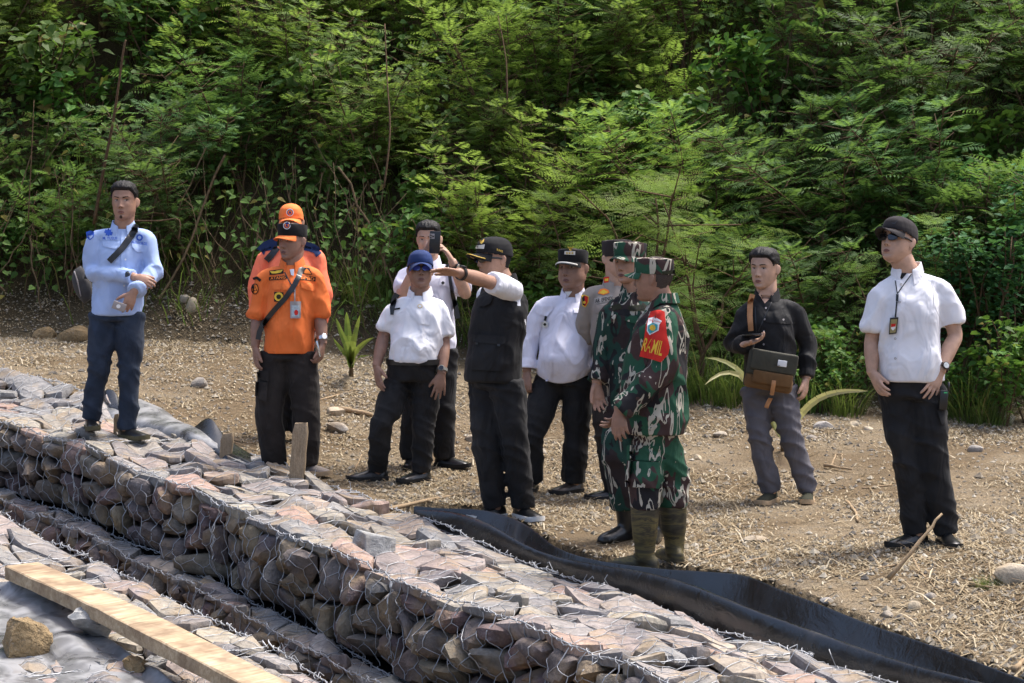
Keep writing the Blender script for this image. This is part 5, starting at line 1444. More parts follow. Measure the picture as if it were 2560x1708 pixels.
patch(e, [c((358, 885), (552, 862), (552, 905), (360, 922))], M_KPRINT, "name_tape", bv, .004); letters(e, "ATANG", c((374, 884), (540, 868), (540, 900), (374, 914)), M_OPRINT, bv, .006)
patch(e, [c((700, 862), (868, 885), (864, 932), (700, 908))], M_KPRINT, "name_tape", bv, .004); letters(e, "BPBD", c((708, 870), (856, 890), (852, 924), (708, 902)), M_OPRINT, bv, .006)
patch(e, [c((362, 815), (515, 795), (520, 845), (365, 862))], M_KPRINT, "wings_patch", bv, .004); patch(e, [c((368, 820), (430, 820), (440, 812), (455, 818), (512, 803), (490, 832), (450, 842), (430, 845), (390, 845))], M_YEL, "gold_wings", bv, .006)
patch(e, [c((745, 780), (800, 785), (830, 858), (728, 845))], M_KPRINT, "triangle_patch", bv, .004); patch(e, [c((770, 790), (800, 820), (818, 850), (742, 842), (750, 810))], M_OPRINT, "flame_emblem", bv, .006)
patch(e, [c((415, 1045), (518, 1050), (515, 1160), (415, 1150))], M_KPRINT, "badge_backing", bv, .004); patch(e, [circ(*c((465, 1098))[0], 11.2)], M_YEL, "round_badge", bv, .007); patch(e, [circ(*c((465, 1098))[0], 6)], M_TAPE, "badge_centre", bv, .009)
x, y = c((205, 1012))[0]; patch(e, [circ(x, y, 9.5, 14)], M_KPRINT, "sleeve_badge", bv, .005); patch(e, [circ(x, y, 7.5, 11.5)], M_OPRINT, "badge_ring", bv, .007); patch(e, [[(x, y - 9), (x + 6, y + 5), (x - 6, y + 5)]], M_KPRINT, "badge_triangle", bv, .009); patch(e, [[(x, y - 6), (x + 4, y + 4), (x - 4, y + 4)]], M_OPRINT, "badge_flame", bv, .011)
patch(e, band(c((185, 905), (225, 890), (268, 925)), 7), M_KPRINT, "shoulder_tab", bv, .005)
patch(e, band(c((720, 770), (690, 860), (640, 965), (540, 1110), (420, 1240), (300, 1385), (255, 1480), (240, 1565)), 13), M_FRAME, "bag_strap", bv, .012, 6, .005)
patch(e, band(c((528, 830), (570, 910), (605, 975), (635, 1050)), 3.2), M_FRAME, "lanyard", bv, .010); patch(e, band(c((638, 900), (642, 1000), (640, 1060), (640, 1150)), 3.5), M_CARD, "lanyard", bv, .010)
patch(e, [c((588, 1148), (708, 1148), (704, 1332), (592, 1332))], M_CARD, "id_card", bv, .016, 8, .006); patch(e, [c((606, 1192), (690, 1192), (688, 1314), (606, 1314))], M_PHOTO, "card_photo", bv, .018); patch(e, [circ(*c((655, 1270))[0], 5, 7)], M_RED, "card_print", bv, .019)
patch(e, [c((585, 800), (632, 795), (630, 870), (600, 860))], M_STEEL, "hanging_glasses", bv, .012)
watch(p2, 1, M_STEEL, M_WPRINT, .3, .034, (.5, -1, 0))
cp2 = field_cap(p2, M_BLKCAP, M_ORCAP, .038, .118, .104, L=.05); cb = [cap_bvh(p2, cp2)]; x, y = c((553, 322))[0]
patch(cp2, [circ(x, y, 9.6)], M_WPRINT, "round_badge", cb, .003); patch(cp2, [circ(x, y, 7.8)], M_DKBLUE, "badge_ring", cb, .005); patch(cp2, [circ(x, y, 6)], M_OPRINT, "badge_field", cb, .006); patch(cp2, [[(x, y - 4.5), (x + 4, y + 3), (x - 4, y + 3)]], M_DKBLUE, "badge_triangle", cb, .008)
c4 = crop(590, 830, .2488)
patch(e, [c4((208, 400), (325, 385), (330, 500), (215, 470))], DKBROWN, "cargo_flap", [p2['bt']], .022, 6, .016); patch(e, [c4((195, 500), (320, 505), (305, 715), (190, 640))], DKBROWN, "cargo_pocket", [p2['bt']], .030, 6, .024)
slab("phone", 797, 872, 12.50, .012, .11, .06, RY(rad(-12)), M_STEEL, "slim phone in the left hand of the orange-shirted man", "phone")

# 5 --- photographer with phone
p5 = person("man in white shirt behind the group holding up a phone to take a picture", 13.05, (1072, 600), (1072, 660), [(1014, 686), (1130, 686)], [(1006, 738, -.16), (1164, 734, -.14)], [(1062, 634, -.32), (1130, 652, -.32)],
    [dict(tip=(1090, 606, -.36), n=(.2, -.1, .3), curl=.75, thumb=.4), dict(tip=(1100, 600, -.36), n=(-.6, -.1, .2), curl=.6, thumb=.5)], (1078, 858), [(1034, 1015, -.03), (1112, 1015, -.03)], [(1026, 1140), (1112, 1140)], [rad(0), rad(58)], rad(0), WHITE2, BLACK, SK_L,
    hem=-.08, wid=.98, sleeve='short', arm_r=(.068, .06, .05), leg_r=(.096, .080, .070), hs=1.0, face=dict(yaw=rad(-8), pitch=rad(-4)), hair='full', collar=WHITE2, shoes=(M_LEATHER, M_SOLEB), seed=5)
e, bv = p5['e'], [p5['bv']]; c = crop(860, 530, .236)
ph, pc = slab("phone", 1087, 606, 12.60, .072, .150, .010, RY(rad(3)), M_FRAME, "black phone with three lenses held up in front of a face", "phone", None, .006)
mb = MB(); o = at(1080, 591, 12.585); mb.box(o, (.017, .003, .018)); mb.build("camera_bump", M_CARD, ph, False)
for dx, dz in ((-.008, .008), (-.008, -.008), (.008, 0)):
    mb = MB(); q = o + Vector((dx, -.004, dz)); mb.rings([[tuple(q + Vector((math.cos(t) * .0062, -h, math.sin(t) * .0062))) for t in [2 * math.pi * k / 12 for k in range(12)]] for h in (0, .003)]); mb.build("lens", M_LENS, ph)
patch(e, [c((1012, 700), (1135, 690), (1130, 800), (1062, 785), (1012, 778))], WHITE2, "pocket_flap", bv, .008, 6, .006); x, y = c((1048, 752))[0]; patch(e, [[(x, y - 5), (x + 5, y), (x, y + 5), (x - 5, y)]], M_KPRINT, "pocket_badge", bv, .014)
patch(e, band(c((1085, 560), (1115, 640), (1130, 760), (1150, 880), (1180, 980), (1205, 1130)), [9, 9, 8, 9, 12, 13]), M_FRAME, "backpack_strap", bv, .012, 6, .006)
watch(p5, 1, M_FRAME, M_STEEL, .2, .034, (.3, -1, .5))

# 4 --- man in white shirt and navy cap
p4 = person("man in white shirt, navy cap and glasses with bent left-leaning stance", 12.55, (1051, 677), (1050, 738), [(990, 770), (1098, 770)], [(960, 838, .02), (1110, 858, .0)], [(941, 918, -.08), (1104, 936, -.10)],
    [dict(tip=(950, 984, -.14), n=(.9, .6, 0), curl=.25, thumb=.75), dict(tip=(1094, 1004, -.12), n=(-.2, 1, 0), curl=.2, spread=.2, thumb=.7)], (1034, 925), [(955, 1064, -.12), (1060, 1066, -.02)], [(942, 1184), (1052, 1196)], [rad(-68), rad(-42)], rad(-8), WHITE, BLACK, SK_D,
    hem=.10, wid=.99, sleeve='short', arm_r=(.070, .06, .05), leg_r=(.098, .071, .064), belly=.07, hs=.99, face=dict(yaw=rad(6), pitch=rad(9), glasses=plain("blue_glass", (.05, .07, .38), .08, .8, .1), cheek=.6, lip=M_LIPD, sad=.3), hair='side', collar=WHITE, tucked=True,
    torso=[(-.16, .180, .13, 0), (0, .178, .128, 0), (.12, .176, .13, 0), (.3, .178, .128, 0), (.6, .182, .124, .005), (.74, .178, .118, .005), (.84, .156, .100, 0), (.90, .124, .086, -.003), (.95, .090, .074, -.006), (1.0, .066, .062, -.008)], shoes=(M_LEATHER, M_SOLEB), seed=4, tr_top=.125)
e, bv = p4['e'], [p4['bv']]
patch(e, band(c((565, 868), (530, 930), (512, 1010), (508, 1090)), [15, 14, 13, 8]), M_FRAME, "backpack_strap", bv, .012, 6, .006)
patch(e, [c((518, 1025), (594, 1012), (594, 1030), (520, 1042))], M_KPRINT, "name_tag", bv, .006); patch(e, [circ(*c((805, 998))[0], 6, 5)], M_YEL, "chest_badge", bv, .005); patch(e, [circ(*c((805, 998))[0], 4.6, 3.8)], M_WPRINT, "badge_field", bv, .007)
patch(e, band(c((690, 905), (672, 1100), (640, 1330), (610, 1540)), 10), WHITE, "button_placket", bv, .006, 6, .006)
patch(e, [c((760, 1030), (900, 1050), (930, 1130), (905, 1200), (770, 1180))], WHITE, "chest_pocket", bv, .006, 6, .006)
ball_cap(p4, M_NVCAP, M_NVCAP, zf=.040, zb=.0, droop=.030, L=.070)
watch(p4, 1, plain("grey_strap", (.16, .155, .14), .7, .3, .1), M_LENS, .0, .034, (-.1, -1, .1))
mb = MB(); rows = []
for k in range(33):
    q = 2 * math.pi * k / 32; a, b = .184, .148
    cc = p4['H'].lerp(p4['N'], .118) + p4['fwd'] * .030; rows.append([tuple(cc + p4['lef'] * (math.cos(q) * (a + h)) + p4['fwd'] * (math.sin(q) * (b + h)) + Vector((0, 0, w))) for h, w in ((-.006, -.018), (.004, -.018), (.004, .018), (-.006, .018))])
mb.rings(rows, cap=False); mb.build("belt", M_LEATHER, e, True, 50)

# 7 --- heavy man in white shirt and black patrol cap
p7 = person("heavy man in long-sleeved white shirt and black cap with silver braid", 12.4, (1432, 672), (1432, 742), [(1362, 764), (1490, 760)], [(1326, 838, .03), (1508, 850, .05)], [(1317, 930, -.05), (1484, 930, -.06)],
    [dict(tip=(1304, 996, -.08), n=(.8, .6, 0), curl=.9, thumb=.4), dict(tip=(1486, 996, -.06), n=(-.8, .5, 0), curl=.5)], (1412, 930), [(1328, 1090, -.10), (1440, 1084, -.02)], [(1330, 1196), (1434, 1212)], [rad(-10), rad(-48)], rad(-14), WHITE2, BLACK, SK_D,
    hem=-.13, wid=1.05, dep=1.06, sleeve='long', arm_r=(.068, .056, .050), leg_r=(.104, .082, .080), belly=.10, hs=1.10, face=dict(yaw=rad(-28), pitch=rad(2), cheek=1.3, jaw=1.15, sad=1, lip=M_LIPD, age=.6), hair='side', collar=WHITE2, cuff=True, shoes=(M_BRLEATH, M_SOLEB), seed=7, hemcurve=.06, tr_top=.05)
e, bv = p7['e'], [p7['bv']]; c = crop(1290, 590, .236)
patch(e, [c((202, 800), (250, 745), (400, 745), (385, 790), (325, 852), (260, 838))], WHITE2, "pocket_flap", bv, .010, 6, .010); patch(e, [c((610, 770), (672, 765), (672, 815), (615, 815))], WHITE2, "pocket_flap", bv, .008, 6, .008)
patch(e, band(c((520, 665), (450, 900), (380, 1150), (350, 1330), (345, 1540)), 15), WHITE2, "button_placket", bv, .007, 6, .007)
patch(e, band(c((318, 850), (305, 900)), 6), M_KPRINT, "medal_ribbon", bv, .010); patch(e, [star(*c((305, 938))[0], 10, 7, 6)], M_SILV, "medal", bv, .012, 6, .006); patch(e, [circ(*c((305, 938))[0], 3.5)], M_TAPE, "medal_centre", bv, .016)
patch(e, [c((515, 590), (595, 588), (545, 655))], M_WPRINT, "undershirt", bv + [p7['bb']], .006)
cp7 = field_cap(p7, M_BLKCAP, M_BLKCAP, .040, .114, .106, L=.05, edge=M_SILV); cb = [cap_bvh(p7, cp7)]
patch(cp7, [c((515, 160), (628, 162), (626, 202), (512, 195))], M_SILV, "insignia_plate", cb, .004); 
for q in (540, 568, 598): patch(cp7, [star(*c((q, 182))[0], 4, 1.8, 5)], M_GOLD, "insignia_star", cb, .007)
patch(cp7, [c((545, 98), (555, 118), (575, 122), (598, 118), (608, 98), (604, 128), (590, 138), (594, 150), (578, 158), (560, 150), (565, 138), (550, 128))], M_GOLD, "eagle_emblem", cb, .005)

# 8 --- police officer behind
p8 = person("police officer in taupe uniform and dark cap half hidden behind two soldiers", 12.2, (1542, 648), (1540, 714), [(1478, 737), (1600, 738)], [(1458, 820, .06), (1626, 830, .06)], [(1500, 882, .22), (1580, 890, .22)],
    [dict(tip=(1530, 905, .24), n=(0, 1, 0), curl=.6), dict(tip=(1556, 910, .26), n=(0, 1, 0), curl=.6)], (1548, 920), [(1518, 1080, -.02), (1582, 1080, -.02)], [(1540, 1214), (1590, 1210)], [rad(-78), rad(-10)], rad(14), KHAKI, DKBROWN, SK_L,
    hem=.06, wid=.98, sleeve='long', arm_r=(.070, .058, .050), leg_r=(.10, .082, .072), hs=1.02, face=dict(yaw=rad(28), pitch=0), hair='side', collar=KHAKI, tucked=True, shoes=(M_LEATHER, M_SOLEB), seed=8, belly=.03)
e, bv = p8['e'], [p8['bv']]; c = crop(1430, 570, .2615)
patch(e, [c((88, 645), (122, 638), (160, 655), (158, 712), (128, 760), (98, 745))], M_YEL, "sleeve_badge", bv, .005); patch(e, [c((94, 655), (122, 646), (122, 748), (102, 735))], M_KPRINT, "badge_half", bv, .007); patch(e, [c((122, 646), (154, 660), (150, 708), (128, 748), (122, 748))], M_RED, "badge_half", bv, .007); patch(e, [circ(*c((118, 712))[0], 3.6)], M_YEL, "badge_centre", bv, .009)
patch(e, [c((246, 625), (270, 585), (300, 578), (345, 585), (358, 620), (300, 642))], M_OPRINT, "wreath_badge", bv, .005); patch(e, [c((258, 620), (302, 588), (346, 615), (300, 632))], M_YEL, "wreath_centre", bv, .007)
patch(e, [c((212, 672), (390, 645), (386, 692), (214, 730))], plain("taupe_tape", (.33, .30, .27), .9, .1, .05), "name_tape", bv, .004); letters(e, "AR. EFENDI", c((222, 680), (386, 652), (384, 688), (222, 718)), M_KPRINT, bv, .006)
patch(e, [c((216, 738), (372, 718), (365, 790), (222, 815))], KHAKI, "pocket_flap", bv, .009, 6, .009); patch(e, [circ(*c((310, 858))[0], 8)], M_YEL, "round_badge", bv, .006); patch(e, [circ(*c((310, 858))[0], 6)], M_RED, "badge_field", bv, .008)
patch(e, [c((303, 472), (355, 465), (350, 520), (305, 525))], M_RED, "collar_tab", bv, .030, 6, .004); patch(e, [c((312, 486), (348, 482), (346, 506), (313, 510))], M_YEL, "rank_bar", bv, .034)
field_cap(p8, M_DKCAP, None, .022, .120, .112, flare=1.06, brim=False, back=.0)

# 6 --- man in black vest pointing
p6 = person("man in black vest over white shirt, sunglasses and gold-braided cap pointing left", 11.4, (1236, 650), (1258, 708), [(1210, 738, .16), (1288, 726, -.10)], [(1170, 800, .16), (1212, 702, -.36)], [(1168, 870, .06), (1143, 681, -.58)],
    [None, dict(tip=(1072, 667, -.70), n=(0, -.35, -1), curl=.12, spread=.22, thumb=.55, tc=.1)], (1238, 935), [(1216, 1108, -.02), (1288, 1112, -.06)], [(1238, 1256), (1306, 1264)], [rad(-50), rad(32)], rad(-38), WHITE, BLACK, SK_M,
    hem=.30, wid=.97, sleeve='short', arm_r=(.072, .06, .05), leg_r=(.104, .080, .070), hs=1.02, face=dict(yaw=rad(-62), pitch=rad(0), sun=1, jaw=1.05, cheek=.5), hair='side', collar=BLACK2, shoes=(M_LEATHER, M_SOLEW), seed=6, belly=.02, skip_arm=0, fold=1.0, tr_top=.1)
def vest():
    r = p6; H, N, lef, fwd = r['H'], r['N'], r['lef'], r['fwd']; up = Vector((0, 0, 1)); mb = MB(); rg = []
    for t, a, b, o in [(-.08, .178, .150, .01), (.0, .178, .150, .015), (.15, .174, .146, .02), (.35, .174, .142, .02), (.55, .180, .138, .015), (.7, .182, .130, .01), (.80, .168, .112, .005), (.87, .150, .104, 0), (.93, .110, .090, 0), (.98, .082, .076, -.005)]:
        c = H.lerp(N, t) + fwd * o
        rg.append([tuple(c + lef * (math.copysign(abs(math.cos(q)) ** .85, math.cos(q)) * a) + fwd * (math.copysign(abs(math.sin(q)) ** .9, math.sin(q)) * b)) for q in [2 * math.pi * k / 24 for k in range(24)]])
    mb.rings(rg)
    Nb = H.lerp(N, .95)
    for i in (0, 1): mb.tube([Nb - up * .02, Nb.lerp(r['S'][i], .5), r['S'][i].lerp(Nb, .22)], [.070, .070, .066], 14, sub=3)
    V, Fc, Nn = remesh(mb, .0105, 3)
    d = .014 * (ridge(V @ np.array([[5, 0, 2], [0, 5, 2], [-3, 2, 5]]) + 4.2, 61) ** 3 - .3); V = V + Nn * d[:, None]
    r['vest'] = mk("vest", V, Fc, BLACK2, r['e'], True); r['bw'] = BVHTree.FromPolygons(V.tolist(), Fc)
vest()
e = p6['e']; bv = [p6['bw']]; c = crop(1060, 570, .2488)
patch(e, [c((475, 1068), (820, 1085), (815, 1150), (790, 1172), (500, 1150), (475, 1130))], BLACK2, "pocket_flap", bv, .022, 8, .018); patch(e, [c((490, 1150), (808, 1170), (800, 1440), (470, 1425))], BLACK2, "vest_pocket", bv, .016, 8, .014)
patch(e, [c((545, 690), (660, 660), (690, 700), (665, 760), (600, 790), (548, 785))], BLACK2, "chest_flap", bv, .018, 8, .014)
patch(e, [c((510, 1150), (540, 1152), (540, 1172), (510, 1170))], M_FRAME, "strap_tab", bv, .028, 8, .006); patch(e, [c((735, 1165), (765, 1168), (765, 1190), (735, 1188))], M_FRAME, "strap_tab", bv, .028, 8, .006)
watch(p6, 1, M_FRAME, M_LENS, .2, .036, (0, -.3, 1))
cp6 = ball_cap(p6, M_BLKCAP, M_BLKCAP, zf=.040, zb=.012, L=.076, droop=.022); cb = [cap_bvh(p6, cp6)]
rows = [];
for k in range(2, 23):
    q = (k / 24 - .5) * 2.25; x0, y0 = .078 * math.sin(q) * 1.05, .099 * math.cos(q) + .007; f = .86
    ext = .076 * f * max(0.0, math.cos(q * 1.36)) ** .55; x = x0 * (1 + .12 * f); y = y0 + ext; rows.append((x, y, .040 + .005 - .022 * f * .55 - .9 * .022 * (x / .06) ** 2 * (.25 + .75 * f)))
mb = MB(); mb.tube(p6['toW'](rows).tolist(), [(.010, .003)] * len(rows), 8, flat=None); mb.build("gold_braid", M_GOLD, cp6)
patch(cp6, [c((522, 178), (612, 165), (602, 210), (520, 206))], M_SILV, "insignia_plate", cb, .004); patch(cp6, [c((560, 118), (582, 130), (606, 108), (600, 140), (578, 162), (562, 150))], M_GOLD, "eagle_emblem", cb, .004); letters(cp6, "BUPATI", c((732, 205), (792, 228), (792, 250), (732, 228)), M_GOLD, cb, .004)

# 9 --- soldier facing left
p9 = person("soldier in dark camouflage uniform and patrol cap facing left behind another soldier", 10.8, (1575, 657), (1586, 731), [(1534, 768, .04), (1654, 766, .02)], [(1510, 868, .06), (1672, 880, .05)], [(1492, 960, -.02), (1660, 980, -.05)],
    [dict(tip=(1500, 1038, -.05), n=(.35, -1, 0), curl=.35, thumb=.45), dict(tip=(1650, 1050, -.06), n=(-1, 0, 0))], (1592, 985), [(1545, 1130, -.03), (1632, 1130, -.02)], [(1566, 1296), (1640, 1296)], [rad(-52), rad(-15)], rad(-22), CAMOD, CAMOD, SK_M,
    hem=-.10, wid=1.0, sleeve='long', arm_r=(.074, .062, .054), leg_r=(.102, .084, .074), hs=1.0, face=dict(yaw=rad(-38), pitch=rad(0), cheek=.3, lip=M_LIPD), hair='side', collar=CAMOD, cuff=True, shoes=[(M_LEATHER, None, 'boot', .55, .062), (M_LEATHER, None, 'boot', .55, .062)], seed=9, boots=.82, fold=1.2)
e, bv = p9['e'], [p9['bv']]; c = crop(1430, 570, .2615)
patch(e, [c((500, 880), (560, 835), (620, 838), (648, 920), (570, 908))], CAMO, "pocket_flap", bv, .010, 8, .009); patch(e, [c((340, 905), (400, 830), (440, 820), (420, 860), (360, 920))], CAMO, "pocket_flap", bv, .010, 8, .009)
patch(e, [c((535, 745), (700, 730), (698, 790), (545, 795))], M_TAPE, "name_tape", bv, .005); letters(e, "TNI-AD", c((548, 752), (692, 738), (690, 780), (556, 786)), M_KPRINT, bv, .007)
patch(e, band(c((380, 770), (470, 745)), 14), M_TAPE, "name_tape", bv, .005)
field_cap(p9, CAMO, CAMO, .040, .116, .110, L=.056, flare=1.05)

# 10 --- soldier with red armband, seen from behind his left side
p10 = person("soldier in camouflage and rubber boots with red armband, seen from behind his left side", 10.1, (1634, 698), (1656, 760), [(1652, 800, .17), (1668, 798, -.17)], [(1640, 930, .16), (1655, 925, -.20)], [(1560, 1020, .06), (1548, 1028, -.20)],
    [dict(tip=(1520, 1070, .02), n=(0, .5, 1), curl=.5), dict(tip=(1552, 1085, -.22), n=(.3, 1, .3), curl=.45, thumb=.4)], (1640, 1020), [(1612, 1190, -.05), (1678, 1192, .08)], [(1612, 1392, -.05), (1686, 1394, .08)], [rad(-118), rad(-160)], rad(-108), CAMO, CAMO, SK_D,
    hem=-.24, wid=.98, dep=1.1, sleeve='long', arm_r=(.080, .070, .058), leg_r=(.104, .092, .082), belly=.04, hs=1.0, face=dict(yaw=rad(-112), pitch=rad(0)), hair='grey', collar=CAMO, cuff=True, shoes=[(BOOTC, None, 'boot', .36, .078), (BOOTC, None, 'boot', .36, .078)], seed=10, boots=.44, fold=1.2,
    torso=[(-.26, .182, .150, 0), (0, .180, .148, 0), (.2, .176, .142, 0), (.4, .178, .140, 0), (.6, .186, .138, 0), (.74, .184, .128, 0), (.84, .162, .106, 0), (.90, .128, .092, -.003), (.95, .092, .08, -.004), (1.0, .068, .066, -.005)])
e, bv = p10['e'], [p10['bv']]
patch(e, [c((728, 860), (750, 800), (800, 785), (850, 785), (885, 800), (895, 880), (905, 1010), (935, 1140), (920, 1210), (850, 1285), (780, 1262), (645, 1228), (690, 1050), (705, 940))], M_RED, "armband", bv, .010, 7, .008); ab = [p10['bv']]
patch(e, [c((732, 862), (790, 850), (860, 890), (835, 925), (828, 980), (742, 1026), (715, 985), (720, 920))], M_WPRINT, "unit_badge", bv, .014, 6); patch(e, [c((728, 930), (770, 905), (820, 925), (815, 975), (745, 1012), (724, 980))], M_CYAN, "badge_shield", bv, .016, 6); patch(e, [circ(*c((770, 955))[0], 7.5)], M_YEL, "badge_tiger", bv, .018)
letters(e, "SILIWANGI", c((742, 872), (850, 895), (844, 908), (738, 884)), M_RED, bv, .017)
letters(e, "RAMIL", c((700, 1050), (885, 1085), (855, 1225), (660, 1170)), M_YEL, bv, .014)
patch(e, [crop(1430, 960, .306)((445, 500), (722, 508), (725, 632), (448, 620))[0:4]], CAMO, "cargo_flap", [p10['bt']], .016, 8, .014); patch(e, [crop(1430, 960, .306)((450, 628), (720, 640), (715, 855), (430, 840))], CAMO, "cargo_pocket", [p10['bt']], .020, 8, .018)
cp10 = field_cap(p10, CAMO, CAMO, .036, .112, .106, L=.060, flare=1.0); cb = [cap_bvh(p10, cp10)]
patch(cp10, [c((862, 415), (985, 400), (985, 440), (862, 445))], M_TAPE, "name_tape", cb, .004)

# 11 --- young man in black shirt with messenger bag
p11 = person("young man in black shirt and grey trousers holding a phone at his chest", 12.25, (1912, 674), (1917, 743), [(1862, 778), (1986, 776)], [(1838, 866, .02), (2018, 872, .04)], [(1862, 860, -.22), (2016, 948, -.04)],
    [dict(tip=(1905, 850, -.28), n=(-.1, -.2, 1), curl=.45, thumb=.9), dict(tip=(2010, 1012, -.08), n=(-.9, .5, 0), curl=.6)], (1922, 952), [(1902, 1096, -.03), (1976, 1090, -.05)], [(1926, 1226), (2020, 1226)], [rad(-28), rad(-12)], rad(-12), BLACK2, GREYP, SK_L,
    hem=-.06, wid=.98, sleeve='long', arm_r=(.068, .054, .047), leg_r=(.093, .071, .060), hs=1.06, face=dict(yaw=rad(-34), pitch=0, look=0, mouth=.022), hair='full', collar=BLACK2, cuff=True, shoes=(M_OLIVE, M_SOLEG), seed=11, tr_top=.05, fold=1.15)
e, bv = p11['e'], [p11['bv']]; c = crop(1780, 600, .2423)
patch(e, [c((535, 830), (715, 842), (860, 848), (850, 870), (700, 862), (560, 850))], BLACK2, "pocket_flap", bv, .008, 7, .008)
for q in ((556, 702), (542, 818), (535, 942), (533, 1078), (738, 822)): patch(e, [circ(*c(q)[0], 2.6)], M_CARD, "button", bv, .008)
patch(e, band(c((445, 690), (450, 800), (458, 960)), 2.5), M_FRAME, "lanyard", bv, .012); patch(e, band(c((615, 640), (540, 800), (478, 945)), 2.2), M_FRAME, "lanyard", bv, .012)
patch(e, band(c((420, 560), (395, 640), (390, 780), (402, 940)), [13, 14, 14, 13]), M_TAN, "bag_strap", bv + [p11['bb']], .012, 7, .006)
patch(e, [c((480, 560), (545, 655), (640, 560), (600, 520), (510, 520))], SK_L, "open_neck", bv, .004, 7)
slab("phone", 1881, 838, 11.98, .075, .010, .15, RZ(rad(20)) @ RX(rad(-6)), M_FRAME, "black phone held flat in the hand of the man in black", "phone", None, .004)
def msg_bag():
    o = at(1928, 928, 12.02); R_ = RZ(rad(-10)) @ RY(rad(9)); T_ = lambda x, y, z: o + R_ @ Vector((x, y, z))
    b = empty("messenger_bag", T_(0, 0, -.11), "olive canvas messenger bag with brown base at the young man's hip", "bag")
    def sh(name, x0, x1, z0, z1, y0, y1, mat, bev=.02):
        mb = MB(); mb.box((0, 0, 0), ((x1 - x0) / 2, (y1 - y0) / 2, (z1 - z0) / 2))
        me = mods_to_mesh(mb.mesh(), [('BEVEL', dict(width=bev, segments=3)), ('SUBSURF', dict(levels=1, subdivision_type='SIMPLE'))])
        V = np.array([tuple(T_(v.co.x + (x0 + x1) / 2, v.co.y + (y0 + y1) / 2, v.co.z + (z0 + z1) / 2)) for v in me.vertices]); Fc = [tuple(p.vertices) for p in me.polygons]; bpy.data.meshes.remove(me)
        V = V + .008 * np.stack([fbm(V * 9, 1), fbm(V * 9, 2), fbm(V * 9, 3)], 1); return mk(name, V, Fc, mat, b, True, sharp=50)
    sh("pouch", -.158, .152, -.04, .125, -.05, .05, M_CANV); fl = sh("flap", -.135, .158, .0, .128, -.072, -.046, M_CANV, .012); sh("base", -.160, .150, -.125, -.028, -.054, .052, M_BRCAN, .03)
    sh("front_pocket", -.11, .145, -.085, .0, -.075, -.05, M_BRCAN, .012)
    for x, z, h in ((.03, -.14, .05), (.022, -.20, .028)):
        pass
    mb = MB(); mb.tube([T_(.03, -.077, -.05), T_(.03, -.072, -.11), T_(.028, -.05, -.16), T_(.015, -.045, -.20), T_(.008, -.045, -.235)], [(.014, .0025)] * 5, 8, flat=R_ @ Vector((1, 0, 0)), sub=2); mb.build("strap_end", M_TAN, b)
    mb = MB(); mb.box(T_(.027, -.052, -.155), (.018, .006, .012), R_); mb.build("buckle", M_FRAME, b, False)
    sh("label_patch", .035, .092, .045, .085, -.080, -.071, M_WPRINT, .003)
    bb = [BVHTree.FromPolygons([tuple(v.co + BASE[b]) for v in ch.data.vertices], [tuple(p.vertices) for p in ch.data.polygons]) for ch in b.children if ch.name.startswith("label_patch")]
    x, y = 1942, 912; letters(b, "LOGBOOK", [(x - 7, y - 1), (x + 8, y + 1), (x + 8, y + 4), (x - 7, y + 2)], M_KPRINT, bb, .002)
msg_bag()

# 12 --- man at right in white shirt and black cap
p12 = person("man at far right in white shirt, black cap and sunglasses with thumbs in pockets", 10.15, (2246, 606), (2268, 682), [(2208, 726), (2350, 720)], [(2180, 848, .02), (2388, 836, .0)], [(2180, 934, -.02), (2350, 930, -.10)],
    [dict(tip=(2212, 1000, -.14), n=(.9, .5, .3), curl=.35, thumb=.5, tc=.6), dict(tip=(2318, 1005, -.16), n=(-.3, 1, .1), curl=.22, spread=.22, thumb=.35, tc=.5)], (2280, 952), [(2264, 1130, -.02), (2328, 1132, -.05)], [(2290, 1310), (2364, 1306)], [rad(-58), rad(4)], rad(-14), WHITE, BLACK, SK_L,
    hem=.0, wid=1.0, sleeve='short', arm_r=(.074, .06, .05), leg_r=(.098, .076, .066), belly=.03, hs=.99, face=dict(yaw=rad(-48), pitch=rad(15), sun=1, cheek=.5, sad=.5), hair='side', collar=WHITE, shoes=(M_LEATHER, M_SOLEB), seed=12, tr_top=.06)
e, bv = p12['e'], [p12['bv']]; c = crop(2120, 530, .2743)
patch(e, band(c((470, 620), (455, 900), (432, 1150), (420, 1480)), 13), WHITE, "button_placket", bv, .006, 7, .006)
for q in ((484, 660), (469, 822), (430, 1155), (431, 1335)): patch(e, [circ(*c(q)[0], 3.0)], M_CARD, "button", bv, .011); patch(e, [circ(*c(q)[0], 1.4)], M_WPRINT, "button_hole", bv, .012)
patch(e, [c((440, 560), (540, 555), (490, 615))], M_KPRINT, "undershirt", bv + [p12['bb']], .006)
patch(e, band(c((430, 625), (450, 745)), 2.6), M_FRAME, "lanyard", bv, .010); patch(e, band(c((580, 565), (510, 660), (450, 745)), 2.6), M_FRAME, "lanyard", bv, .010); patch(e, [c((438, 748), (462, 750), (458, 815), (435, 812))], M_FRAME, "lanyard_slider", bv, .014, 6, .006); patch(e, band(c((445, 815), (440, 870), (432, 960)), 4), M_FRAME, "lanyard_clip", bv, .012)
patch(e, [c((382, 965), (460, 960), (442, 1108), (372, 1118))], M_FRAME, "id_card", bv, .018, 7, .006); patch(e, [c((390, 980), (450, 976), (435, 1098), (380, 1106))], plain("card_gold", (.28, .24, .11), .5, .4, .1), "card_face", bv, .020); patch(e, [c((392, 1030), (436, 1026), (432, 1060), (410, 1082), (392, 1064))], M_WPRINT, "card_shield", bv, .022); patch(e, [c((394, 1022), (436, 1018), (432, 1045), (392, 1050))], M_RED, "card_shield_top", bv, .023)
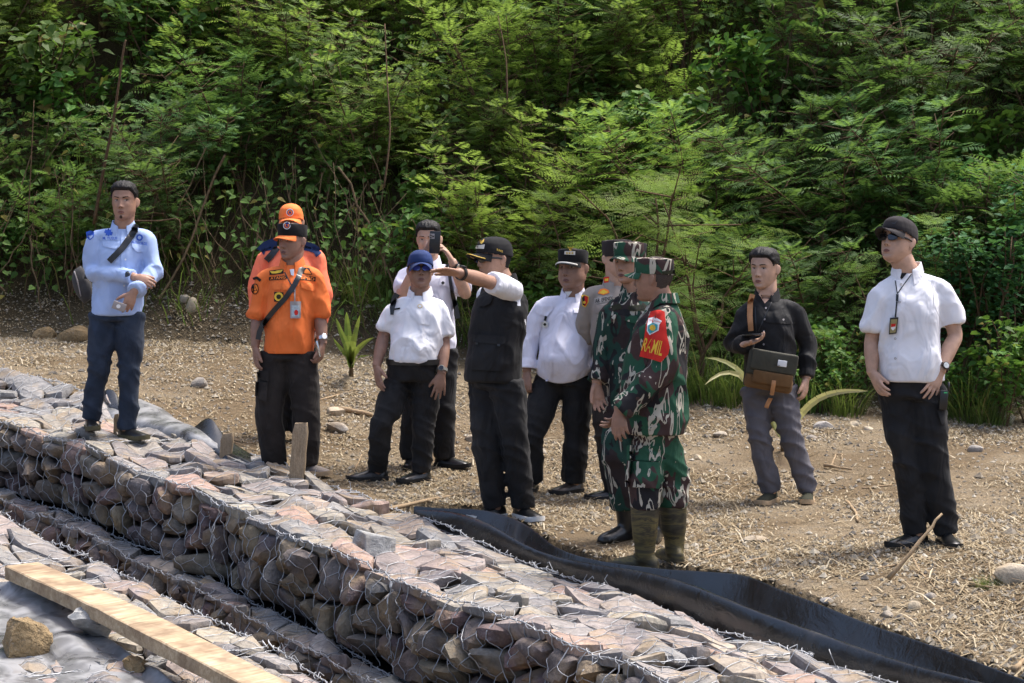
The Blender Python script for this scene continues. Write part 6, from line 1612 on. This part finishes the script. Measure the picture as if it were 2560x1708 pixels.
for P_ in (((390, 740), (400, 1010)), ((540, 720), (520, 990), (800, 1010)), ((770, 620), (790, 840), (870, 1030))): patch(e, band(c(*P_), 2.2), WHITE, "seam", bv, .004)
cp12 = ball_cap(p12, M_GCAP, M_GCAP, zf=.046, zb=.010, L=.078, droop=.020); cb = [cap_bvh(p12, cp12)]
patch(cp12, [c((395, 95), (420, 100), (458, 72), (430, 108), (410, 112))], M_FRAME, "cap_logo", cb, .003)
watch(p12, 1, plain("brown_strap", (.035, .02, .014), .6, .3, .1), plain("pale_dial", (.45, .47, .47), .3, .5, .2, 90), .0, .036, (.3, -1, .25))
slab("walkie_talkie", 2358, 1000, 10.0, .045, .105, .03, RY(rad(4)), M_FRAME, "black two-way radio on the hip of the man at right", "radio", None, .006)
mb = MB(); q = at(2364, 982, 9.985); mb.box(q, (.009, .002, .003)); rb = mb.build("indicator_light", M_GREENP, bpy.data.objects["walkie_talkie"], False)
mb = MB(); q = at(2372, 955, 10.0); mb.tube([q, q - Vector((0, 0, .05))], [.006, .007], 8); mb.build("antenna", M_FRAME, bpy.data.objects["walkie_talkie"])
c4 = crop(2120, 930, .2933); patch(e, [c4((760, 330), (838, 300), (832, 440), (800, 450))], BLACK, "cargo_pocket", [p12['bt']], .02, 8, .016)
# ------------------------------------------------------------------ vegetation
def mat_leaf(name, lo, hi, trans, tcol, rough=.5, dry=None):
    t = NT(name); a = t.new("ShaderNodeAttribute", attribute_name="tint"); s = t.new("ShaderNodeSeparateColor"); t.link(a.outputs["Color"], s.inputs[0])
    oi = t.new("ShaderNodeObjectInfo")
    c = t.ramp(s.outputs[0], [(0, lo), (.75, hi), (.93, hi), (.97, dry or hi)])
    hue = t.new("ShaderNodeHueSaturation"); 
    mr = t.new("ShaderNodeMapRange"); mr.inputs[3].default_value = .478; mr.inputs[4].default_value = .522; t.link(oi.outputs["Random"], mr.inputs[0]); t.link(mr.outputs[0], hue.inputs["Hue"])
    mv = t.new("ShaderNodeMapRange"); mv.inputs[3].default_value = .72; mv.inputs[4].default_value = 1.25; t.link(oi.outputs["Random"], mv.inputs[0]); t.link(mv.outputs[0], hue.inputs["Value"])
    t.link(c, hue.inputs["Color"]); t.base(hue.outputs[0]); t.rough(min(1, rough + .12)); t.spec(.2)
    tr = t.new("ShaderNodeBsdfTranslucent"); t.link(t.mix(.75, hue.outputs[0], tcol), tr.inputs[0])
    mx = t.new("ShaderNodeMixShader"); mx.inputs[0].default_value = trans
    t.link(t.b.outputs[0], mx.inputs[1]); t.link(tr.outputs[0], mx.inputs[2]); t.link(mx.outputs[0], t.out.inputs[0]); return t.m
M_FEATHER = mat_leaf("feathery_leaf", (.066, .122, .024), (.150, .228, .052), .46, (.32, .47, .075), .5, (.22, .18, .05))
M_FEATHD = mat_leaf("shaded_feathery_leaf", (.046, .094, .030), (.096, .166, .050), .42, (.20, .34, .06), .5, (.10, .14, .03))  # darker copy of the feathery leaf, thicket shade put into its colour
M_YOUNG = mat_leaf("young_leaf", (.13, .22, .05), (.24, .34, .10), .40, (.26, .40, .07), .5)
M_BROAD = mat_leaf("broad_leaf", (.045, .105, .02), (.10, .19, .04), .32, (.16, .30, .04), .42, (.22, .19, .04))
M_SMALL = mat_leaf("small_leaf", (.030, .095, .032), (.065, .155, .055), .30, (.12, .27, .06), .45)
M_GRASS = mat_leaf("grass_blade", (.045, .095, .018), (.12, .18, .04), .30, (.20, .28, .05), .5, (.30, .24, .10))
M_PALM = mat_leaf("palm_leaf", (.06, .11, .02), (.14, .19, .04), .30, (.26, .32, .06), .35)
M_BLEACH = mat_leaf("bleached_palm_leaf", (.28, .30, .10), (.46, .46, .22), .35, (.5, .48, .18), .4)
M_STEM = plain("brown_stem", (.10, .062, .035), .9, .2, .35, 40, .3); M_VINE = plain("dry_vine", (.13, .09, .05), .9, .2, .4, 30, .3); M_GSTEM = plain("green_stem", (.07, .10, .03), .7, .3, .2)
class LB:
    """leaf builder: quads with a tint per leaf"""
    def __init__(s): s.V = []; s.F = []; s.T = []
    def quad(s, a, b, c, d, t):
        n = len(s.V); s.V += [tuple(a), tuple(b), tuple(c), tuple(d)]; s.F.append((n, n + 1, n + 2, n + 3)); s.T += [t] * 4
    def frond(s, o, d, up, L, npair, pl, t, r, detail=False):
        d = d.normalized(); side = d.cross(up)
        if side.length < 1e-3: side = d.orthogonal()
        side.normalize(); up = side.cross(d).normalized(); droop = r.uniform(.15, .5)
        for k in range(npair):
            f = .18 + .82 * k / (npair - 1); p = o + d * (L * f) - up * (droop * L * f * f * .5)
            ax = (d - up * (droop * f)).normalized(); q = pl * math.sin(math.pi * (.25 + .62 * f)) 
            for sg in (-1, 1):
                v = (ax * r.uniform(.45, .65) + side * sg + up * r.uniform(-.28, .05)).normalized(); w = up.cross(v).normalized() * (q * .115)
                if detail:
                    for m in range(6):
                        e = (m + .6) / 6.4; b = p + v * (q * e) - up * (q * e * e * .15)
                        for s2 in (-1, 1):
                            u = (v * .55 + w.normalized() * s2).normalized() * (q * .145 * math.sin(math.pi * (.2 + .7 * e))); ww = v * (q * .035)
                            s.quad(b - ww, b + u * .5 - ww * 1.1, b + u, b + u * .5 + ww * 1.1, t + r.uniform(-.05, .05))
                else:
                    m = p + v * (q * .5) - up * (q * .03); tip = p + v * q - up * (q * .12)
                    s.quad(p, m - w, tip, m + w, t + r.uniform(-.06, .06))
    def leaf(s, o, d, n, L, w, t, fold=.25):
        d = d.normalized(); x = d.cross(n); 
        if x.length < 1e-4: x = d.orthogonal()
        x.normalize(); n = x.cross(d)
        a = o; tip = o + d * L - n * (L * .12); m = o + d * (L * .42); l = m + x * w + n * (w * fold); q = m - x * w + n * (w * fold); h = o + d * (L * .10)
        s.quad(a, h + x * w * .8 + n * (w * fold), l, tip, t); s.quad(a, tip, q, h - x * w * .8 + n * (w * fold), t)
    def blade(s, o, d, L, w, bend, t, segs=3):
        d = d.normalized(); side = d.cross(Vector((0, 0, 1)))
        if side.length < 1e-3: side = Vector((1, 0, 0))
        side.normalize(); out = Vector((d.x, d.y, 0)); out = out.normalized() if out.length > 1e-3 else Vector((0, -1, 0)); pr = None
        for k in range(segs + 1):
            f = k / segs; p = o + d * (L * f) + (out * (.55 * f * f) - Vector((0, 0, .6 * f * f * f))) * (bend * L); ww = side * (w * (1 - f) ** .7 * .5 + .0003)
            if pr: s.quad(pr[0], pr[1], p + ww, p - ww, t)
            pr = (p - ww, p + ww)
    def mesh(s, name, mat):
        me = bpy.data.meshes.new(name); me.from_pydata(s.V, [], s.F); me.materials.append(mat)
        a = me.color_attributes.new("tint", 'FLOAT_COLOR', 'POINT'); c = np.ones((len(s.V), 4), np.float32); c[:, 0] = np.clip(s.T, 0, 1); a.data.foreach_set("color", c.ravel())
        me.polygons.foreach_set("use_smooth", [True] * len(me.polygons)); me.update(); return me
def rv(r): return Vector((r.uniform(-1, 1), r.uniform(-1, 1), r.uniform(-1, 1)))
def proto_feather(seed, H=1.5, spread=.75, nst=5, nfr=26, fl=.23, mat=None, detail=False, lean=0.25):
    """stems and crown of one feathery shrub, base at the origin"""
    r = random.Random(seed); st = MB(); lb = LB()
    for k in range(nst):
        a = r.uniform(0, 6.28); top = Vector((math.cos(a) * spread * r.uniform(.3, 1), math.sin(a) * spread * r.uniform(.3, 1) - lean, H * r.uniform(.7, 1.05)))
        P = [Vector((math.cos(a) * .03, math.sin(a) * .03, -.05))]
        for j in range(1, 7):
            f = j / 6; P.append(Vector((top.x * f ** 1.5, top.y * f ** 1.5, top.z * f)) + rv(r) * .035)
        st.tube(P, [.016 * (1 - .75 * j / 6) for j in range(7)], 5, sub=2)
        for j in range(nfr):
            f = .28 + .72 * (j / nfr) ** .8; i = min(int(f * 6), 5); o = P[i].lerp(P[i + 1], f * 6 - i)
            b = j * 2.4 + r.uniform(-.5, .5); d = Vector((math.cos(b), math.sin(b), r.uniform(-.05, .75)))
            if r.random() < .45:                              # side twig carrying the leaf out
                q = o + d.normalized() * r.uniform(.10, .35); st.tube([o, q], [.004, .003], 4); o = q
            lb.frond(o, d, Vector((0, 0, 1)) + rv(r) * .35, fl * r.uniform(.7, 1.15), r.choice((6, 7, 8)), fl * .42, r.uniform(.05, .95), r, detail)
        for j in range(5): 
            b = j * 1.26; lb.frond(P[-1], Vector((math.cos(b), math.sin(b), .9)), Vector((0, 0, 1)), fl * .8, 7, fl * .4, r.uniform(.5, .95), r, detail)
    return st.mesh("trunk"), lb.mesh("crown", mat)
def proto_broad(seed, H=.9, spread=.6, n=420, L=(.05, .10), mat=None, droop=.5):
    r = random.Random(seed); st = MB(); lb = LB()
    for k in range(9):
        a = r.uniform(0, 6.28); q = spread * r.uniform(.2, 1); P = [Vector((0, 0, -.05))]
        for j in range(1, 6): f = j / 5; P.append(Vector((math.cos(a) * q * f, math.sin(a) * q * f, H * r.uniform(.8, 1.05) * math.sin(f * 1.7))) + rv(r) * .04)
        st.tube(P, [.009 * (1 - .7 * j / 5) for j in range(6)], 4, sub=2)
        for j in range(n // 9):
            f = r.uniform(.2, 1); i = min(int(f * 5), 4); o = P[i].lerp(P[i + 1], f * 5 - i) + rv(r) * .09
            d = Vector((r.uniform(-1, 1), r.uniform(-1, 1), r.uniform(-droop, .3))); LL = r.uniform(*L)
            lb.leaf(o, d, Vector((0, -.25, 1)) + rv(r) * .5, LL, LL * r.uniform(.34, .5), r.random())
    return st.mesh("trunk"), lb.mesh("crown", mat)
def proto_grass(seed, n=160, L=(.3, .75), R=.22, w=.011, mat=None):
    r = random.Random(seed); lb = LB()
    for k in range(n):
        a = r.uniform(0, 6.28); q = R * math.sqrt(r.random()); o = Vector((math.cos(a) * q, math.sin(a) * q, -.02))
        lb.blade(o, Vector((math.cos(a) * r.uniform(0, .45), math.sin(a) * r.uniform(0, .45), 1)), r.uniform(*L), w * r.uniform(.6, 1.2), r.uniform(.2, .9), r.random())
    return None, lb.mesh("blades", mat)
PF = [proto_feather(100 + i, 1.5 + .2 * (i % 3), .75 + .1 * (i % 2), 7, 54, .20, M_FEATHER) for i in range(5)]
PD = [proto_feather(140 + i, 1.6, .8, 7, 48, .20, M_FEATHD) for i in range(3)]
PY = [proto_feather(170 + i, 1.25, .32, 3, 26, .23, M_YOUNG, True, .0) for i in range(2)]
PB = [proto_broad(200 + i, .85, .6, 430, (.05, .105), M_BROAD) for i in range(3)]
PS = [proto_broad(230 + i, 1.0, .6, 900, (.03, .055), M_SMALL, .2) for i in range(2)]
PG = [proto_grass(260 + i, 170, (.3, .8), .25, .012, M_GRASS) for i in range(3)]
SHOWN = {}
def plant(proto, name, x, y, s, rz, label, cat, group, z=None, tilt=(0, 0), leaf_name="crown"):
    z = gz(x, y) - .02 if z is None else z
    e = bpy.data.objects.new(name, None); COL.objects.link(e); e.location = (x, y, z); e.scale = (s, s, s); e.rotation_euler = (tilt[0], tilt[1], rz); e.empty_display_size = .1
    tag(e, label, cat, group); BASE[e] = Vector((x, y, z))
    for me, nm, mt in ((proto[0], "trunk", M_STEM), (proto[1], leaf_name, None)):
        if me is None: continue
        if mt and not me.materials: me.materials.append(mt); me.polygons.foreach_set("use_smooth", [True] * len(me.polygons))
        o = bpy.data.objects.new(nm, me); COL.objects.link(o); o.parent = e
    return e
def to_px(p):
    v = Vector(p) - CAM; yy = v.y * cp - v.z * sp; zz = v.y * sp + v.z * cp
    return CX + F * v.x / yy, CY - F * zz / yy
COLS = [(130, "at the left picture edge"), (330, "above the man in blue"), (560, "left of the orange caps"), (760, "above the orange caps"), (960, "left of the raised phone"), (1150, "above the raised phone"),
        (1340, "above the pointing man's cap"), (1520, "above the police officer"), (1720, "above the two soldiers"), (1930, "above the young man in black"), (2140, "left of the black-capped man"), (2340, "above the black-capped man"), (9999, "at the right picture edge")]
ROWS = [(150, "along the top of the picture"), (330, "high on the slope"), (520, "halfway up the slope"), (9999, "at the foot of the slope")]
def where(p):
    x, y = to_px(p); return next(w for l, w in ROWS if y < l), next(w for l, w in COLS if x < l)
def thicket():
    r = random.Random(99); todo = []; h_rows = [(.7, .70), (1.4, .64), (2.1, .62), (2.8, .62), (3.5, .64), (4.3, .66), (5.2, .7), (6.3, .85)]
    for k, (h, stp) in enumerate(h_rows):
        x = -6.6 + r.uniform(0, .4)
        while x < 6.8:
            xx = x + r.uniform(-.22, .22); yy = float(hill_y(xx)) + h + r.uniform(-.3, .3); x += stp * r.uniform(.85, 1.15)
            px, py = to_px((xx, yy, gz(xx, yy) + .9))
            if px < -160 or px > 2720 or py < -330: continue
            right = px > 1850
            lowleft = px < 1150 and k < 2
            if lowleft and k == 0 and r.random() < .12: continue
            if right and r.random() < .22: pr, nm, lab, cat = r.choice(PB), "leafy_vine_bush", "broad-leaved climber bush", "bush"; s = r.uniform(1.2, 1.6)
            elif right or (px < 900 and k < 2): pr, nm, lab, cat = r.choice(PD), "feathery_shrub", "shade-toned feathery shrub", "shrub"; s = r.uniform(.8, 1.15)
            elif r.random() < .12: pr, nm, lab, cat = r.choice(PB), "leafy_vine_bush", "broad-leaved climber bush", "bush"; s = r.uniform(1.2, 1.6)
            else: pr, nm, lab, cat = r.choice(PF), "feathery_shrub", "bright feathery shrub", "shrub"; s = r.uniform(.75, 1.1)
            if lowleft: s *= r.uniform(.6, .95)
            a, b = where((xx, yy, gz(xx, yy) + .9 * s))
            todo.append((f"{lab} {a} {b}", yy, pr, nm, xx, s, r.uniform(0, 6.28), cat, (r.uniform(.05, .3), r.uniform(-.1, .1))))
    seen = {}
    for t in todo: seen.setdefault(t[0], []).append(t)
    for lab, L in seen.items():
        L.sort(key=lambda t: t[1]); n = len(L)
        words = [""] if n == 1 else ["nearer ", "farther "] if n == 2 else ["nearest ", "middle ", "farthest "] if n == 3 else ["nearest "] + [w + " nearest " for w in ("second", "third", "fourth", "fifth", "sixth", "seventh", "eighth")][:n - 2] + ["farthest "]
        for w, (_, yy, pr, nm, xx, s, rz, cat, tl) in zip(words, L):
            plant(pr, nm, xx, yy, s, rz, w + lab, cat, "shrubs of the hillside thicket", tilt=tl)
thicket()
def at_px(px, py, depth): p = at(px, py, depth); return p
def place(proto, name, px, depth, s, label, cat, group, rz=0.0, leaf_name="crown", tilt=(0, 0)):
    x = (px - CX) / F * depth; plant(proto, name, x, depth, s, rz, label, cat, group, leaf_name=leaf_name, tilt=tilt)
# young pale shrubs in front of the thicket, the right-hand bushes
place(PY[0], "young_feathery_shrub", 1610, 15.9, 1.75, "pale young feathery shrub rising behind the two soldiers", "shrub", "young shrubs", .3)
place(PY[1], "young_feathery_shrub", 1750, 15.8, 1.35, "second pale young shrub right of the soldiers' caps", "shrub", "young shrubs", 1.3)
place(PY[0], "young_feathery_shrub", 1690, 16.0, .85, "low young shrub behind the camouflaged shoulder", "shrub", "young shrubs", 2.3)
place(PY[1], "young_feathery_shrub", 2245, 15.8, 1.18, "young yellow-green shrub whose tip shows above the black cap", "shrub", "young shrubs", 4.0)
place(PY[0], "young_feathery_shrub", 2080, 15.6, .62, "short pale shrub just left of the far right man", "shrub", "young shrubs", 5.0)
place(PY[1], "young_feathery_shrub", 1420, 16.9, 1.1, "young feathery shrub behind the heavy man's cap", "shrub", "young shrubs", 2.0)
for i, (px, dp, s, lab) in enumerate([(2390, 15.9, 1.35, "dense small-leaved bush right behind the far right man"), (2500, 15.7, 1.5, "tall dense small-leaved bush near the right edge"), (2470, 16.6, 1.5, "small-leaved bush further up the slope at right"), (2590, 16.4, 1.6, "small-leaved bush cut by the right picture edge")]):
    place(PS[i % 2], "small_leaved_bush", px, dp, s, lab, "bush", "small-leaved bushes", i * 1.7)
for i, (px, dp, s, lab) in enumerate([(1985, 15.9, .8, "broad-leaved bush behind the young man's shoulder"), (2060, 15.6, .75, "broad-leaved bush right of the young man in black"), (2520, 14.9, .8, "broad-leaved bush low at the right edge"), (2430, 15.2, .6, "low broad-leaved plant right of the far right man's elbow"), (2575, 15.2, .95, "tall broad-leaved bush at the right edge of the clearing"),
     (2130, 15.5, .6, "low leafy plant at the far right man's left side"), (2050, 15.3, .5, "low broad-leaved plant behind the messenger bag"), (30, 18.2, .6, "bright broad-leaved plant at the foot of the bank at far left"), (760, 17.8, .4, "small leafy seedling on the bank behind the orange caps"), (650, 17.9, .35, "tiny leafy seedling left of the orange jersey"), (1330, 16.9, .7, "leafy bush behind the heavy man's shoulder"), (1480, 16.6, .8, "leafy bush behind the police officer")]):
    place(PB[i % 3], "leafy_bush", px, dp, s, lab, "bush", "leafy bushes at the edge of the clearing", i * 1.1)
for i, (px, dp, s, lab) in enumerate([(1720, 15.9, .85, "tall grass tuft right of the camouflaged shoulder"), (1780, 15.7, .95, "tall grass tuft left of the young man's elbow"), (1840, 15.6, .9, "tall grass tuft behind the young man's arm"), (1900, 15.8, .8, "grass tuft behind the young man's head"), (1690, 15.6, .6, "short grass tuft behind the soldier's back"), (2020, 15.4, .7, "grass tuft by the young man's sleeve"),
     (2110, 15.3, .75, "grass tuft left of the far right man"), (2440, 15.2, .9, "sunlit grass tuft right of the far right man"), (2400, 15.5, .9, "grass tuft behind the far right man's arm"), (2480, 15.0, .6, "short grass tuft at the foot of the right bushes"), (1230, 17.0, .9, "dark grass tuft behind the pointing man"), (1010, 17.3, .9, "dark grass tuft behind the navy cap"), (900, 17.6, .9, "dark grass tuft left of the navy cap"), (2475, 9.05, .17, "small green grass tuft near the lower right corner"), (1280, 17.2, .8, "dark grass tuft above the pointing man's cap")]):
    place(PG[i % 3], "grass_tuft", px, dp, s, lab, "grass", "grass tufts", i * .9, "blades")
# ------------------------------------------------------------------ uncountable undergrowth on the slope
def undergrowth():
    r = random.Random(5); lb = LB(); gr = LB(); n = 0
    rng = np.random.default_rng(3); N = 32000
    X = rng.uniform(-6.3, 6.6, N); H_ = rng.uniform(.35, 7.0, N) ** 1.0; Y = hill_y(X) + H_; Z = ground_z(X, Y)
    cl = vnoise(np.stack([X * 1.2, Y * 1.2, 0 * X], 1), 8); k = (cl + rng.uniform(-.35, .35, N)) > np.where((X < -.6) & (H_ < 2.6), .54, .42)
    for x, y, z in zip(X[k], Y[k], Z[k]):
        o = Vector((x, y, z + r.uniform(.02, .75))) + Vector((0, -r.uniform(0, .4), 0)); L = r.uniform(.045, .10)
        lb.leaf(o, Vector((r.uniform(-1, 1), r.uniform(-1, .2), r.uniform(-.8, .1))), Vector((0, -.5, 1)) + rv(r) * .5, L, L * r.uniform(.34, .5), r.random())
    V = np.array(lb.V); o = mk("climber_leaves", V, lb.F, M_BROAD, None, True, colors=np.clip(np.array(lb.T), 0, 1)); tag(o, "leaves of climbers covering the steep hillside", "undergrowth", kind="stuff")
    N = 13000; X = rng.uniform(-6.3, 6.6, N); Y = hill_y(X) + rng.uniform(.15, 4.5, N); Z = ground_z(X, Y)
    cl = vnoise(np.stack([X * .9 + 9, Y * 1.2, 0 * X], 1), 18); k = (cl + rng.uniform(-.3, .3, N)) > np.where(X < -1, .52, .38)
    for x, y, z in zip(X[k], Y[k], Z[k]):
        gr.blade(Vector((x, y, z - .02)), Vector((r.gauss(0, .3), r.gauss(-.25, .25), 1)), r.uniform(.25, .8), r.uniform(.007, .015), r.uniform(.3, 1.0), r.random())
    o = mk("slope_grass", np.array(gr.V), gr.F, M_GRASS, None, True, colors=np.clip(np.array(gr.T), 0, 1)); tag(o, "long grass growing through the thicket on the slope", "grass", kind="stuff")
    # dry stems and hanging vines
    V, Fc = [], []
    for q in range(190):
        left = r.random() < .72; x = r.uniform(-5.8, -.3) if left else r.uniform(-.3, 5.6); h = r.uniform(.4, 1.1) if left else r.uniform(.6, 4)
        y = float(hill_y(x)) + h; z = gz(x, y, False); L = r.uniform(.4, 1.3); p = Vector((x, y - .15, z + (L if left else L * .7))); d = Vector((r.gauss(0, .38), r.gauss(-.10, .1), -1)); rr = r.uniform(.0025, .006) if r.random() < .9 else r.uniform(.008, .014)
        for s_ in range(7):
            d2 = (d + Vector((r.gauss(0, .16), r.gauss(0, .12), 0))).normalized(); b = p + d2 * (L / 6); seg_tube(V, Fc, p, b, rr); p = b
    o = mk("dry_vines", V, Fc, M_VINE, None, True); tag(o, "tangle of dry brown vines and stems hanging in the thicket", "vines", kind="stuff")
undergrowth()
# single stems that stand out
def stem(name, P, rad_, label, cat="stem", mat=None):
    mb = MB(); Q = [at(*p) for p in P]; mb.tube(Q, [rad_ * (1 - .5 * i / (len(Q) - 1)) for i in range(len(Q))], 6, sub=4)
    tag(mb.build(name, mat or M_STEM, None, True, base=Q[0]), label, cat, "stems standing out of the thicket")
stem("bare_stem", [(235, 560, 17.6), (258, 430, 17.5), (285, 290, 17.4), (308, 130, 17.3), (315, 100, 17.3)], .017, "bare brown sapling stem leaning above the man in blue")
stem("dry_twig", [(330, 552, 17.0), (400, 552, 16.95), (448, 550, 16.9), (446, 604, 16.9)], .008, "dry twig bent at a right angle beside the man in blue's ear")
stem("dry_vine", [(965, 690, 17.0), (960, 640, 17.0), (975, 600, 17.0), (950, 540, 17.0), (925, 480, 17.0)], .005, "thin pale vine hanging left of the raised phone", mat=M_VINE)
stem("bare_stem", [(960, 470, 17.3), (975, 330, 17.4), (968, 200, 17.6), (962, 60, 17.8)], .010, "dark upright stem above the navy cap")
stem("bare_stem", [(1268, 250, 17.4), (1265, 150, 17.5), (1245, 40, 17.7)], .008, "thin dark stem above the pointing man")
stem("dry_vine", [(2240, 0, 18.2), (2262, 110, 18.0), (2290, 230, 17.8)], .009, "straight yellowish dry stem at upper right", mat=M_VINE)
stem("dry_branch", [(2050, 310, 17.6), (2110, 296, 17.6), (2160, 280, 17.6)], .012, "short grey branch in the dark thicket at right")
stem("bare_stem", [(70, 560, 17.4), (78, 400, 17.4), (85, 250, 17.5)], .006, "thin stem at the far left of the thicket")
stem("tendril", [(1690, 345, 16.2), (1715, 330, 16.15), (1745, 330, 16.1), (1775, 342, 16.1), (1800, 345, 16.1), (1815, 335, 16.1)], .005, "curling climber tendril above the soldiers", mat=M_GSTEM)
# ------------------------------------------------------------------ palm seedlings
def palm(name, base, leaves, label, mat):
    b = ghit(*base) if len(base) == 2 else at(*base); b = Vector((b.x, b.y, gz(b.x, b.y)))
    e = empty(name, b, label, "palm seedling", "palm seedlings"); mb = MB(); mb.tube([b - Vector((0, 0, .04)), b + Vector((0, 0, .12)), b + Vector((0, 0, .22))], [.022, .016, .010], 8); mb.build("stem", M_VINE, e)
    for P, w, mt in leaves:
        Q = resample([b + Vector((0, 0, .08))] + [at(*p) for p in P], 14); lb = LB()
        for i in range(13):
            d = (Q[i + 1] - Q[i]).normalized(); x = d.cross(Vector((.1, -1, .3))).normalized(); nn = x.cross(d)
            wf = lambda f: w * (math.sin(math.pi * min(.08 + f * .92, 1)) ** .6 + .03) * .5
            for sg in (-1, 1):
                a, c = Q[i], Q[i + 1]; lb.quad(a, c, c + (x * sg + nn * .35) * wf((i + 1) / 13), a + (x * sg + nn * .35) * wf(i / 13), .2 + .6 * i / 13)
        mk("leaf", np.array(lb.V), lb.F, mt, e, True, colors=np.clip(np.array(lb.T), 0, 1))
palm("palm_seedling", (878, 942), [([(872, 860, 15.4), (868, 810, 15.35), (866, 780, 15.3)], .07, M_PALM), ([(868, 870, 15.3), (852, 830, 15.2), (840, 795, 15.15)], .06, M_PALM), ([(882, 865, 15.3), (893, 815, 15.25), (900, 788, 15.2)], .055, M_PALM),
     ([(890, 880, 15.3), (915, 855, 15.2), (935, 845, 15.1)], .05, M_PALM), ([(862, 885, 15.3), (842, 860, 15.25), (833, 845, 15.2)], .045, M_PALM), ([(895, 895, 15.2), (912, 890, 15.1), (925, 888, 15.1)], .03, M_PALM)], "green palm seedling growing behind the orange-shirted man", M_PALM)
palm("palm_seedling", (1958, 1130), [([(1900, 1000, 13.6), (1845, 925, 13.5), (1800, 900, 13.5), (1765, 895, 13.5)], .045, M_BLEACH), ([(1895, 1010, 13.6), (1850, 940, 13.4), (1800, 935, 13.3), (1762, 962, 13.2)], .040, M_BLEACH),
     ([(1990, 1050, 13.5), (2040, 1000, 13.4), (2100, 980, 13.3), (2170, 978, 13.2)], .050, M_BLEACH), ([(1945, 1080, 13.7), (1935, 1040, 13.7), (1925, 1000, 13.7)], .035, M_BLEACH)], "yellowish palm seedling with arching pale leaves behind the young man", M_BLEACH)
